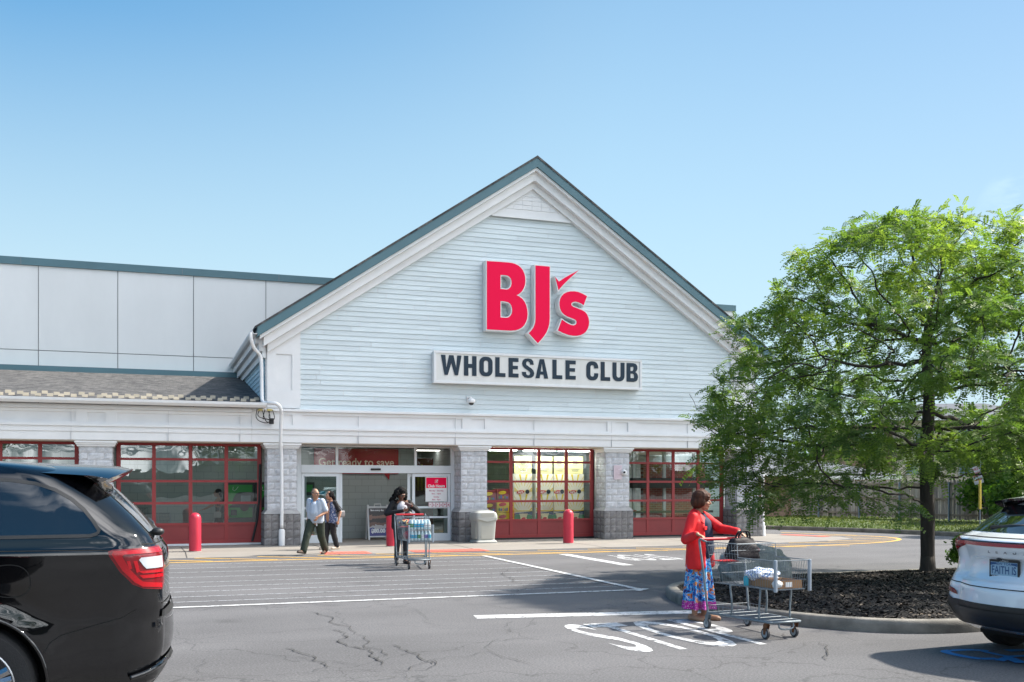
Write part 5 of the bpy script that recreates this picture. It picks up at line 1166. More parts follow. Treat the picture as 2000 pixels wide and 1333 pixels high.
# trees along the right behind the fence
rn = np.random.default_rng(31)
for (u, dep, blobs, n, lb) in (
    (1935, 39, [(0, 0, 2.2, 1.5, 1.4, 1.5), (.9, .3, 3.0, 1.3, 1.2, 1.2), (-.6, 0, 1.4, 1.0, 1.0, 1.0), (.7, -.2, 1.2, 1.2, 1.0, 1.0)], 9000, 'bright green bushy tree leaning over the fence beside the tilted sign'),
    (2010, 34, [(0, 0, 2.2, 1.7, 1.4, 1.8), (.6, .2, 3.6, 1.3, 1.3, 1.2), (-.5, 0, 1.2, 1.2, 1.1, 1.0)], 9000, 'dense green tree above the roof of the white car'),
    (2030, 70, [(0, 0, 5.2, 3.2, 3, 2.6), (2, 0, 4.0, 3, 3, 2.4)], 6000, 'tall tree far behind the cream brick house'),
    (1620, 88, [(0, 0, 4.0, 2.8, 2.6, 2.0), (2.6, 0, 4.3, 2.4, 2.4, 1.9), (-2.2, 0, 3.4, 2.0, 2, 1.6)], 6000, 'distant tree above the roof of the brown block building')):
    x, y = at_depth(u, dep); leafy('broadleaf_tree', lb, 'tree', (x, y, .25), blobs, n, .17 if dep < 50 else .34, rn, M_bush, (.1, 1.6), 'trees behind the fence', .8)
# tilted parking sign and yellow marker post on the verge
x, y = G(1940, 1035, .2); t = thing('parking_sign', 'tilted white parking sign with red print on a dark post', 'sign', (x, y, .2))
d_ = (948-965)*0; dep = 1987*(1.7-.2)/(1035-948); k = dep/FPX; T = Matrix.Rotation(-R(19.5), 4, 'Z') @ Matrix.Rotation(R(-17), 4, 'Y'); 
mb = MB(); mb.box(-.03, .03, -.02, .02, -.1, 2.25, T); mb.build('post', mat('sign_post', (.05, .05, .05), rough=.6), t)
mb = MB(); mb.cbox(-.16, .16, -.032, -.022, 1.62, 2.22, .01, T); mb.build('plate', mat('sign_white', (.62, .60, .62), rough=.4), t)
mb = MB()
for txt, z, s_ in (('NO', 2.12, .12), ('PARKING', 1.99, .075), ('FIRE LANE', 1.90, .06)): vs, fs = text_shape(txt, s_, .003); mb.add([(a, -.034, z+b) for a, b, _ in vs], fs, T)
mb.add([(-.12, -.034, 1.74), (.06, -.034, 1.74), (.06, -.034, 1.70), (.13, -.034, 1.76), (.06, -.034, 1.82), (.06, -.034, 1.78), (-.12, -.034, 1.78)], [(0, 1, 2, 3, 4, 5, 6)], T); mb.build('lettering', mat('sign_print_red', (.45, .03, .05), rough=.5), t, fix=False)
x, y = at_depth(1914, 29.5); t = thing('marker_pole', 'thin yellow guy wire sleeve standing in front of the wooden fence', 'pole', (x, y, .3)); z0, z1 = zz(995, 29.5)-.3, zz(938, 29.5)-.3
mb = MB(); mb.tube([(0, 0, z0), (0, 0, z1)], .035, 8); mb.build('yellow_sleeve', mat('sleeve_yellow', (.55, .40, .05), rough=.5), t, smooth=True, angle=50); mb = MB(); mb.tube([(0, 0, -.1), (0, 0, z0)], .012, 6); mb.tube([(0, 0, z1), (.9, .6, 7.5)], .008, 5); mb.build('wire', M_post, t)
# ---- what the glass and the paint reflect: the far side of the parking lot
for i, (x, y, s_) in enumerate(((17, -18, 1.0), (27, -24, 1.2), (41, -22, 1.25), (7, -46, 1.5), (-14, -34, 1.2), (58, -30, 1.5))):
    leafy('lot_tree', ('broad', 'tall', 'round', 'wide', 'slim', 'large')[i]+' tree on the far side of the parking lot behind the viewer', 'tree', (x, y, 0), [(0, 0, 4.2*s_, 2.6*s_, 2.6*s_, 2.0*s_), (1.6*s_, .5, 5.2*s_, 2.0*s_, 2*s_, 1.6*s_), (-1.5*s_, 0, 5*s_, 2*s_, 2*s_, 1.5*s_), (0, 1, 3.0*s_, 2.2*s_, 2*s_, 1.2*s_)], 3500, .30, rn, M_bush, (.16, 2.4*s_), 'trees across the lot', .7)
t = thing('strip_mall', 'long low shop row with stepped parapet across the lot', 'building', (0, -95, 0)); mb = MB()
for x0, x1, h in ((-90, -42, 3.6), (-42, -20, 4.6), (-20, 6, 3.5), (6, 16, 5.0), (16, 60, 3.7), (60, 120, 4.3)): mb.box(x0, x1-.02, -20, 0, 0, h)
mb.build('wall', mat('mall_wall', (.22, .20, .17), rough=.9, var=.2, vs=.2), t)
mb = MB(); mb.box(-90, 120, .02, 2.5, 2.2, 2.8); mb.build('canopy', mat('mall_canopy', (.06, .06, .055), rough=.8), t)
# ================================================================= cars
def interp(tab, z):
    """smooth interpolation of a table [(z, a, b, ...)]"""
    zs_ = [r[0] for r in tab]
    if z <= zs_[0]: return tab[0][1:]
    if z >= zs_[-1]: return tab[-1][1:]
    i = max(j for j in range(len(zs_)) if zs_[j] <= z); i = min(i, len(zs_)-2); t = (z-zs_[i])/(zs_[i+1]-zs_[i]); out = []
    for k in range(1, len(tab[0])):
        p1, p2 = tab[i][k], tab[i+1][k]; h = zs_[i+1]-zs_[i]
        m1 = (p2-tab[i-1][k])/(zs_[i+1]-zs_[i-1]) if i > 0 else (p2-p1)/h
        m2 = (tab[i+2][k]-p1)/(zs_[i+2]-zs_[i]) if i+2 < len(tab) else (p2-p1)/h
        # limit overshoot
        s = (p2-p1)/h
        if s == 0: m1 = m2 = 0
        else: m1 = max(0, min(3, m1/s))*s; m2 = max(0, min(3, m2/s))*s
        out.append((2*t**3-3*t*t+1)*p1+(t**3-2*t*t+t)*h*m1+(-2*t**3+3*t*t)*p2+(t**3-t*t)*h*m2)
    return out
def plan_loop(xr, xf, w, cr, cf, bow, n=40):
    """horizontal outline: rear at x=xr, nose at xf, half width w, corner radii, bow = crown of the tail"""
    half = []
    def corner(cx_, cy_, rx, ry, a0, a1, k):
        return [(cx_+rx*math.cos(R(a0+(a1-a0)*i/k)), cy_+ry*math.sin(R(a0+(a1-a0)*i/k))) for i in range(k+1)]
    y1 = w-cr*.8
    for i in range(26): y = y1*i/26; half.append((xr-bow*(1-(y/max(y1, .01))**2)*1.0, y))
    half += corner(xr+cr, w-cr*.8, cr, cr*.8, 180, 90, 12)
    for i in range(1, n): t = i/n; x = xr+cr+(xf-cf-xr-cr)*t; half.append((x, w*(1-.0)-.035*w*max(0, (abs(t-.45)-.25))**2*4))
    half += corner(xf-cf, w*.965-cf*.62, cf, cf*.62, 88, 2, 10)
    half.append((xf+.06, 0))
    full = half+[(x, -y) for x, y in reversed(half[1:-1])]
    return full
def car_shell(tab, zlist, deform=None):
    loops = []
    for z in zlist: loops.append([(x, y, z) for x, y in plan_loop(*interp(tab, z))])
    n = len(loops[0]); V = []; F = []
    for L in loops: V += [deform(*p) if deform else p for p in L]
    for k in range(len(loops)-1):
        for i in range(n): F.append((k*n+i, k*n+(i+1) % n, (k+1)*n+(i+1) % n, (k+1)*n+i))
    F.append(tuple(reversed(range(n)))); F.append(tuple(range((len(loops)-1)*n, len(loops)*n)))
    return V, F
def bvh_of(V, F): return BVHTree.FromPolygons([Vector(v) for v in V], F)
def bool_cut(name, V, F, cutters, mats, parent, angle=38):
    me = bpy.data.meshes.new(name); me.from_pydata(V, [], F); me.update(); bm = bmesh.new(); bm.from_mesh(me); bmesh.ops.recalc_face_normals(bm, faces=bm.faces[:]); bm.to_mesh(me); bm.free()
    o = bpy.data.objects.new(name, me); COL.objects.link(o); cs = []
    for cv, cf in cutters:
        cm = bpy.data.meshes.new('cutter'); cm.from_pydata(cv, [], cf); bm = bmesh.new(); bm.from_mesh(cm); bmesh.ops.recalc_face_normals(bm, faces=bm.faces[:]); bm.to_mesh(cm); bm.free()
        c = bpy.data.objects.new('cutter', cm); COL.objects.link(c); cs.append(c); m = o.modifiers.new('cut', 'BOOLEAN'); m.object = c; m.operation = 'DIFFERENCE'; m.solver = 'EXACT'
    dg = bpy.context.evaluated_depsgraph_get(); m2 = bpy.data.meshes.new_from_object(o.evaluated_get(dg))
    for c in cs: bpy.data.objects.remove(c)
    bpy.data.objects.remove(o); m2.name = name; m2.materials.clear()
    return link(name, m2, mats, parent, True, angle)
def cyl_cut(x, z, r, y0, y1, n=48):
    V = [(x+r*math.cos(2*math.pi*i/n), y, z+r*math.sin(2*math.pi*i/n)) for y in (y0, y1) for i in range(n)]
    return V, [tuple(range(n)), tuple(reversed(range(n, 2*n)))]+[(i, (i+1) % n, n+(i+1) % n, n+i) for i in range(n)]
def patch(bvh, outline, fr, to, off=.004, res=.05, thick=0.0, smooth_it=0):
    """2-D outline -> mesh lying on the body; fr(u,v) start point, to = ray direction; returns MB"""
    out = [Vector((p[0], p[1])) for p in outline]; dn = []
    for i, p in enumerate(out):
        q = out[(i+1) % len(out)]; k = max(1, int((q-p).length/res))
        for j in range(k): dn.append(p+(q-p)*j/k)
    pts = list(dn); nb = len(dn); x0, x1 = min(p.x for p in dn), max(p.x for p in dn); y0, y1 = min(p.y for p in dn), max(p.y for p in dn); L = [(p.x, p.y) for p in dn]
    x = x0+res/2
    while x < x1:
        y = y0+res/2
        while y < y1:
            if inside(x, y, L) and edge_d(x, y, L) > res*.45: pts.append(Vector((x, y)))
            y += res
        x += res
    r = delaunay_2d_cdt(pts, [], [list(range(nb))], 1, 1e-6); V = []; ok = []
    d = Vector(to).normalized()
    for p in r[0]:
        h = bvh.ray_cast(Vector(fr(p.x, p.y)), d)
        if h[0] is None: V.append(None)
        else: V.append(h[0]-d*off)
    mb = MB(); idx = {}; vs = []
    for i, v in enumerate(V):
        if v is not None: idx[i] = len(vs); vs.append(v)
    fs = [tuple(idx[i] for i in f) for f in r[2] if all(i in idx for i in f)]
    fs = [f for f in fs if max((vs[f[k]]-vs[f[k-1]]).length for k in range(3)) < res*4.5]      # leave off slivers where the body turns away
    mb.add(vs, fs)
    return mb
def line_on(bvh, pts, fr, to, w, off=.003):
    """narrow ribbon following the body along a 2-D polyline"""
    P_ = [Vector(p) for p in pts]; a = []; b = []; d = Vector(to).normalized()
    for i, p in enumerate(P_):
        t = (P_[min(i+1, len(P_)-1)]-P_[max(i-1, 0)]).normalized(); n = Vector((-t.y, t.x))*w/2; row = []
        for q in (p+n, p-n):
            h = bvh.ray_cast(Vector(fr(q.x, q.y)), d); row.append(h[0]-d*off if h[0] else None)
        if None not in row: a.append(row[0]); b.append(row[1])
    mb = MB(); n = len(a); mb.add(a+b, [(i, i+1, n+i+1, n+i) for i in range(n-1)]); return mb
def dens(pts, step=.03):
    o = []
    for i in range(len(pts)-1):
        a, b = Vector(pts[i]), Vector(pts[i+1]); k = max(1, int((b-a).length/step)); o += [a+(b-a)*j/k for j in range(k)]
    return o+[Vector(pts[-1])]
M_carblk = mat('car_paint_black', (.002, .0022, .003), rough=.03, coat=0.0, spec=.85)
M_tint = mat('car_glass_tint', (.008, .010, .012), rough=.012, spec=.9, coat=.8)
M_plast = mat('car_plastic_black', (.016, .017, .018), rough=.45)
M_tyre = mat('tyre_rubber', (.020, .020, .021), rough=.8, bump=.2, bs=60)
M_rim = mat('wheel_alloy', (.42, .43, .45), rough=.25, metal=1.0)
M_lred = mat('lamp_red', (.40, .004, .010), rough=.2, coat=.25)
M_lrd2 = mat('lamp_dark_red', (.16, .004, .008), rough=.2, coat=.3)
M_lclr = mat('lamp_clear', (.42, .44, .47), rough=.15, coat=.3)
M_cav = mat('wheel_housing', (.006, .006, .006), rough=.9)
M_chr = mat('chrome', (.7, .7, .72), rough=.08, metal=1.0)
def wheel(parent, x, y, z, r, w, side, five=True):
    wl = sub('wheel', parent, (x, y, z)); s = side
    mb = MB(); pr = [(r*.66, -w/2+.01), (r*.72, -w/2), (r*.93, -w/2+.004), (r*.985, -w/2+.03)]
    for k in range(5):
        y0 = -w/2+.035+k*(w-.07)/5; y1 = y0+(w-.07)/5; pr += [(r, y0+.003), (r, y1-.008), (r*.978, y1-.007), (r*.978, y1)]
    pr += [(r*.985, w/2-.03), (r*.93, w/2-.004), (r*.72, w/2), (r*.66, w/2-.01)]
    mb.lathe(pr, 72, Matrix.Rotation(R(90), 4, 'X')); 
    me = mb.build('tyre', M_tyre, wl, smooth=True, angle=40)
    mb = MB(); D = Matrix.Rotation(R(90), 4, 'X')
    mb.lathe([(r*.52, -w*.3*1), (r*.66, -w*.42), (r*.685, -w*.48), (r*.665, -w*.49), (r*.635, -w*.45), (r*.60, -w*.2), (r*.60, w*.4), (r*.66, w*.45)], 48, Matrix.Scale(s, 4, (0, 1, 0)) @ Matrix.Rotation(R(-90), 4, 'X') if False else Matrix.Rotation(R(90 if s > 0 else -90), 4, 'X'))
    mb.build('rim', M_rim, wl, smooth=True, angle=30)
    mb = MB(); yy = s*(w*.44)
    for k in range(5):
        for dd in (-.13, .13):
            a = 2*math.pi*k/5+dd+.3; a2 = 2*math.pi*k/5+dd*.55+.3
            mb.tube([(r*.10*math.cos(a2), yy*.9, r*.10*math.sin(a2)), (r*.40*math.cos(a), yy*.97, r*.40*math.sin(a)), (r*.645*math.cos(a), yy, r*.645*math.sin(a))], [.034*r/.38, .026*r/.38, .030*r/.38], 6)
    mb.ball((0, yy*.92, 0), (r*.16, .025, r*.16)); mb.build('spokes', M_rim, wl, smooth=True, angle=40)
    mb = MB(); mb.lathe([(r*.46, -.012), (r*.46, .012)], 40, Matrix.Translation((0, yy*.3, 0)) @ D); mb.build('brake_disc', mat('brake_steel', (.12, .12, .12), rough=.4, metal=.8), wl)
    return wl
# ---------------------------------------------------------------- black car on the left: local x forward (from tail), y left, z up
def black_suv():
    Yc = 7.26+.965; Xr = .235
    t = thing('black_suv', 'shiny black car parked close by with its tail toward the store entrance', 'car', (Xr, Yc, 0), math.pi); t.scale = (1, 1, 1.02)
    HB = 5.05
    #      z    xr   xf    w    cr   cf   bow
    tab = [(.28, .30, 4.92, .86, .22, .5, .06), (.36, .20, 5.0, .915, .26, .6, .07), (.44, .20, 5.03, .945, .30, .7, .08), (.52, .165, 5.05, .955, .32, .75, .08), (.66, .152, 5.05, .958, .33, .75, .075), (.76, .154, 5.04, .958, .33, .7, .07), (.80, .158, 5.03, .957, .31, .7, .055), (.86, .155, 5.0, .958, .29, .65, .05), (.95, .16, 4.98, .962, .27, .6, .05), (1.08, .158, 4.9, .968, .27, .6, .05), (1.18, .165, 4.7, .972, .28, .6, .05), (1.225, .175, 4.45, .973, .28, .6, .05), (1.26, .20, 4.1, .962, .28, .6, .05), (1.34, .25, 3.85, .945, .28, .6, .05), (1.46, .355, 3.6, .902, .30, .6, .05), (1.58, .475, 3.38, .852, .32, .6, .05), (1.68, .60, 3.15, .805, .33, .6, .06), (1.75, .71, 2.95, .765, .34, .6, .06), (1.79, .86, 2.7, .715, .34, .6, .06), (1.82, 1.05, 2.45, .62, .34, .5, .06), (1.838, 1.25, 2.2, .46, .3, .4, .06), (1.845, 1.5, 2.0, .28, .2, .2, .03)]
    wx, wz, wr = 1.33, .385, .385; fx = wx+3.04
    def deform(x, y, z):
        # flared arch lips
        for cx_ in (wx, fx):
            d = math.hypot(x-cx_, z-wz)
            if abs(y) > .5 and z < 1.05: y += math.copysign(.020*math.exp(-((d-.47)/.07)**2), y)
        # concave swage above the sill and shoulder line
        if abs(y) > .5 and .4 < x < 4.6: y -= math.copysign(.018*math.exp(-((z-.62)/.10)**2)*min(1, max(0, (x-1.7)/.3)), y)
        return (x, y, z)
    zl = [.28+(.36-.28)*i/3 for i in range(3)]+[.36+(1.845-.36)*i/86 for i in range(87)]
    V, F = car_shell(tab, zl, deform); bv = bvh_of(V, F)
    body = bool_cut('body', V, F, [cyl_cut(cx_, wz+.005, .455, a, b) for cx_ in (wx, fx) for a, b in ((.55, 1.2), (-1.2, -.55))], [M_carblk], t, 32)
    mb = MB()
    for cx_ in (wx, fx):
        for sg in (1, -1):
            n = 40; ring = []
            for i in range(n+1):
                a = R(-22+224*i/n); x, z = cx_+.458*math.cos(a), wz+.005+.458*math.sin(a); y = .93
                h = bv.ray_cast(Vector((x, sg*1.4, z)), Vector((0, -sg, 0))); y = h[0].y if h[0] else sg*.93; ring.append((x, y, z))
            mb = MB(); mb.tube([(p[0]*1-(p[0]-cx_)*.006, p[1]+sg*.002, p[2]) for p in ring], .012, 6); mb.build('arch_lip', M_carblk, t, smooth=True)
    for cx_ in (wx, fx):
        for sg in (1, -1): mb = MB(); mb.box(cx_-.40, cx_+.40, sg*.56 if sg > 0 else -.6, .6 if sg > 0 else sg*.56, .3, .83); mb.build('wheel_housing', M_cav, t)
    for cx_ in (wx, fx):
        for sg in (1, -1): wheel(t, cx_, sg*.835, wz, wr, .25, sg)
    sideL = lambda x, z: (x, 1.5, z); dl = (0, -1, 0); sideR = lambda x, z: (x, -1.5, z); dr_ = (0, 1, 0)
    # rear quarter windows and the door glass ahead of them
    q = [(.60, 1.335), (.565, 1.37), (.60, 1.43), (.68, 1.53), (.80, 1.625), (.96, 1.685), (1.15, 1.71), (1.62, 1.73), (1.70, 1.33)]
    q = [(.575, 1.352), (.566, 1.372), (.60, 1.43), (.66, 1.508), (.74, 1.578), (.84, 1.637), (.96, 1.678), (1.12, 1.70), (1.45, 1.715), (1.66, 1.722), (1.70, 1.335), (.62, 1.338)]
    d2 = [(1.76, 1.335), (1.73, 1.724), (2.55, 1.725), (2.58, 1.33)]; d3 = [(2.66, 1.33), (2.63, 1.722), (2.95, 1.65), (3.55, 1.36), (3.58, 1.33)]
    for fn, dd in ((sideL, dl), (sideR, dr_)):
        for k, o_ in enumerate((q, d2, d3)):
            patch(bv, o_, fn, dd, .005, .05).build('side_window', M_tint, t, smooth=True)
        line_on(bv, dens(q+[q[0]]), fn, dd, .022, .007).build('window_trim', M_plast, t, smooth=True)
        for nm, pl, w in (('panel_seam', [(.24, 1.225), (.6, 1.245), (1.3, 1.25), (3.9, 1.22)], .006), ('panel_seam', [(.335, .845), (.42, .80), (.60, .755), (.80, .70), (.86, .66), (.90, .59)], .007), ('door_seam', [(1.72, 1.32), (1.70, .9), (1.62, .60)], .006), ('door_seam', [(2.62, 1.33), (2.62, .4)], .006)):
            line_on(bv, dens(pl), fn, dd, w, .0025).build(nm, M_cav, t, smooth=True, fix=False)
    fl = chaikin([(.985, 1.16), (1.22, 1.165), (1.22, .96), (.97, .955)], 3, True)
    line_on(bv, dens(list(fl)+[fl[0]], .02), sideL, dl, .007, .003).build('fuel_flap', M_cav, t, smooth=True, fix=False)
    # tail lamps wrap round the corners: projected along the diagonal
    for sg in (1, -1):
        dg = Vector((.60, -sg*.80, 0)); ax = Vector((.80, sg*.60, 0))            # in-plane axis
        org = Vector((.33, sg*.86, 0))-dg*1.0
        fn = lambda u, v: tuple(org+ax*u+Vector((0, 0, v)))
        L0 = [(k*.78-.045*(k > 0), z) for k, z in [(-.245, 1.262), (.30, 1.246), (.33, 1.235), (.325, 1.205), (.255, 1.10), (.165, 1.015), (.08, .985), (-.20, .965), (-.245, 1.0)]]
        lamp = patch(bv, L0, fn, dg, .010, .03).build('tail_lamp', M_lrd2, t, smooth=True)
        def bit(nm, o_, m, off): patch(bv, [(k*.78-.045*min(1, max(0, k/.1)), z) for k, z in o_], fn, dg, off, .025).build(nm, m, lamp, smooth=True)
        bit('red_surround', [(-.235, 1.252), (.30, 1.236), (.312, 1.215), (.24, 1.105), (.155, 1.03), (.075, .998), (-.19, .98), (-.19, 1.01), (.06, 1.03), (.125, 1.055), (.195, 1.12), (.245, 1.20), (.23, 1.214), (-.235, 1.222)], M_lred, .014)
        bit('reverse_lens', [(-.20, 1.195), (.10, 1.19), (.12, 1.175), (.06, 1.135), (.0, 1.115), (-.20, 1.118)], M_lclr, .015)
        for z0, z1, ua in ((1.085, 1.102, .10), (1.052, 1.075, .09)): bit('red_lens', [(-.20, z0+.0), (ua-.02, z0), (ua+.03, z1), (-.20, z1)], M_lred, .015)
        bit('red_lens', [(.115, 1.10), (.135, 1.17), (.165, 1.17), (.14, 1.09)], M_lred, .015); bit('red_lens', [(.175, 1.12), (.19, 1.17), (.215, 1.17), (.195, 1.115)], M_lred, .015)
    # tailgate glass, spoiler, wiper
    rear = lambda y, z: (-1.0, y, z); dx_ = (1, 0, 0)
    g_ = [(-.76, 1.30), (.76, 1.30), (.70, 1.50), (.62, 1.66), (.55, 1.715), (-.55, 1.715), (-.62, 1.66), (-.70, 1.50)]
    patch(bv, g_, rear, dx_, .006, .05).build('rear_window', M_tint, t, smooth=True)
    for pl in ([(-.90, 1.275), (.90, 1.275)], [(-.80, .87), (.80, .87)], [(-.77, 1.28), (-.70, 1.5), (-.6, 1.72)], [(.77, 1.28), (.70, 1.5), (.6, 1.72)]): line_on(bv, dens(pl), rear, dx_, .008, .003).build('tailgate_seam', M_cav, t, fix=False)
    mb = MB(); sec = []
    for i in range(25):
        y = -.80+1.6*i/24; e = abs(y)/.80; x0 = .37+.14*e**3; zt = 1.80-.075*e**2.4; sec.append([(1.0, y*.93, zt+.028-.0), (x0+.10, y, zt+.004), (x0, y, zt-.015), (x0+.02, y, zt-.030), (x0+.16, y*.97, zt-.075), (x0+.32, y*.93, zt-.085)])
    k = 6; mb.add([p for s in sec for p in s], [(i*k+j, i*k+j+1, (i+1)*k+j+1, (i+1)*k+j) for i in range(24) for j in range(k-1)]); mb.build('roof_spoiler', M_carblk, t, smooth=True, angle=40)
    mb = MB(); mb.ball((.245, .0, 1.345), (.05, .045, .03)); mb.tube([(.225, 0, 1.35), (.23, -.25, 1.38), (.26, -.52, 1.40)], [.02, .014, .01], 6); mb.build('rear_wiper', M_plast, t, smooth=True)
    mb = MB(); mb.ball((.195, .60, 1.345), (.045, .035, .028)); mb.build('hatch_hinge', M_plast, t, smooth=True)
    # shark-fin aerial and rails
    mb = MB(); mb.prism([[(1.30, 1.855), (1.66, 1.855), (1.60, 1.872), (1.50, 1.885), (1.38, 1.932), (1.33, 1.936), (1.31, 1.925)]], lambda x, z, d: (x, d+(-.012 if d > 0 else .012)*max(0, (z-1.85)/.08), z), -.03, .03); mb.build('roof_aerial', M_carblk, t, smooth=True, angle=40)
    # lower bumper: dark valance, step pad, hitch corner
    mb = line_on(bv, dens([(-.80, .80), (.80, .80)]), rear, dx_, .05, .012); mb.build('bumper_step', M_plast, t, smooth=True, fix=False)
    patch(bv, [(-.80, .30), (.80, .30), (.86, .40), (.80, .47), (-.80, .47), (-.86, .40)], rear, dx_, .012, .06).build('rear_valance', M_plast, t, smooth=True)
    mb = MB(); mb.tube(chaikin([(.37, .95, .40), (.27, .90, .42), (.19, .80, .45), (.14, .6, .46)], 2), .018, 6); mb.build('valance_trim', M_carblk, t, smooth=True)
    mb = MB(); mb.tube([(.19, .30, .40), (.14, .0, .42), (.19, -.30, .40)], [.05, .06, .05], 8); mb.build('tow_hitch', M_plast, t, smooth=True)
    for sg in (1, -1): mb = MB(); mb.tube([(.30, sg*.45, .31), (.55, sg*.45, .31)], .045, 12); mb.build('exhaust', M_chr, t, smooth=True)
    # front: lamps and windscreen, outside the frame
    front = lambda y, z: (6.5, y, z)
    patch(bv, [(-.72, 1.28), (.72, 1.28), (.62, 1.70), (-.62, 1.70)], front, (-1, 0, 0), .006, .06).build('windscreen', M_tint, t, smooth=True)
    for sg in (1, -1): patch(bv, [(sg*.50, .92), (sg*.86, .95), (sg*.86, 1.06), (sg*.50, 1.02)], front, (-1, 0, 0), .006, .05).build('headlight', M_lclr, t, smooth=True)
    for sg in (1, -1):
        mb = MB(); mb.ball((3.35, sg*1.06, 1.36), (.07, .11, .09)); mb.build('door_mirror', M_carblk, t, smooth=True)
    return t
suv = black_suv()
sv2 = copy_tree(suv); sv2.location = (-1.0, 2.05, 0); sv2['label'] = 'added black car, unseen beside the viewer, darkening the reflections in the near car'  # car added out of view to darken what the near paint reflects
# ---------------------------------------------------------------- white car on the right
def white_suv():
    hd = R(19.5+66)                                        # heading clockwise from +Y
    fwd = Vector((math.sin(hd), math.cos(hd))); lft = Vector((-fwd.y, fwd.x))
    base = Vector(at_depth(1985, 9.75))-fwd*.13            # the plate stands here
    t = thing('white_suv', 'white car with red light bar parked beside the mulch island, rear to the viewer', 'car', (base.x, base.y, 0), math.atan2(fwd.y, fwd.x))
    M_w = mat('car_paint_white', (.82, .84, .86), rough=.2, coat=1.0)
    tab = [(.24, .34, 4.5, .80, .26, .5, .05), (.32, .16, 4.6, .87, .34, .6, .10), (.42, .05, 4.64, .905, .40, .7, .15), (.50, .02, 4.65, .918, .42, .7, .17), (.60, .03, 4.65, .925, .42, .7, .17), (.70, .045, 4.64, .925, .42, .7, .165), (.78, .09, 4.62, .922, .42, .7, .16), (.84, .135, 4.6, .920, .42, .65, .155), (.95, .165, 4.5, .922, .42, .6, .15), (1.03, .155, 4.4, .926, .41, .6, .16), (1.10, .135, 4.1, .926, .40, .6, .17), (1.16, .15, 3.8, .915, .40, .6, .165), (1.19, .20, 3.7, .895, .40, .6, .15), (1.22, .29, 3.6, .875, .40, .6, .13), (1.32, .44, 3.4, .84, .40, .6, .11), (1.44, .63, 3.15, .785, .38, .6, .09), (1.52, .74, 3.0, .745, .36, .6, .08), (1.57, .82, 2.8, .71, .34, .5, .08), (1.61, .98, 2.6, .62, .3, .5, .07), (1.64, 1.25, 2.3, .44, .3, .4, .05), (1.65, 1.5, 2.0, .25, .2, .2, .02)]
    def ss(a, b, x): t_ = min(1, max(0, (x-a)/(b-a))); return t_*t_*(3-2*t_)
    def sunk(x, y, z):
        if x < .8:                                          # plate field sunk between two slanting shoulders
            hw = .70-(z-.765)/.235*.22; k = ss(.755, .785, z)*(1-ss(.975, 1.005, z))*ss(-.03, .03, hw-abs(y)); x += .040*k
            x += .022*ss(.715, .735, z)*(1-ss(.735, .765, z))*0
        return (x, y, z)
    wx, wz, wr = .97, .355, .355; fx = wx+2.69
    V, F = car_shell(tab, [.24+(1.65-.24)*i/130 for i in range(131)], sunk); bv = bvh_of(V, F)
    bool_cut('body', V, F, [cyl_cut(cx_, wz+.01, .425, a, b) for cx_ in (wx, fx) for a, b in ((.5, 1.2), (-1.2, -.5))], [M_w], t, 32)
    mb = MB()
    for cx_ in (wx, fx):
        for sg in (1, -1): mb.box(cx_-.37, cx_+.37, .5 if sg > 0 else -.55, .55 if sg > 0 else -.5, .25, .77)
    mb.box(.36, 4.2, -.62, .62, .20, .245); mb.build('underbody', M_cav, t)
    for cx_ in (wx, fx):
        for sg in (1, -1): wheel(t, cx_, sg*.80, wz, wr, .235, sg)
    rear = lambda y, z: (-1.5, y, z); dx_ = (1, 0, 0)
    def on(nm, o_, m, off=.006, res=.04, parent=t): return patch(bv, o_, rear, dx_, off, res).build(nm, m, parent, smooth=True)
    def mir(o_): return [(-y, z) for y, z in o_]
    # lower cladding
    on('lower_cladding', [(-.82, .30), (.82, .30), (.82, .585), (.78, .59), (.66, .56), (-.66, .56), (-.78, .59), (-.82, .585)], M_plast, .010)
    on('skid_panel', [(-.60, .34), (.60, .34), (.64, .48), (.58, .50), (-.58, .50), (-.64, .48)], mat('car_plastic_grey', (.035, .037, .04), rough=.5), .024)
    for sg in (1, -1):
        q = [(.60, .602), (.82, .632), (.84, .655), (.84, .682), (.66, .660), (.62, .64)]
        on('reflector', q if sg > 0 else mir(q), M_lrd2, .010)
        line_on(bv, dens([(sg*.80, .50), (sg*.70, .47), (sg*.66, .40)]), rear, dx_, .012, .016).build('cladding_crease', M_cav, t, fix=False)
    # rear window and black band under the roof edge
    on('rear_window', [(-.80, 1.235), (.80, 1.235), (.70, 1.42), (.66, 1.50), (-.66, 1.50), (-.70, 1.42)], M_tint, .006)
    for sg in (1, -1): on('window_wing', [(sg*.80, 1.235), (sg*.835, 1.235), (sg*.72, 1.50), (sg*.70, 1.42)], M_carblk, .007)
    mb = MB(); sec = []
    for i in range(21):
        y = -.74+1.48*i/20; e = abs(y)/.74; x0 = .60-.03*(1-e*e)+.10*e**3; zt = 1.585-.05*e**2.2; sec.append([(1.2, y*.9, zt+.045), (x0+.12, y, zt+.012), (x0, y, zt-.005), (x0+.008, y, zt-.03), (x0+.12, y*.97, zt-.075), (x0+.30, y*.93, zt-.10)])
    k = 6
    mb.add([p for s in sec for p in s], [(i*k+j, i*k+j+1, (i+1)*k+j+1, (i+1)*k+j) for i in range(20) for j in range(2)]); mb.mi(1); mb.add([p for s in sec for p in s], [(i*k+j, i*k+j+1, (i+1)*k+j+1, (i+1)*k+j) for i in range(20) for j in range(2, 5)])
    mb.build('roof_spoiler', [M_w, M_carblk], t, smooth=True, angle=40)
    mb = MB(); mb.tube([(.325, -.02, 1.285), (.315, .20, 1.285), (.33, .46, 1.275)], [.034, .030, .018], 8); mb.ball((.325, -.03, 1.28), (.05, .07, .04)); mb.build('rear_wiper', M_plast, t, smooth=True)
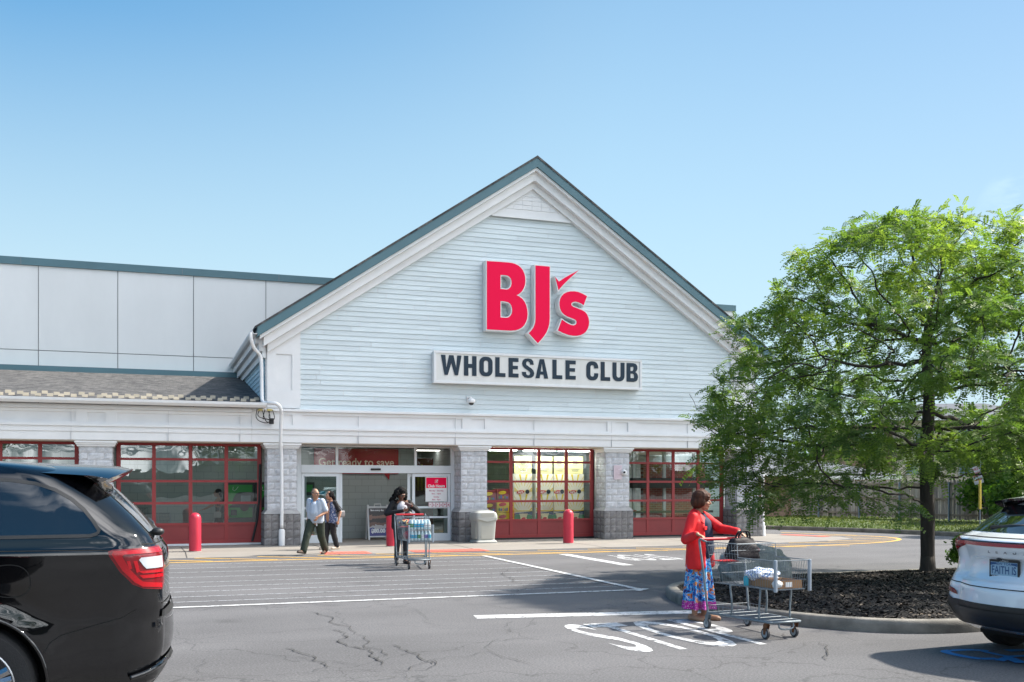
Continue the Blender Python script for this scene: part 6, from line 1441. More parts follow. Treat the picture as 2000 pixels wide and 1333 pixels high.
    # full-width lamp
    lb = on('light_bar', [(-.70, 1.108), (.70, 1.108), (.70, 1.142), (-.70, 1.142)], M_lred, .010)
    on('bar_edge', [(-.72, 1.143), (.72, 1.143), (.72, 1.156), (-.72, 1.156)], M_plast, .012, .04, lb)
    for sg in (1, -1):
        q = [(.58, 1.10), (.66, 1.075), (.76, 1.035), (.875, 1.02), (.878, 1.10), (.86, 1.185), (.78, 1.180), (.62, 1.150)]
        lp = on('tail_lamp', q if sg > 0 else mir(q), M_lrd2, .008, .03)
        for o_, m in (([(.60, 1.115), (.72, 1.115), (.85, 1.125), (.85, 1.150), (.72, 1.140), (.60, 1.133)], M_lred), ([(.70, 1.065), (.80, 1.055), (.872, 1.06), (.872, 1.098), (.80, 1.083), (.70, 1.078)], M_lred), ([(.78, 1.037), (.87, 1.027), (.87, 1.05), (.79, 1.048)], mat('lamp_smoke', (.10, .07, .07), rough=.12, coat=1.0)), ([(.845, 1.11), (.874, 1.11), (.858, 1.18), (.835, 1.18)], M_lred)):
            on('lens', o_ if sg > 0 else mir(o_), m, .012, .025, lp)
    # tailgate seams and the sunk plate field
    for pl in ([(-.88, 1.19), (.88, 1.19)], [(-.80, .735), (-.4, .715), (.4, .715), (.80, .735)], [(.80, .735), (.855, .78), (.83, .95), (.75, 1.03)], [(-.80, .735), (-.855, .78), (-.83, .95), (-.75, 1.03)]): line_on(bv, dens(pl), rear, dx_, .009, .004).build('tailgate_seam', M_cav, t, fix=False)
    mb = MB(); mb.ball((.02, .10, .985), (.022, .028, .016)); mb.build('rear_camera', M_plast, t, smooth=True)
    mb = MB(); 
    for i, ch in enumerate('LEXUS'):
        vs, fs = text_shape(ch, .050, .001); y = .20-.10*i; h = bv.ray_cast(Vector(rear(y, 1.055)), Vector(dx_)); mb.add([(h[0].x-.004, y-a*1.15, 1.055+b*.8) for a, b, _ in vs], fs)
    mb.build('badge_lettering', mat('badge_silver', (.16, .17, .19), rough=.3, metal=.7), t, fix=False)
    py, pz = .0, .89; h = bv.ray_cast(Vector(rear(py, pz)), Vector(dx_)); xp = h[0].x-.016
    py = .045
    pl = sub('licence_plate', t, (xp, py, pz)); 
    def B(mb, y0, y1, z0, z1, x0, x1): mb.box(x0, x1, y0, y1, z0, z1)
    mb = MB(); L_ = [(-.168, -.092), (.168, -.092), (.168, .092), (-.168, .092)]; mb.prism([L_], lambda y, z, d: (d, y, z), -.006, .01); mb.build('frame', M_plast, pl)
    mb = MB(); mb.prism([[(-.150, -.058), (.150, -.058), (.150, .070), (-.150, .070)]], lambda y, z, d: (d, y, z), -.009, -.0065); mb.build('sheet', mat('plate_pale', (.32, .48, .60), rough=.4), pl)
    def pt(nm, txt, z, s_, m, sx=1.0, x=-.0105, bold=.0):
        vs, fs = text_shape(txt, s_, bold); mb = MB(); mb.add([(x, -a*sx, z+b) for a, b, _ in vs], fs); mb.build(nm, m, pl, fix=False)
    M_pb = mat('plate_blue', (.015, .08, .22), rough=.4)
    pt('number', 'FAITH IS', -.010, .108, M_pb, .70, bold=.001); pt('state_lettering', 'NEW YORK', .053, .032, M_pb, 1.25, bold=.0006)
    mb = MB(); mb.prism([[(-.15, .036), (-.085, .05), (-.085, .066), (-.15, .066)]], lambda y, z, d: (d, y, z), -.0104, -.0095); mb.prism([[(.15, .036), (.085, .05), (.085, .066), (.15, .066)]], lambda y, z, d: (d, y, z), -.0104, -.0095); mb.build('plate_emblem', M_pb, pl)
    pt('frame_lettering', 'northtown', -.075, .030, M_pale, 1.15, -.0085); pt('frame_lettering', 'BUFFALO', .081, .019, M_pale, 1.3, -.0085)
    mb = MB()
    for y in (-.115, .115): mb.tube([(-.008, y+.022*math.cos(2*math.pi*i/16), -.075+.013*math.sin(2*math.pi*i/16)) for i in range(16)], .0018, 4, closed=True); mb.tube([(-.008, y-.006, -.066), (-.008, y-.002, -.082), (-.008, y+.014, -.082)], .0018, 4)
    mb.build('frame_emblem', M_pale, pl)
    mb = MB(); h = bv.ray_cast(Vector(rear(.50, .665)), Vector(dx_)); mb.lathe([(.014, 0), (.014, .004)], 14, Matrix.Translation((h[0].x-.003, .50, .665)) @ Matrix.Rotation(R(90), 4, 'Y')); mb.build('parking_sensor', mat('sensor_grey', (.55, .57, .6), rough=.4), t)
    # flanks and nose: lamp ends, cladding and arch lips carried round the corner
    for sg in (1, -1):
        fn = lambda x, z: (x, sg*1.5, z); d_ = (0, -sg, 0)
        patch(bv, [(.26, 1.02), (.52, 1.05), (.60, 1.12), (.40, 1.17), (.26, 1.18)], fn, d_, .008, .03).build('tail_lamp', M_lrd2, t, smooth=True)
        for o_ in ([(.10, .30), (.54, .30), (.535, .52), (.24, .585), (.10, .585)], [(1.405, .26), (wx+2.26, .26), (wx+2.26, .42), (1.405, .42)], [(fx+.435, .30), (fx+.75, .30), (fx+.75, .5), (fx+.43, .52)]): patch(bv, o_, fn, d_, .010, .04).build('side_cladding', M_plast, t, smooth=True)
        for cx_ in (wx, fx):
            ring = []
            for i in range(41):
                a = R(-12+204*i/40); x, z = cx_+.452*math.cos(a), wz+.01+.452*math.sin(a); h = bv.ray_cast(Vector((x, sg*1.5, z)), Vector(d_)); ring.append((x, (h[0].y if h[0] else sg*.9)+sg*.002, z))
            mb = MB(); mb.tube(ring, .026, 6); mb.build('arch_lip', M_plast, t, smooth=True)
    for sg in (1, -1):
        fn = lambda x, z: (x, sg*1.5, z)
        for o_ in ([(.75, 1.20), (.95, 1.42), (1.30, 1.50), (1.36, 1.20)], [(1.42, 1.20), (1.40, 1.52), (2.2, 1.53), (2.22, 1.18)], [(2.28, 1.18), (2.26, 1.53), (2.6, 1.48), (3.3, 1.17)]): patch(bv, o_, fn, (0, -sg, 0), .005, .05).build('side_window', M_tint, t, smooth=True)
        line_on(bv, dens([(1.4, 1.18), (1.36, .8), (1.30, .45)]), fn, (0, -sg, 0), .006, .003).build('door_seam', M_cav, t, fix=False); line_on(bv, dens([(2.25, 1.17), (2.25, .4)]), fn, (0, -sg, 0), .006, .003).build('door_seam', M_cav, t, fix=False)
        mb = MB(); mb.ball((2.95, sg*1.02, 1.2), (.07, .11, .08)); mb.build('door_mirror', M_w, t, smooth=True)
        patch(bv, [(sg*.45, .82), (sg*.85, .86), (sg*.85, .95), (sg*.45, .90)], lambda y, z: (6.5, y, z), (-1, 0, 0), .006, .05).build('headlight', M_lclr, t, smooth=True)
    patch(bv, [(-.72, 1.22), (.72, 1.22), (.62, 1.52), (-.62, 1.52)], lambda y, z: (6.5, y, z), (-1, 0, 0), .006, .06).build('windscreen', M_tint, t, smooth=True)
white_suv()
# ================================================================= shopping carts and what they carry
M_wire = mat('cart_wire', (.19, .22, .245), rough=.55, metal=.1, spec=.3, var=.1, vs=6)
M_frame = mat('cart_frame', (.19, .225, .25), rough=.5, metal=.2, var=.25, vs=9)
M_chand = mat('cart_red', (.58, .02, .03), rough=.4)
M_rust = mat('cart_rust', (.19, .075, .03), rough=.85, var=.5, vs=25)
M_cply = mat('cart_bumper', (.36, .40, .45), rough=.4)
M_cast = mat('caster_rubber', (.05, .05, .055), rough=.7); M_hub = mat('caster_hub', (.40, .42, .43), rough=.5)
def wires(mb, a, b, c, d, nu, nv, r, skip=None):
    """wire panel over the quad a-b (bottom) d-c (top): nu uprights, nv rails"""
    a, b, c, d = map(Vector, (a, b, c, d))
    for i in range(nu+1): t = i/nu; mb.tube([a.lerp(b, t), d.lerp(c, t)], r*.8, 4)
    for j in range(nv+1): t = j/nv; mb.tube([a.lerp(d, t), b.lerp(c, t)], r if j in (0, nv) else r*.9, 4)
def make_cart(label, loc, rz, group=None):
    t = thing('shopping_cart', label, 'cart', loc, rz, group)
    # basket: rear x=-.46, step at x=.0, front x=.64
    RB, RT, FB, FT = .275, .305, .205, .235
    zb, zr, zf = .555, 1.03, .875
    mb = MB(); w = .0025
    sy = lambda x, lo: (RB if lo else RT)+((FB if lo else FT)-(RB if lo else RT))*(x+.46)/1.10
    for sg in (1, -1):
        wires(mb, (-.40, sg*sy(-.4, 1), zb), (.04, sg*sy(.04, 1), zb), (.04, sg*sy(.04, 0), zr), (-.50, sg*sy(-.5, 0), zr), 11, 4, w)
        wires(mb, (.04, sg*sy(.04, 1), zb), (.62, sg*sy(.62, 1), zb), (.66, sg*sy(.66, 0), zf), (.04, sg*sy(.04, .0), zf), 15, 3, w)
    wires(mb, (.62, -FB, zb), (.62, FB, zb), (.66, FT, zf), (.66, -FT, zf), 13, 3, w)
    wires(mb, (-.40, -RB, zb), (-.40, RB, zb), (.62, FB, zb), (.62, -FB, zb), 10, 12, w)
    wires(mb, (-.40, -RB, zb), (-.40, RB, zb), (-.47, RT, zr-.04), (-.47, -RT, zr-.04), 12, 4, w)
    for pts in ([(-.52, RT, zr), (.04, sy(.04, 0), zr), (.055, sy(.05, 0), zf), (.66, FT, zf), (.66, -FT, zf), (.055, -sy(.05, 0), zf), (.04, -sy(.04, 0), zr), (-.52, -RT, zr)], [(-.40, RB, zb), (.62, FB, zb), (.62, -FB, zb), (-.40, -RB, zb)]): mb.tube(pts, .0055, 5)
    mb.tube([(.04, -sy(.04, 0), zr), (.04, sy(.04, 0), zr)], .005, 5)
    mb.build('basket', M_wire, t, fix=False)
    mb = MB()                                            # child seat: folded-out panel of wires
    wires(mb, (-.30, -.25, .79), (-.30, .25, .79), (-.02, .24, zr-.01), (-.02, -.24, zr-.01), 9, 3, w); wires(mb, (-.46, -.26, .80), (-.46, .26, .80), (-.30, .25, .79), (-.30, -.25, .79), 8, 2, w)
    seat = mb.build('child_seat', M_wire, t, fix=False); mb = MB(); mb.cbox(-.46, -.26, -.24, -.02, .803, .815, .004); mb.build('seat_flap', M_chand, seat)
    mb = MB()
    for sg in (1, -1):
        mb.tube(chaikin([(-.60, sg*.315, 1.055), (-.635, sg*.315, 1.05), (-.625, sg*.315, .99), (-.56, sg*.31, .70), (-.50, sg*.30, .28), (-.48, sg*.295, .165)], 2), .0135, 8)
        mb.tube([(-.60, sg*.315, 1.055), (-.50, sg*.308, zr)], .010, 6)
        mb.tube([(-.50, sg*.295, .19), (.50, sg*.215, .19), (.56, sg*.19, .19)], .0135, 8)
        mb.tube(chaikin([(-.10, sg*.25, .20), (-.08, sg*.25, .35), (-.11, sg*.255, .50), (-.11, sg*.255, zb)], 1), .0115, 7); mb.tube(chaikin([(.36, sg*.215, .20), (.36, sg*.215, .35), (.38, sg*.215, .50), (.38, sg*.215, zb)], 1), .0115, 7)
    mb.tube([(.56, -.19, .19), (.56, .19, .19)], .0135, 8); mb.tube([(-.50, -.295, .19), (-.50, .295, .19)], .0115, 7); mb.tube([(.38, -.215, zb-.012), (.38, .215, zb-.012)], .01, 6); mb.tube([(-.11, -.255, zb-.012), (-.11, .255, zb-.012)], .01, 6)
    mb.tube(chaikin([(.55, -.10, .18), (.56, -.10, .11), (.56, .10, .11), (.55, .10, .18)], 2), .010, 7)
    mb.build('frame', M_frame, t, smooth=True, fix=False)
    mb = MB()
    for k in range(11): f = k/10*2-1; mb.tube([(-.50, f*.29, .195), (.56, f*.185, .195)], .0045, 4)
    for x in (-.3, -.05, .2, .42): h = .29-.10*(x+.5)/1.06; mb.tube([(x, -h, .20), (x, h, .20)], .0045, 4)
    for sg in (1, -1): wires(mb, (-.49, sg*.285, .20), (-.12, sg*.255, .20), (-.12, sg*.255, .28), (-.49, sg*.285, .28), 6, 1, .0028)
    wires(mb, (-.49, -.285, .20), (-.49, .285, .20), (-.49, .285, .28), (-.49, -.285, .28), 8, 1, .0028)
    mb.build('lower_tray', M_wire, t, fix=False)
    mb = MB(); mb.tube([(-.632, -.285, 1.052), (-.632, .285, 1.052)], .0185, 12); mb.build('handle', M_chand, t, smooth=True, angle=50)
    for sg in (1, -1): mb = MB(); mb.cbox(.642, .680, sg*FT-.014, sg*FT+.014, zb-.02, zf+.01, .008); mb.build('corner_bumper', M_cply, t)
    for x, y, rust in ((-.48, .295, 0), (-.48, -.295, 0), (.47, .20, 1), (.47, -.20, 1)):
        c = sub('caster', t, (x, y, 0)); mb = MB()
        for s_ in (1, -1): mb.prism([[(-.035, .165), (.030, .165), (-.005, .05), (-.035, .05)]], lambda a, z, d: (a, d, z), s_*.021-.002, s_*.021+.002)
        mb.lathe([(.028, .165), (.028, .182)], 10); mb.build('fork', M_rust if rust else M_frame, c)
        mb = MB(); D = Matrix.Translation((-.02, 0, .0625)) @ Matrix.Rotation(R(90), 4, 'X'); mb.lathe([(.044, -.016), (.058, -.016), (.0625, -.011), (.0625, .011), (.058, .016), (.044, .016)], 22, D); mb.build('tyre', M_cast, c, smooth=True, angle=40)
        mb = MB(); mb.lathe([(.044, -.0165), (.044, .0165)], 18, D); mb.build('hub', M_hub, c)
    return t
cart_a = make_cart('grey wire shopping cart pushed by the woman in red, handbag on top', (6.545, 10.12, 0), math.atan2(-.96, .09))
ca = math.atan2(-1.1, -.08)
cart_b = copy_tree(cart_a); cart_b.location = (5.14, 20.52, .0); cart_b.rotation_euler = (0, 0, ca); cart_b['label'] = 'shopping cart holding bottled water in front of the woman with a phone'; cart_b.scale = (1.04, 1.04, 1.02)
for i, (x, y, lb) in enumerate(((-.15, 31.2, 'empty shopping cart indoors at the front of the row behind the glass'), (-.48, 31.2, 'nested shopping cart indoors in the middle of the row behind the glass'), (-.81, 31.2, 'nested shopping cart indoors partly hidden by the black car'))):
    c = copy_tree(cart_a); c.location = (x, y, .01); c.rotation_euler = (0, 0, 0 if i < 3 else .1); c['label'] = lb; c['group'] = 'nested carts in the lobby'
def Mc(cart): return Matrix.Translation(cart.location) @ Matrix.Rotation(cart.rotation_euler.z, 4, 'Z') @ Matrix.Diagonal((*cart.scale, 1))
def thing_in(cart, name, lb, cat, lx, ly, lz, group=None):
    p = Mc(cart) @ Vector((lx, ly, lz)); return thing(name, lb, cat, p, cart.rotation_euler.z, group)
# handbag in the seat of the near cart
t = thing_in(cart_a, 'handbag', 'black handbag with dark red panels resting in the near cart seat', 'handbag', -.20, -.02, .84)
mb = MB(); bm = bmesh.new(); bmesh.ops.create_cube(bm, size=1); bmesh.ops.subdivide_edges(bm, edges=bm.edges[:], cuts=7, use_grid_fill=True)
for v in bm.verts:
    p = v.co; z = p.z+.5; wy = .40-.10*z; wx_ = .20-.12*z*z; q = noise.noise(p*3+Vector((2, 0, 1)))*.018; v.co = Vector((p.x*wx_*(1-.25*abs(p.y)*2*.3)+q, p.y*wy+q*.5, z*.25-.03*abs(p.y)*z+q*.6))
bmesh.ops.smooth_vert(bm, verts=bm.verts[:], factor=.5, use_axis_x=True, use_axis_y=True, use_axis_z=True); mb.bm(bm); M_leath = mat('bag_leather', (.012, .009, .011), rough=.6, spec=.25, bump=.3, bs=30); bg_ = mb.build('body', M_leath, t, smooth=True)
mb = MB(); mb.ball((.055, .12, .05), (.03, .06, .04)); mb.ball((.05, .185, .10), (.03, .022, .03)); mb.build('red_panel', mat('bag_red', (.12, .008, .014), rough=.7, spec=.2), t, smooth=True)
for x in (.02, -.03): mb = MB(); mb.tube(chaikin([(x, -.07, .21), (x+.01, -.06, .30), (x+.02, .02, .33), (x+.01, .09, .31), (x, .10, .21)], 3), .011, 7); mb.build('strap', M_leath, t, smooth=True)
mb = MB(); mb.ball((.05, .02, .17), (.012, .02, .012)); mb.build('clasp', M_chr, t, smooth=True)
# goods in the near cart
t = thing_in(cart_a, 'cardboard_tray', 'shallow brown cardboard tray lying in the front of the near cart', 'box', .36, .03, .562)
mb = MB(); a, b, h = .22, .17, .085
for x0, x1, y0, y1 in ((-a, a, -b, -b+.006), (-a, a, b-.006, b), (-a, -a+.006, -b+.0065, b-.0065), (a-.006, a, -b+.0065, b-.0065)): mb.box(x0, x1, y0, y1, 0, h)
mb.box(-a+.0065, a-.0065, -b+.0065, b-.0065, .0, .006); mb.build('sides', mat('cardboard', (.30, .17, .085), rough=.85), t); mb = MB(); mb.box(a+.0005, a+.002, -.06, .03, .015, .07); mb.build('side_label', M_pale, t)
t = thing_in(cart_a, 'grocery_bag', 'crumpled white and blue striped plastic bag in the near cart', 'bag', .16, -.02, .655); mb = MB(); bm = bmesh.new(); bmesh.ops.create_icosphere(bm, subdivisions=4, radius=1)
for v in bm.verts: p = v.co.copy(); q = 1+.25*noise.noise(p*2.2)+.12*noise.noise(p*6); v.co = Vector((p.x*.21*q, p.y*.17*q, p.z*.075*q+.03))
mb.bm(bm); m = mat('bag_plastic', (.72, .73, .75), rough=.35); t_, b_ = nodes_of(m); tc = add(t_, 'ShaderNodeTexCoord'); wv = add(t_, 'ShaderNodeTexWave', i_Scale=9.0, i_Distortion=2.0); t_.links.new(tc.outputs['Object'], wv.inputs['Vector']); rp = add(t_, 'ShaderNodeValToRGB'); rp.color_ramp.elements[0].position = .7; rp.color_ramp.elements[0].color = (.74, .75, .77, 1); rp.color_ramp.elements[1].position = .8; rp.color_ramp.elements[1].color = (.10, .22, .55, 1); t_.links.new(wv.outputs['Fac'], rp.inputs[0]); t_.links.new(rp.outputs[0], b_.inputs['Base Color']); mb.build('bag', m, t, smooth=True)
t = thing_in(cart_a, 'carton', 'plain brown box under the white bag in the near cart', 'box', .12, .04, .562); mb = MB(); mb.cbox(-.14, .14, -.15, .15, 0, .085, .004); mb.build('carton', mat('carton_brown', (.20, .12, .07), rough=.85), t)
t = thing_in(cart_a, 'bottle', 'small bright teal bottle on the floor of the near cart', 'bottle', .10, -.19, .562); mb = MB(); mb.lathe([(.03, 0), (.032, .01), (.032, .09), (.018, .11)], 14); mb.build('body', mat('teal_plastic', (.01, .38, .52), rough=.35), t, smooth=True, angle=40); mb = MB(); mb.lathe([(.017, .111), (.017, .135)], 12); mb.build('cap', M_pale, t)
t = thing_in(cart_a, 'paper_packet', 'little white packet beside the cardboard tray in the near cart', 'packet', .56, -.13, .565); mb = MB(); bm = bmesh.new(); bmesh.ops.create_icosphere(bm, subdivisions=3, radius=1)
for v in bm.verts: p = v.co.copy(); q = 1+.3*noise.noise(p*2.5); v.co = Vector((p.x*.05*q, p.y*.06*q, p.z*.045*q+.045))
mb.bm(bm); mb.build('wrapper', M_pale, t, smooth=True)
# water packs and snack bags in the far cart
M_pet = mat('bottle_clear', (.55, .68, .72), rough=.12, spec=.6)
def water_pack(lb, lx, ly, lz, sd):
    t = thing_in(cart_b, 'water_pack', lb, 'water pack', lx, ly, lz, 'shrink wrapped water packs in the far cart'); rw = random.Random(sd)
    cols = [mat('label_green', (.03, .22, .06), rough=.35), mat('label_cyan', (.03, .35, .55), rough=.35), mat('label_white', (.7, .72, .72), rough=.35), mat('label_violet', (.16, .12, .42), rough=.35)]
    bo, la, ca_ = MB(), MB(), MB()
    for i in range(4):
        for j in range(6):
            M = Matrix.Translation((-.105+.07*i, -.175+.07*j, 0)); bo.lathe([(.030, 0), (.033, .01), (.033, .13), (.026, .155), (.013, .185)], 10, M); la.mi((j//2+(sd % 2)) % 4 if rw.random() < .8 else rw.randrange(4)); la.lathe([(.0338, .045), (.0338, .115)], 10, M); ca_.lathe([(.0135, .186), (.0135, .20)], 8, M)
    bo.build('bottles', M_pet, t, smooth=True, angle=40); la.build('labels', cols, t, smooth=True, angle=40); ca_.build('caps', M_pale, t)
    return t
water_pack('pack of water bottles on the floor of the far cart, lower of two', .42, .02, .575, 1); water_pack('upper pack of water bottles stacked in the front of the far cart', .42, .01, .79, 2)
def snack_bag(lb, lx, ly, lz, cols, rz=0):
    t = thing_in(cart_b, 'snack_bag', lb, 'snack bag', lx, ly, lz); t.rotation_euler.z += rz; mb = MB(); bm = bmesh.new(); bmesh.ops.create_icosphere(bm, subdivisions=4, radius=1)
    for v in bm.verts: p = v.co.copy(); q = 1+.10*noise.noise(p*3); e = abs(p.y); v.co = Vector((p.x*.085*q*(1-.25*e**4), p.y*.165*q, p.z*.075*q*(1-.55*e**4)+.06))
    mb.bm(bm); nm = 'bag_print_'+('green' if cols[0][1] > .5 else 'red'); m = mat(nm, cols[0], rough=.25); t_, b_ = nodes_of(m); tc = add(t_, 'ShaderNodeTexCoord'); n_ = add(t_, 'ShaderNodeTexNoise', i_Scale=11.0, i_Detail=1.0); t_.links.new(tc.outputs['Object'], n_.inputs['Vector']); rp = add(t_, 'ShaderNodeValToRGB'); rp.color_ramp.interpolation = 'CONSTANT'; rp.color_ramp.elements[0].color = (*cols[1], 1); rp.color_ramp.elements[1].position = .45; rp.color_ramp.elements[1].color = (*cols[0], 1); e = rp.color_ramp.elements.new(.57); e.color = (*cols[2], 1); t_.links.new(n_.outputs['Fac'], rp.inputs[0]); t_.links.new(rp.outputs[0], b_.inputs['Base Color']); mb.build('pouch', m, t, smooth=True)
snack_bag('shiny snack bag on the seat of the far cart, near the phone woman sleeve', -.16, -.15, .84, ((.6, .45, .2), (.35, .03, .05), (.05, .06, .10)))
snack_bag('pale green snack bag with blue end on the seat of the far cart', -.15, .15, .84, ((.5, .58, .25), (.30, .04, .05), (.65, .62, .5)), .1)
t = thing_in(cart_b, 'red_package', 'crumpled red package in the rear of the far cart basket', 'package', -.15, -.1, .57); mb = MB(); bm = bmesh.new(); bmesh.ops.create_icosphere(bm, subdivisions=3, radius=1)
for v in bm.verts: p = v.co.copy(); q = 1+.3*noise.noise(p*2.5); v.co = Vector((p.x*.12*q, p.y*.12*q, p.z*.085*q+.08))
mb.bm(bm); mb.build('wrap', mat('package_red', (.42, .015, .03), rough=.35), t, smooth=True)
# ================================================================= people
def capsule(mb, p0, r0, p1, r1, n=14, sq=1.0):
    """tapered rounded limb; sq flattens it along y"""
    p0, p1 = Vector(p0), Vector(p1); d = p1-p0; L = d.length; d = d.normalized() if L > 1e-6 else Vector((0, 0, 1)); a = d.orthogonal().normalized(); b = d.cross(a); rings = []
    for k in range(5): t = math.pi/2*k/5; rings.append((-math.cos(t)*r0, math.sin(t)*r0))
    rings = [(-r0*.999, r0*.05)]+rings[1:]+[(0, r0), (L, r1)]+[(L+math.sin(math.pi/2*k/5)*r1, math.cos(math.pi/2*k/5)*r1) for k in range(1, 5)]+[(L+r1*.999, r1*.05)]
    vs = []; fs = []
    for h, r in rings:
        for j in range(n): t = 2*math.pi*j/n; vs.append(p0+d*h+(a*math.cos(t)+b*math.sin(t))*r)
    for i in range(len(rings)-1):
        for j in range(n): fs.append((i*n+j, i*n+(j+1) % n, (i+1)*n+(j+1) % n, (i+1)*n+j))
    fs += [tuple(reversed(range(n))), tuple(range((len(rings)-1)*n, len(rings)*n))]; mb.add(vs, fs)
def ell(mb, c, r, M=None): mb.ball(c, r, M, 16)
def union(name, mb, voxel, mats, parent, smooth=6, folds=0.0, fs_=9.0, seed=0, stretch=(1, 1, 1)):
    """melt overlapping closed shapes into one continuous skin"""
    me = bpy.data.meshes.new(name); me.from_pydata([tuple(v) for v in mb.v], [], mb.f); bm = bmesh.new(); bm.from_mesh(me); bmesh.ops.recalc_face_normals(bm, faces=bm.faces[:]); bm.to_mesh(me); bm.free()
    o = bpy.data.objects.new(name, me); COL.objects.link(o); m = o.modifiers.new('melt', 'REMESH'); m.mode = 'VOXEL'; m.voxel_size = voxel; m.adaptivity = 0
    s = o.modifiers.new('smooth', 'SMOOTH'); s.factor = .5; s.iterations = smooth
    dg = bpy.context.evaluated_depsgraph_get(); m2 = bpy.data.meshes.new_from_object(o.evaluated_get(dg)); bpy.data.objects.remove(o); bpy.data.meshes.remove(me)
    if folds:
        k = len(m2.vertices); co = np.zeros(k*3, np.float32); no = np.zeros(k*3, np.float32); m2.vertices.foreach_get('co', co); m2.vertex_normals.foreach_get('vector', no); co = co.reshape(-1, 3); no = no.reshape(-1, 3)
        dsp = np.array([noise.noise((float(p[0])*fs_*stretch[0]+seed, float(p[1])*fs_*stretch[1], float(p[2])*fs_*stretch[2]))+.5*noise.noise((float(p[0])*fs_*2.1*stretch[0]+seed, float(p[1])*fs_*2.1*stretch[1], float(p[2])*fs_*2.1*stretch[2])) for p in co]); co = co+no*(dsp*folds)[:, None]; m2.vertices.foreach_set('co', co.astype(np.float32).ravel())
    m2.name = name; m2.materials.clear(); return link(name, m2, mats, parent, True)
def lerp(a, b, t): return Vector(a).lerp(Vector(b), t)
def frame_of(f, up=(0, 0, 1)):
    f = Vector(f).normalized(); l = Vector(up).cross(f).normalized(); u = f.cross(l); return Matrix((f, l, u)).transposed().to_4x4()
def hand_shapes(mb, wrist, dirn, palm, side, curl=.6, s=1.0):
    """palm, four unequal bent fingers and a thumb off the side; dirn = towards fingers, palm = way the palm faces, side = thumb side"""
    d = Vector(dirn).normalized(); n = Vector(palm).normalized(); n = (n-d*n.dot(d)).normalized(); t = n.cross(d)
    if t.dot(Vector(side)) < 0: t = -t
    w = Vector(wrist)
    for k in range(4): o = (k-1.5)*.0175*s; capsule(mb, w+t*o*.55+d*.008*s, .0155*s, w+t*o+d*.078*s, .0115*s, 8)
    for k, L in enumerate((.066, .078, .084, .074)):
        o = (k-1.5)*.0195*s; p = w+t*o+d*.083*s; a = 0
        for q, (fr, r) in enumerate(((.46, .0095), (.30, .0085), (.24, .0075))):
            a += curl*(.75 if q == 0 else 1.0); v = d*math.cos(a)+n*math.sin(a); p2 = p+v*L*fr*s; capsule(mb, p, r*s, p2, r*.93*s, 8); p = p2
    p = w+t*.022*s+d*.020*s; v = (d*.62+t*.72+n*.25).normalized(); p2 = p+v*.042*s; capsule(mb, p, .0135*s, p2, .0105*s, 8); v = (d*.85+t*.15+n*.5).normalized(); capsule(mb, p2, .0105*s, p2+v*.032*s, .009*s, 8)
def head_shapes(mb, c, F, s=1.0, jaw=1.0):
    M = Matrix.Translation(c) @ F @ Matrix.Scale(s, 4)
    E_ = lambda c_, r_: mb.ball(c_, r_, M, 16); C_ = lambda a, r, b, q: capsule(mb, M @ Vector(a), r*s, M @ Vector(b), q*s, 10)
    E_((-.014, 0, .032), (.095, .076, .092)); E_((.024, 0, -.03), (.070, .064, .088)); E_((.030, 0, -.080), (.052, .050*jaw, .036)); E_((.066, 0, -.098), (.022, .026, .018))
    C_((.086, -.034, .026), .013, (.086, .034, .026), .013); C_((.092, 0, .012), .0095, (.112, 0, -.030), .0135); C_((.096, -.013, -.034), .010, (.096, .013, -.034), .010)
    for y in (-.038, .038): E_((.064, y, -.028), (.026, .026, .026)); E_((-.006, y*2.05, -.012), (.020, .010, .032))
    C_((.090, -.020, -.0605), .0075, (.090, .020, -.0605), .0075); C_((.088, -.017, -.071), .008, (.088, .017, -.071), .008)
    return M
def face_parts(parent, M, s, lip=(.30, .10, .09), brow=(.03, .02, .015), glasses=False):
    for y in (-.031, .031):
        mb = MB(); mb.ball((.0835, y, .003), (.011, .0135, .0095), M, 10); e = mb.build('eye', mat('eye_white', (.55, .53, .5), rough=.2), parent, smooth=True)
        mb = MB(); mb.ball((.0925, y, .003), (.004, .0065, .0065), M, 8); mb.build('iris', mat('eye_dark', (.02, .012, .008), rough=.1), e, smooth=True)
        mb = MB(); mb.tube([M @ Vector((.094, y*.45, .022)), M @ Vector((.098, y, .028)), M @ Vector((.086, y*1.6, .022))], [.003*s, .0042*s, .002*s], 5); mb.build('eyebrow', mat('brow_%d' % int(brow[0]*1000), brow, rough=.9), parent)
    mb = MB(); mb.tube([M @ Vector((.083, -.024, -.066)), M @ Vector((.097, -.008, -.0635)), M @ Vector((.097, .008, -.0635)), M @ Vector((.083, .024, -.066))], [.003*s, .0062*s, .0062*s, .003*s], 6); mb.build('lips', mat('lips_%d' % int(lip[0]*1000), lip, rough=.5), parent, smooth=True)
    if glasses:
        mb = MB()
        for y in (-.033, .033): mb.tube([M @ Vector((.107, y+.024*math.cos(a), .002+.019*math.sin(a))) for a in [2*math.pi*i/14 for i in range(14)]], .0026*s, 5, closed=True); mb.tube([M @ Vector((.107, y*1.7, .008)), M @ Vector((.08, y*2.3, .010)), M @ Vector((.0, y*2.4, .008))], .0024*s, 4)
        mb.tube([M @ Vector((.107, -.01, .006)), M @ Vector((.109, 0, .009)), M @ Vector((.107, .01, .006))], .0024*s, 4); mb.build('glasses', mat('glasses_dark', (.02, .015, .012), rough=.3), parent)
M_skin1 = mat('skin_warm', (.38, .20, .125), rough=.5, var=.10, vs=14); M_skin2 = mat('skin_brown', (.19, .085, .05), rough=.5, var=.1, vs=14); M_skin3 = mat('skin_tan', (.36, .19, .115), rough=.5, var=.1, vs=14)
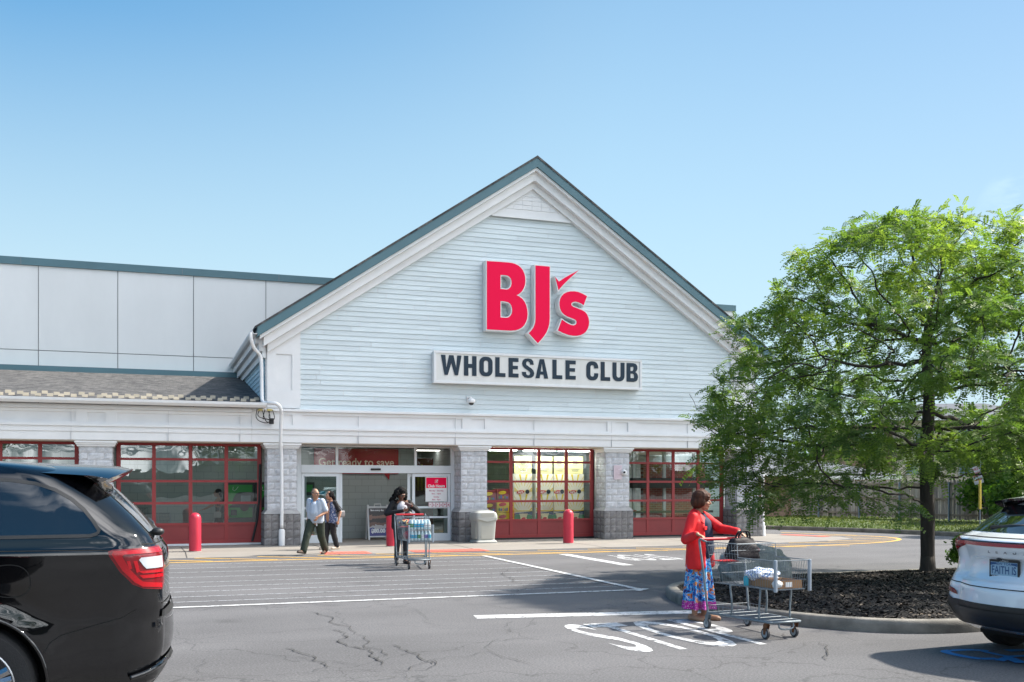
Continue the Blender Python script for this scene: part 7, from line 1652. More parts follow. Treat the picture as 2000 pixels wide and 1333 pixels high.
def body_mesh(t, J, skin, vox=.007, head_s=1.0, neck=.050, hands=None, feet=True, girth=1.0):
    """J: joints; one melted skin with head, hands and feet"""
    mb = MB(); g_ = girth
    F = frame_of(J['look'], J.get('up', (0, 0, 1))); HM = head_shapes(mb, J['head'], F, head_s)
    capsule(mb, lerp(J['neck'], J['head'], .0), neck*1.05, HM @ Vector((-.022, 0, -.05)), neck, 12)
    capsule(mb, J['neck']-Vector((0, 0, .03)), .06, J['chest'], .115*g_); 
    for s_ in ('l', 'r'): capsule(mb, J['neck']-Vector((0, 0, .045)), .052, J['sh'+s_], .056)
    capsule(mb, J['chest'], .13*g_, J['waist'], .12*g_); capsule(mb, J['waist'], .12*g_, J['hip'], .135*g_)
    for s_ in ('l', 'r'):
        capsule(mb, J['hp'+s_], .098*g_, J['kn'+s_], .058); capsule(mb, J['kn'+s_], .056, lerp(J['kn'+s_], J['an'+s_], .35), .056); capsule(mb, lerp(J['kn'+s_], J['an'+s_], .35), .056, J['an'+s_], .036)
        f = J['ft'+s_]; capsule(mb, J['an'+s_]+Vector((0, 0, -.035)), .036, f, .030); capsule(mb, J['hp'+s_], .1*g_, J['hip'], .12*g_)
        capsule(mb, J['sh'+s_], .052, J['el'+s_], .040); capsule(mb, J['el'+s_], .040, J['wr'+s_], .026)
        h = J['hand'+s_]; hand_shapes(mb, J['wr'+s_], h[0], h[1], h[2], h[3], .96)
    o = union('body', mb, vox, skin, t, 3); return o, HM
def hair_cap(mb, M, pts, s=1.0):
    for c, r in pts: mb.ball(c, r, M, 14)
def sleeve(mb, J, s_, r0, r1, r2, upto=1.0):
    if upto <= 1: capsule(mb, J['sh'+s_], r0, lerp(J['sh'+s_], J['el'+s_], upto), r1)
    else: capsule(mb, J['sh'+s_], r0, J['el'+s_], r1); capsule(mb, J['el'+s_], r1, lerp(J['el'+s_], J['wr'+s_], upto-1), r2)
def rings(mb, rr_, n=48):
    """stack of (centre, function angle->(rx, ry) ...) rings, closed top and bottom"""
    vs = []; fs = []
    for c, fn in rr_:
        for j in range(n): a = 2*math.pi*j/n; x, y = fn(a); vs.append((c[0]+x, c[1]+y, c[2]))
    for i in range(len(rr_)-1):
        for j in range(n): fs.append((i*n+j, i*n+(j+1) % n, (i+1)*n+(j+1) % n, (i+1)*n+j))
    fs += [tuple(reversed(range(n))), tuple(range((len(rr_)-1)*n, len(rr_)*n))]; mb.add(vs, fs)
V3 = lambda *a: Vector(a)
def local(root, facing):
    """joint coordinates are (forward, left, up) of the person"""
    return math.atan2(facing[1], facing[0])
def shoe(t, J, s_, m, L=.25, w=.045, heel=.0, h=.06, drop=0):
    a = J['an'+s_]; f = J['ft'+s_]; d = (f-a); d.z = 0; d.normalize(); back = V3(a.x, a.y, 0)-d*.055; zf = f.z-.03; zb = a.z-.085
    mb = MB(); b0 = V3(back.x, back.y, zb+.028+heel); f0 = V3(a.x, a.y, 0)+d*(L-.075); f0.z = zf+.026
    capsule(mb, b0, .036, lerp(b0, f0, .5), .042); capsule(mb, lerp(b0, f0, .5), .042, f0, .040); capsule(mb, f0-d*.05, .042, f0+d*.02, .030); capsule(mb, b0+V3(0, 0, .012), .036, lerp(b0, f0, .35)+V3(0, 0, h-.035), .034)
    o = union('shoe', mb, .006, m, t, 4)
    co = np.zeros(len(o.data.vertices)*3, np.float32); o.data.vertices.foreach_get('co', co); co = co.reshape(-1, 3)
    tt = ((co[:, :2]-np.array((b0.x, b0.y)))@np.array((d.x, d.y)))/max(.01, (f0-b0).length); flo = b0.z-.028-heel*0+(f0.z-.026-(b0.z-.028))*np.clip(tt, -.2, 1.2)
    co[:, 2] = np.maximum(co[:, 2], flo); o.data.vertices.foreach_set('co', co.ravel()); return o
# ---------------------------------------------------------------- woman in the red jacket
def woman_red():
    x, y = G(1366, 1212); fac = Vector((.62, -.78)); rz_ = math.atan2(fac.y, fac.x)
    t = thing('person', 'woman in a red jacket and long colourful floral skirt holding the near cart handle', 'person', (x, y, 0), rz_)
    inv = Matrix.Rotation(-rz_, 4, 'Z') @ Matrix.Translation((-x, -y, 0)); H = Mc(cart_a)
    hr_ = inv @ (H @ V3(-.655, -.25, 1.075)); hl_ = inv @ (H @ V3(-.50, .26, 1.09))       # her right hand grips the bar, her left lies near its end
    look = inv.to_3x3() @ V3(.86, -.51, -.02)
    J = dict(head=V3(.035, 0, 1.50), look=look, neck=V3(-.01, 0, 1.345), chest=V3(-.005, 0, 1.18), waist=V3(.01, 0, 1.0), hip=V3(0, 0, .88), shl=V3(-.015, .165, 1.30), shr=V3(-.015, -.165, 1.30),
             hpl=V3(0, .085, .86), hpr=V3(0, -.085, .86), knl=V3(.03, .08, .47), knr=V3(.0, -.085, .47), anl=V3(.03, .075, .085), anr=V3(-.03, -.09, .085), ftl=V3(.17, .09, .03), ftr=V3(.11, -.11, .03))
    hfR = (hl_-hr_).normalized()
    J['wrr'] = hr_+V3(-.07, -.0, .035); J['wrl'] = hl_+V3(-.085, .0, .045); J['elr'] = V3(-.06, -.30, 1.03); J['ell'] = lerp(J['shl'], J['wrl'], .5)+V3(-.02, .06, -.06)
    J['handr'] = (hr_-J['wrr']+V3(.02, 0, 0), V3(0, 0, -1), V3(0, 1, 0), .75); J['handl'] = (hl_-J['wrl'], V3(0, 0, -1), V3(0, -1, 0), .5)
    _, HM = body_mesh(t, J, M_skin3, .006, .96, .050, girth=1.12)
    face_parts(t, HM, .96, (.26, .09, .08), (.06, .03, .02))
    mb = MB(); hair_cap(mb, HM, [((-.018, 0, .050), (.122, .110, .108)), ((-.055, 0, -.010), (.095, .110, .10)), ((-.02, .082, -.012), (.070, .034, .074)), ((-.02, -.082, -.012), (.070, .034, .074)), ((-.075, 0, -.05), (.060, .090, .050)), ((.060, .02, .078), (.050, .072, .040)), ((.075, 0, .056), (.034, .074, .026))])
    union('hair', mb, .006, mat('hair_auburn', (.055, .019, .009), rough=.65, spec=.25, var=.5, vs=30, stretch=(1, 1, .2)), t, 3, .006, 26, 1, (1, 1, .25))
    mb = MB(); mb.ball((-.002, .083, -.048), (.007, .005, .010), HM, 8); mb.ball((-.002, -.083, -.048), (.007, .005, .010), HM, 8)
    mb.build('earrings', mat('earring_pale', (.7, .65, .6), rough=.2, metal=.6), t)
    # navy top shows in the open front
    mb = MB(); capsule(mb, J['neck']+V3(.035, 0, -.055), .070, J['chest']+V3(.035, 0, 0), .135); capsule(mb, J['chest']+V3(.035, 0, 0), .135, J['hip']+V3(.04, 0, .02), .150)
    union('top', mb, .01, mat('navy_cloth', (.012, .022, .055), rough=.8), t, 4, .004, 12)
    mb = MB(); mb.tube(chaikin([J['neck']+V3(-.02, .075, .02), J['neck']+V3(.065, .045, -.07), J['neck']+V3(.125, .0, -.155), J['neck']+V3(.065, -.045, -.07), J['neck']+V3(-.02, -.075, .02)], 2), .004, 5); mb.build('necklace', mat('necklace_silver', (.6, .6, .6), rough=.2, metal=.8), t)
    # jacket: body melted with the sleeves, front cut open by an inset of navy
    m = mat('red_jacket', (.68, .008, .012), rough=.7, var=.10, vs=6); mb = MB()
    for s_, sg in (('l', 1), ('r', -1)):
        capsule(mb, J['neck']+V3(-.02, sg*.06, -.045), .050, J['sh'+s_]+V3(0, 0, .004), .066); sleeve(mb, J, s_, .072, .064, .044, 1.93)
        capsule(mb, J['sh'+s_]+V3(-.005, -sg*.045, -.06), .085, V3(-.02, sg*.115, .98), .092); capsule(mb, V3(-.02, sg*.115, .98), .092, V3(-.01, sg*.135, .70), .098)
        capsule(mb, V3(.075, sg*.115, 1.20), .045, V3(.085, sg*.135, .98), .045); capsule(mb, V3(.085, sg*.135, .98), .045, V3(.10, sg*.15, .70), .045)
        capsule(mb, V3(.02, sg*.13, 1.22), .07, V3(.03, sg*.155, .70), .082)
    capsule(mb, J['neck']+V3(-.05, 0, -.06), .07, V3(-.07, 0, 1.0), .10); capsule(mb, V3(-.07, 0, 1.0), .10, V3(-.07, 0, .70), .11)
    jk = union('jacket', mb, .0085, m, t, 5, .008, 7.5, 3, (1, 1, .8))
    co = np.zeros(len(jk.data.vertices)*3, np.float32); jk.data.vertices.foreach_get('co', co); co = co.reshape(-1, 3); co[:, 2] = np.where((co[:, 2] < .665) & (np.abs(co[:, 1]) < .28) & (co[:, 0] < .25), np.maximum(co[:, 2], .655), co[:, 2]); jk.data.vertices.foreach_set('co', co.ravel())
    mb = MB()                                           # collar leaves and pocket flaps
    for sg in (1, -1):
        n0 = J['neck']; mb.add([n0+V3(-.055, sg*.05, .06), n0+V3(.03, sg*.085, .035), n0+V3(.105, sg*.05, -.055), n0+V3(.125, sg*.135, -.125), n0+V3(.01, sg*.155, -.035), n0+V3(-.095, sg*.10, .0)], [(0, 1, 4, 5), (1, 2, 3, 4)])
    mb.add([J['neck']+V3(-.055, .05, .06), J['neck']+V3(-.07, 0, .065), J['neck']+V3(-.055, -.05, .06), J['neck']+V3(-.095, -.10, .0), J['neck']+V3(-.115, 0, .0), J['neck']+V3(-.095, .10, .0)], [(0, 1, 4, 5), (1, 2, 3, 4)])
    co_ = mb.build('collar', m, jk, fix=False); md = co_.modifiers.new('thick', 'SOLIDIFY'); md.thickness = .010; md.offset = 0
    for sg in (1, -1): mb = MB(); mb.cbox(-.045, .045, -.006, .006, -.022, .022, .004, Matrix.Translation((.128, sg*.115, 1.165)) @ Matrix.Rotation(R(90), 4, 'Z')); mb.build('pocket_flap', m, jk)
    # skirt with long folds and a printed pattern
    sk = mat('floral_skirt', (.05, .2, .6), rough=.75); t_, b_ = nodes_of(sk); tc = add(t_, 'ShaderNodeTexCoord'); nz = add(t_, 'ShaderNodeTexNoise', i_Scale=7.0, i_Detail=2.0, i_Distortion=2.2); t_.links.new(tc.outputs['Object'], nz.inputs['Vector']); rp = add(t_, 'ShaderNodeValToRGB'); c_ = rp.color_ramp; c_.interpolation = 'CONSTANT'
    c_.elements[0].position = 0; c_.elements[0].color = (.03, .02, .10, 1); c_.elements[1].position = .40; c_.elements[1].color = (.01, .13, .55, 1)
    for p_, q_ in ((.46, (.02, .38, .72, 1)), (.505, (.62, .72, .78, 1)), (.525, (.03, .20, .62, 1)), (.57, (.70, .24, .02, 1)), (.615, (.62, .50, .38, 1)), (.635, (.42, .03, .02, 1))): e = c_.elements.new(p_); e.color = q_
    t_.links.new(nz.outputs['Fac'], rp.inputs[0]); vo = add(t_, 'ShaderNodeTexVoronoi', i_Scale=70.0); t_.links.new(tc.outputs['Object'], vo.inputs['Vector']); r2 = add(t_, 'ShaderNodeValToRGB'); r2.color_ramp.interpolation = 'CONSTANT'; r2.color_ramp.elements[0].color = (.75, .65, .72, 1); r2.color_ramp.elements[1].position = .28; r2.color_ramp.elements[1].color = (.42, .02, .30, 1); t_.links.new(vo.outputs['Distance'], r2.inputs[0])
    sp = add(t_, 'ShaderNodeSeparateXYZ'); t_.links.new(tc.outputs['Object'], sp.inputs[0]); n2 = add(t_, 'ShaderNodeMath', operation='MULTIPLY_ADD'); n2.inputs[1].default_value = .10; t_.links.new(nz.outputs['Fac'], n2.inputs[0]); t_.links.new(sp.outputs[2], n2.inputs[2]); st = add(t_, 'ShaderNodeMath', operation='LESS_THAN'); st.inputs[1].default_value = .30; t_.links.new(n2.outputs[0], st.inputs[0]); mx_ = add(t_, 'ShaderNodeMix', data_type='RGBA'); t_.links.new(st.outputs[0], mx_.inputs[0]); t_.links.new(rp.outputs[0], mx_.inputs[6]); t_.links.new(r2.outputs[0], mx_.inputs[7]); t_.links.new(mx_.outputs[2], b_.inputs['Base Color'])
    mb = MB(); L = []
    for i in range(26):
        f = i/25; z = .90-.745*f; amp = .004+.030*f
        def fn(a, f=f, amp=amp): q = 1+amp/.15*(math.sin(9*a+1.1+.6*f)+.6*math.sin(14*a+2.3-f)); return ((.125+.045*f)*q*math.cos(a), (.165+.035*f)*q*math.sin(a))
        L.append(((.0, 0, z+(.0)), fn))
    rings(mb, L, 120); mb.build('skirt', sk, t, smooth=True, angle=60)
    ms = mat('shoe_beige', (.36, .20, .12), rough=.5)
    for s_ in 'lr':
        shoe(t, J, s_, ms, .245, .045, .012, .05)
woman_red()
# ---------------------------------------------------------------- woman with the phone behind the far cart
def woman_phone():
    H = Mc(cart_b); p = H @ V3(-1.0, -.12, 0); fac = Vector((math.cos(ca), math.sin(ca))); fac = (fac+Vector((.10, 0))).normalized(); rz_ = math.atan2(fac.y, fac.x); x, y = p.x, p.y
    t = thing('person', 'woman with long black curly hair and dark cardigan looking down at her phone', 'person', (x, y, 0), rz_)
    J = dict(head=V3(.055, -.01, 1.515), look=V3(.80, .26, -.50), neck=V3(0, 0, 1.375), chest=V3(0, 0, 1.20), waist=V3(.0, 0, 1.02), hip=V3(0, 0, .90), shl=V3(0, .172, 1.32), shr=V3(0, -.172, 1.32),
             hpl=V3(0, .085, .88), hpr=V3(0, -.085, .88), knl=V3(.03, .09, .48), knr=V3(.02, -.09, .48), anl=V3(0, .095, .09), anr=V3(-.03, -.10, .09), ftl=V3(.14, .11, .035), ftr=V3(.10, -.12, .035),
             ell=V3(.05, .37, 1.13), elr=V3(.03, -.33, 1.09), wrl=V3(.25, .18, 1.245), wrr=V3(.25, -.02, 1.155))
    J['handl'] = (V3(.25, -.9, .25), V3(-.6, 0, .5), V3(0, 0, 1), .8); J['handr'] = (V3(.2, .95, .15), V3(-.7, 0, .2), V3(0, 0, 1), .9)
    _, HM = body_mesh(t, J, M_skin2, .008, 1.0, .048)
    face_parts(t, HM, 1.0, (.16, .05, .05), (.01, .008, .006), True)
    mb = MB(); hair_cap(mb, HM, [((-.03, 0, .05), (.115, .105, .095)), ((-.075, 0, -.02), (.085, .115, .11))]); rh = random.Random(3)
    for k in range(90):
        a = rh.uniform(-2.45, 2.45)+math.pi; z = rh.uniform(-.30, .05); r = .095+.05*rh.random()+.035*min(1, -z/.25+.1); mb.ball((-.03+r*math.cos(a)*.9, r*math.sin(a), z), (.034, .034, .040), HM, 8)
    union('hair', mb, .008, mat('hair_black', (.006, .005, .005), rough=.8, spec=.2, bump=.6, bs=40), t, 1, .010, 30, 2)
    mb = MB(); capsule(mb, J['neck']+V3(.03, 0, -.09), .075, J['chest']+V3(.03, 0, 0), .132); capsule(mb, J['chest']+V3(.03, 0, 0), .132, J['hip']+V3(.025, 0, .03), .142); union('shirt', mb, .01, mat('shirt_grey', (.36, .36, .40), rough=.85), t, 4, .005, 12)
    mb = MB()
    for s_, sg in (('l', 1), ('r', -1)):
        capsule(mb, J['neck']+V3(-.02, sg*.06, -.05), .05, J['sh'+s_]+V3(0, 0, .003), .062); sleeve(mb, J, s_, .068, .058, .038, 1.95); capsule(mb, J['sh'+s_]+V3(-.01, -sg*.05, -.06), .085, V3(-.03, sg*.12, .98), .085); capsule(mb, V3(-.03, sg*.12, .98), .085, V3(-.03, sg*.125, .80), .085); capsule(mb, V3(.055, sg*.125, 1.22), .04, V3(.06, sg*.14, .82), .04)
    capsule(mb, J['neck']+V3(-.05, 0, -.06), .065, V3(-.06, 0, .82), .10); union('cardigan', mb, .010, mat('cardigan_black', (.010, .010, .012), rough=.85), t, 4, .006, 10, 5)
    mb = MB()
    for s_ in 'lr': capsule(mb, J['hp'+s_], .108, J['kn'+s_], .066); capsule(mb, J['kn'+s_], .066, lerp(J['kn'+s_], J['an'+s_], .96), .050); capsule(mb, J['hp'+s_], .105, J['hip']+V3(0, 0, .06), .13)
    union('leggings', mb, .010, mat('leggings_dark', (.018, .018, .022), rough=.8), t, 4, .003, 14)
    mb = MB(); capsule(mb, J['hip']+V3(.02, 0, .05), .15, J['hip']+V3(.02, 0, .0), .15); union('denim_hem', mb, .012, mat('denim', (.03, .06, .14), rough=.85), t, 4)
    for s_ in 'lr': shoe(t, J, s_, mat('shoe_black', (.012, .012, .013), rough=.5), .26, .045, 0, .08)
    q = Matrix.Translation((x, y, 0)) @ Matrix.Rotation(rz_, 4, 'Z')
    o = thing('phone', 'thin phone held up in the hand of the woman behind the far cart', 'phone', q @ V3(.285, .075, 1.285), rz_); mb = MB(); mb.cbox(-.004, .004, -.075, .075, -.036, .036, .003, Matrix.Rotation(R(-24), 4, 'X') @ Matrix.Rotation(R(35), 4, 'Y')); mb.build('case', mat('phone_case', (.10, .10, .11), rough=.25), o); mb = MB(); mb.cbox(-.0065, -.0045, -.068, .068, -.031, .031, .0008, Matrix.Rotation(R(-24), 4, 'X') @ Matrix.Rotation(R(35), 4, 'Y')); mb.build('screen', mat('phone_screen', (.02, .02, .025), rough=.08), o)
    o = thing('purse', 'small dark teal purse hanging at the front of the woman with a phone', 'purse', q @ V3(.245, .10, 1.06), rz_); mb = MB(); bm = bmesh.new(); bmesh.ops.create_icosphere(bm, subdivisions=3, radius=1)
    for v in bm.verts: p_ = v.co.copy(); v.co = Vector((p_.x*.05, p_.y*.095*(1.1-.25*p_.z), p_.z*.085))
    mb.bm(bm); mb.build('pouch', mat('purse_dark', (.012, .02, .024), rough=.45), o, smooth=True); mb = MB(); mb.tube(chaikin([(0, -.07, .05), (-.02, -.06, .11), (-.02, .04, .12), (0, .07, .05)], 2), .006, 5); mb.build('strap', M_leath, o)
woman_phone()
# ---------------------------------------------------------------- striding man
def man():
    x, y = G(617, 1084); fac = Vector((-.55, -.835)); rz_ = math.atan2(fac.y, fac.x)
    t = thing('person', 'man in a pale blue striped polo shirt and dark green trousers striding past the door', 'person', (x, y, .008), rz_); k = 1.0
    inv = Matrix.Rotation(-rz_, 3, 'Z')
    J = dict(head=V3(.03, 0, 1.485), look=inv @ V3(.55, -.82, .0), neck=V3(0, 0, 1.345), chest=V3(0, 0, 1.17), waist=V3(.03, 0, 1.0), hip=V3(0, 0, .86), shl=V3(.03, .182, 1.30), shr=V3(-.03, -.182, 1.30),
             hpl=V3(-.01, .09, .84), hpr=V3(.01, -.09, .84), knl=V3(-.08, .10, .46), knr=V3(.22, -.13, .47), anl=V3(-.28, .11, .10), anr=V3(.33, -.17, .11), ftl=V3(-.13, .13, .033), ftr=V3(.475, -.20, .095),
             ell=V3(.02, .28, 1.04), elr=V3(-.10, -.25, 1.03), wrl=V3(.22, .16, .93), wrr=V3(-.09, -.26, .80))
    J['handl'] = (V3(.45, -.35, -.75), V3(-.2, -.9, 0), V3(.8, 0, .3), .5); J['handr'] = (V3(.15, 0, -1), V3(.2, 1, 0), V3(1, 0, 0), .5)
    _, HM = body_mesh(t, J, M_skin1, .008, 1.0, .056, girth=1.18)
    face_parts(t, HM, 1.0, (.28, .12, .09), (.10, .08, .07), True)
    mb = MB(); hair_cap(mb, HM, [((-.045, 0, .02), (.080, .083, .070)), ((-.02, .066, .015), (.045, .018, .035)), ((-.02, -.066, .015), (.045, .018, .035)), ((-.03, 0, .085), (.070, .062, .042))]); union('hair', mb, .007, mat('hair_grey', (.10, .085, .075), rough=.8, var=.3, vs=40), t, 2, .003, 40)
    mb = MB(); mb.tube([HM @ Vector((.100, -.026, -.052)), HM @ Vector((.109, -.008, -.047)), HM @ Vector((.109, .008, -.047)), HM @ Vector((.100, .026, -.052))], [.003, .006, .006, .003], 6); mb.build('moustache', mat('hair_grey', (.10, .085, .075)), t)
    m = mat('polo_pale_blue', (.55, .60, .68), rough=.85); t_, b_ = nodes_of(m); tc = add(t_, 'ShaderNodeTexCoord'); wv = add(t_, 'ShaderNodeTexWave', i_Scale=16.0, i_Distortion=.6, bands_direction='Z'); t_.links.new(tc.outputs['Object'], wv.inputs['Vector']); mi_ = add(t_, 'ShaderNodeMix', data_type='RGBA'); mi_.inputs[6].default_value = (.46, .51, .58, 1); mi_.inputs[7].default_value = (.36, .42, .53, 1); t_.links.new(wv.outputs['Fac'], mi_.inputs[0]); t_.links.new(mi_.outputs[2], b_.inputs['Base Color'])
    mb = MB()
    for s_, sg in (('l', 1), ('r', -1)): capsule(mb, J['neck']+V3(-.005, sg*.055, -.055), .05, J['sh'+s_], .068); sleeve(mb, J, s_, .074, .072, 0, .80); capsule(mb, J['sh'+s_]+V3(0, -sg*.06, -.07), .10, V3(.02, sg*.10, 1.0), .115); capsule(mb, V3(.02, sg*.10, 1.0), .115, V3(.005, sg*.10, .82), .115)
    capsule(mb, J['chest']+V3(.03, 0, 0), .135, V3(.075, 0, 1.02), .125); capsule(mb, V3(.07, 0, 1.02), .125, V3(.03, 0, .83), .13)
    po = union('polo_shirt', mb, .009, m, t, 5, .006, 9, 4); co = np.zeros(len(po.data.vertices)*3, np.float32); po.data.vertices.foreach_get('co', co); co = co.reshape(-1, 3); co[:, 2] = np.maximum(co[:, 2], .765); po.data.vertices.foreach_set('co', co.ravel())
    mb = MB(); n0 = J['neck']
    for sg in (1, -1): mb.add([n0+V3(-.04, sg*.055, .035), n0+V3(.03, sg*.075, .015), n0+V3(.10, sg*.02, -.075), n0+V3(.095, sg*.085, -.10), n0+V3(.03, sg*.115, -.02), n0+V3(-.07, sg*.085, .0)], [(0, 1, 4, 5), (1, 2, 3, 4)])
    c = mb.build('collar', mat('collar_blue', (.16, .30, .48), rough=.85), po, fix=False); md = c.modifiers.new('thick', 'SOLIDIFY'); md.thickness = .008; md.offset = 0
    mb = MB(); ell(mb, n0+V3(.095, 0, -.115), (.02, .022, .06)); mb.build('placket', mat('placket_dark', (.04, .05, .07), rough=.8), po, smooth=True)
    mb = MB()
    for s_ in 'lr': capsule(mb, J['hp'+s_], .122, J['kn'+s_], .092); capsule(mb, J['kn'+s_], .092, lerp(J['kn'+s_], J['an'+s_], 1.0)+V3(-.01, 0, .015), .084); capsule(mb, J['hp'+s_], .118, J['hip']+V3(0, 0, .06), .14)
    tr_ = union('trousers', mb, .009, mat('trousers_green', (.020, .030, .020), rough=.85, var=.2, vs=8), t, 5, .010, 8, 6, (1, 1, .7))
    mb = MB(); mb.cbox(.115, .123, .06, .09, .70, .76, .003); mb.build('pocket_mark', M_pale, tr_)
    for s_ in 'lr':
        shoe(t, J, s_, mat('sandal_brown', (.035, .02, .012), rough=.6), .275, .048, 0, .045)
man()
# ---------------------------------------------------------------- woman in the navy top behind him
def woman_navy():
    x, y = G(646, 1074); fac = Vector((-.86, -.51)); rz_ = math.atan2(fac.y, fac.x)
    t = thing('person', 'dark haired woman in a navy patterned tunic walking behind the man in the polo', 'person', (x, y, .008), rz_); inv = Matrix.Rotation(-rz_, 3, 'Z')
    J = dict(head=V3(.04, 0, 1.42), look=inv @ V3(-.98, -.20, .0), neck=V3(0, 0, 1.285), chest=V3(0, 0, 1.12), waist=V3(.01, 0, .95), hip=V3(0, 0, .82), shl=V3(0, .165, 1.235), shr=V3(0, -.165, 1.235),
             hpl=V3(0, .08, .80), hpr=V3(0, -.08, .80), knl=V3(-.02, .085, .44), knr=V3(.08, -.08, .44), anl=V3(-.14, .085, .09), anr=V3(.10, -.085, .09), ftl=V3(.0, .09, .033), ftr=V3(.24, -.09, .033),
             ell=V3(-.10, .26, .98), elr=V3(.02, -.24, .98), wrl=V3(-.03, .27, .77), wrr=V3(.12, -.22, .80))
    J['handl'] = (V3(.1, 0, -1), V3(.1, -1, 0), V3(1, 0, 0), .7); J['handr'] = (V3(.3, 0, -1), V3(.2, 1, 0), V3(1, 0, 0), .5)
    _, HM = body_mesh(t, J, M_skin1, .008, .97, .047)
    face_parts(t, HM, .97, (.30, .10, .10), (.015, .01, .008))
    mb = MB(); hair_cap(mb, HM, [((-.03, 0, .04), (.102, .088, .086)), ((-.075, 0, -.01), (.065, .075, .085)), ((-.12, 0, -.06), (.045, .05, .06)), ((-.135, 0, -.13), (.04, .042, .07)), ((-.01, .07, .0), (.05, .02, .05)), ((-.01, -.07, .0), (.05, .02, .05))]); union('hair', mb, .008, mat('hair_black', (.008, .006, .006)), t, 3, .005, 30, 3, (1, 1, .3))
    m = mat('tunic_navy', (.05, .08, .16), rough=.8); t_, b_ = nodes_of(m); tc = add(t_, 'ShaderNodeTexCoord'); n_ = add(t_, 'ShaderNodeTexNoise', i_Scale=26.0, i_Detail=3.0); t_.links.new(tc.outputs['Object'], n_.inputs['Vector']); rp = add(t_, 'ShaderNodeValToRGB'); rp.color_ramp.interpolation = 'CONSTANT'; rp.color_ramp.elements[0].color = (.045, .075, .17, 1); rp.color_ramp.elements[1].position = .52; rp.color_ramp.elements[1].color = (.16, .20, .30, 1); e = rp.color_ramp.elements.new(.60); e.color = (.34, .34, .38, 1); t_.links.new(n_.outputs['Fac'], rp.inputs[0]); t_.links.new(rp.outputs[0], b_.inputs['Base Color'])
    mb = MB()
    for sg in (1, -1): capsule(mb, J['neck']+V3(0, sg*.05, -.05), .045, J['shl' if sg > 0 else 'shr']+V3(0, -sg*.02, 0), .062); capsule(mb, V3(0, sg*.09, 1.17), .10, V3(.01, sg*.085, .95), .105); capsule(mb, V3(.01, sg*.085, .95), .105, V3(.0, sg*.10, .70), .125)
    tu = union('tunic', mb, .009, m, t, 5, .008, 9, 8, (1, 1, .6)); co = np.zeros(len(tu.data.vertices)*3, np.float32); tu.data.vertices.foreach_get('co', co); co = co.reshape(-1, 3); co[:, 2] = np.maximum(co[:, 2], .655+.05*np.sin(co[:, 0]*14)); tu.data.vertices.foreach_set('co', co.ravel())
    mb = MB()
    for s_ in 'lr': sleeve(mb, J, s_, .066, .060, 0, .75)
    for s_ in 'lr': mb = MB(); sleeve(mb, J, s_, .066, .060, 0, .78); union('sleeve', mb, .008, mat('sleeve_black', (.012, .012, .014), rough=.85), t, 4, .004, 14)
    mb = MB()
    for s_ in 'lr': capsule(mb, J['hp'+s_], .105, J['kn'+s_], .078); capsule(mb, J['kn'+s_], .078, lerp(J['kn'+s_], J['an'+s_], .98), .068); capsule(mb, J['hp'+s_], .10, J['hip'], .12)
    union('trousers', mb, .009, mat('trousers_black', (.012, .012, .015), rough=.85), t, 5, .008, 9, 9)
    for s_ in 'lr': shoe(t, J, s_, mat('sandal_pale', (.40, .33, .26), rough=.6), .24, .044, 0, .04)
    q = Matrix.Translation((x, y, .008)) @ Matrix.Rotation(rz_, 4, 'Z')
    o = thing('shoulder_bag', 'grey shoulder bag behind the woman in the navy tunic', 'handbag', q @ V3(-.20, .16, .93), rz_); mb = MB(); mb.cbox(-.13, .13, -.04, .04, -.09, .09, .03); mb.build('pouch', mat('bag_grey', (.12, .12, .125), rough=.4), o, smooth=True, angle=60); mb = MB(); mb.tube(chaikin([(-.08, 0, .08), (.02, -.02, .22), (.16, -.03, .33), (.10, 0, .08)], 2), .008, 6); mb.build('strap', M_leath, o)
    o = thing('phone', 'dark phone hanging in the hand of the woman in the navy tunic', 'phone', q @ V3(.015, .255, .655), rz_); mb = MB(); mb.cbox(-.036, .036, -.005, .005, -.07, .07, .004); mb.build('case', mat('phone_case', (.10, .10, .11)), o); mb = MB(); mb.cbox(-.031, .031, .0052, .0068, -.064, .064, .0006); mb.build('screen', mat('phone_screen', (.02, .02, .025)), o)
woman_navy()
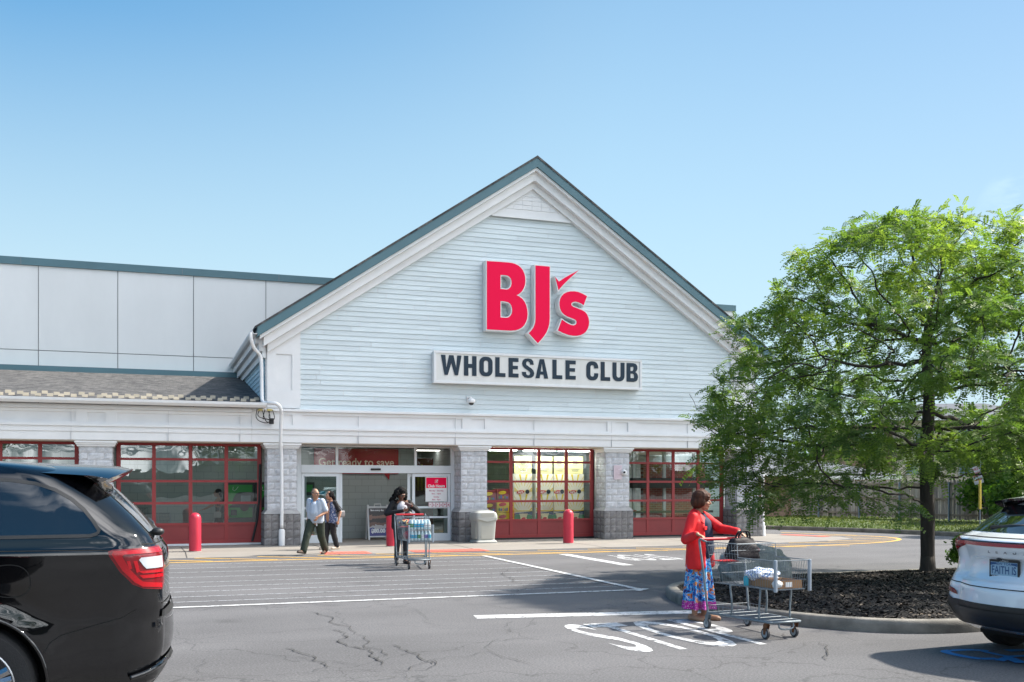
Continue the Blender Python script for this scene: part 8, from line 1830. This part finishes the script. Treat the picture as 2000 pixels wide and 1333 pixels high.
# ---------------------------------------------------------------- woman inside, seen through the left glazed door
def woman_inside():
    x, y = P(428, 1000, 30.95)[0], 30.95; rz_ = math.pi
    t = thing('person', 'dark haired woman indoors in a sleeveless dark top reaching forward behind the glazed door', 'person', (x, y, .01), rz_)
    J = dict(head=V3(.05, 0, 1.46), look=V3(1, .1, -.05), neck=V3(0, 0, 1.32), chest=V3(-.01, 0, 1.15), waist=V3(-.02, 0, .98), hip=V3(-.02, 0, .85), shl=V3(.02, .165, 1.27), shr=V3(0, -.165, 1.27),
             hpl=V3(-.02, .08, .83), hpr=V3(-.02, -.08, .83), knl=V3(.0, .085, .45), knr=V3(.10, -.08, .45), anl=V3(-.1, .085, .09), anr=V3(.10, -.085, .09), ftl=V3(.04, .09, .033), ftr=V3(.24, -.09, .033),
             ell=V3(.22, .22, 1.10), elr=V3(-.14, -.22, 1.02), wrl=V3(.42, .22, 1.0), wrr=V3(-.25, -.22, .82))
    J['handl'] = (V3(1, 0, -.25), V3(0, 0, -1), V3(0, -1, 0), .25); J['handr'] = (V3(-.3, 0, -1), V3(.2, 1, 0), V3(1, 0, 0), .5)
    _, HM = body_mesh(t, J, M_skin1, .009, .97, .047); face_parts(t, HM, .97)
    mb = MB(); hair_cap(mb, HM, [((-.03, 0, .04), (.105, .092, .090)), ((-.085, 0, -.02), (.065, .085, .10)), ((-.09, 0, -.11), (.05, .07, .06))]); union('hair', mb, .009, mat('hair_black', (.008, .006, .006)), t, 3, .006, 30)
    mb = MB(); capsule(mb, J['chest']+V3(0, 0, .05), .125, J['waist'], .125); capsule(mb, J['waist'], .125, V3(-.02, 0, .78), .14)
    for sg in (1, -1): capsule(mb, V3(0, sg*.085, 1.28), .035, V3(0, sg*.08, 1.16), .085)
    union('top', mb, .01, mat('top_dark', (.018, .018, .02), rough=.8), t, 4, .005, 12)
    mb = MB()
    for s_ in 'lr': capsule(mb, J['hp'+s_], .108, J['kn'+s_], .075); capsule(mb, J['kn'+s_], .075, J['an'+s_], .055); capsule(mb, J['hp'+s_], .105, J['hip'], .125)
    union('trousers', mb, .01, mat('trousers_black', (.012, .012, .015)), t, 4, .006, 10)
    for s_ in 'lr': shoe(t, J, s_, mat('shoe_black', (.012, .012, .013)), .24)
    q = Matrix.Translation((x, y, .01)) @ Matrix.Rotation(rz_, 4, 'Z'); o = thing('crossbody_bag', 'small white bag on a strap worn by the woman indoors', 'handbag', q @ V3(.06, .20, .83), rz_); mb = MB(); mb.cbox(-.10, .10, -.035, .035, -.09, .09, .03); mb.build('pouch', mat('bag_white', (.55, .54, .52), rough=.5), o, smooth=True, angle=60); mb = MB(); mb.tube([(-.06, 0, .08), (-.10, -.05, .26), (-.12, -.14, .44)], .010, 6); mb.build('strap', mat('bag_white', (.55, .54, .52)), o)
woman_inside()
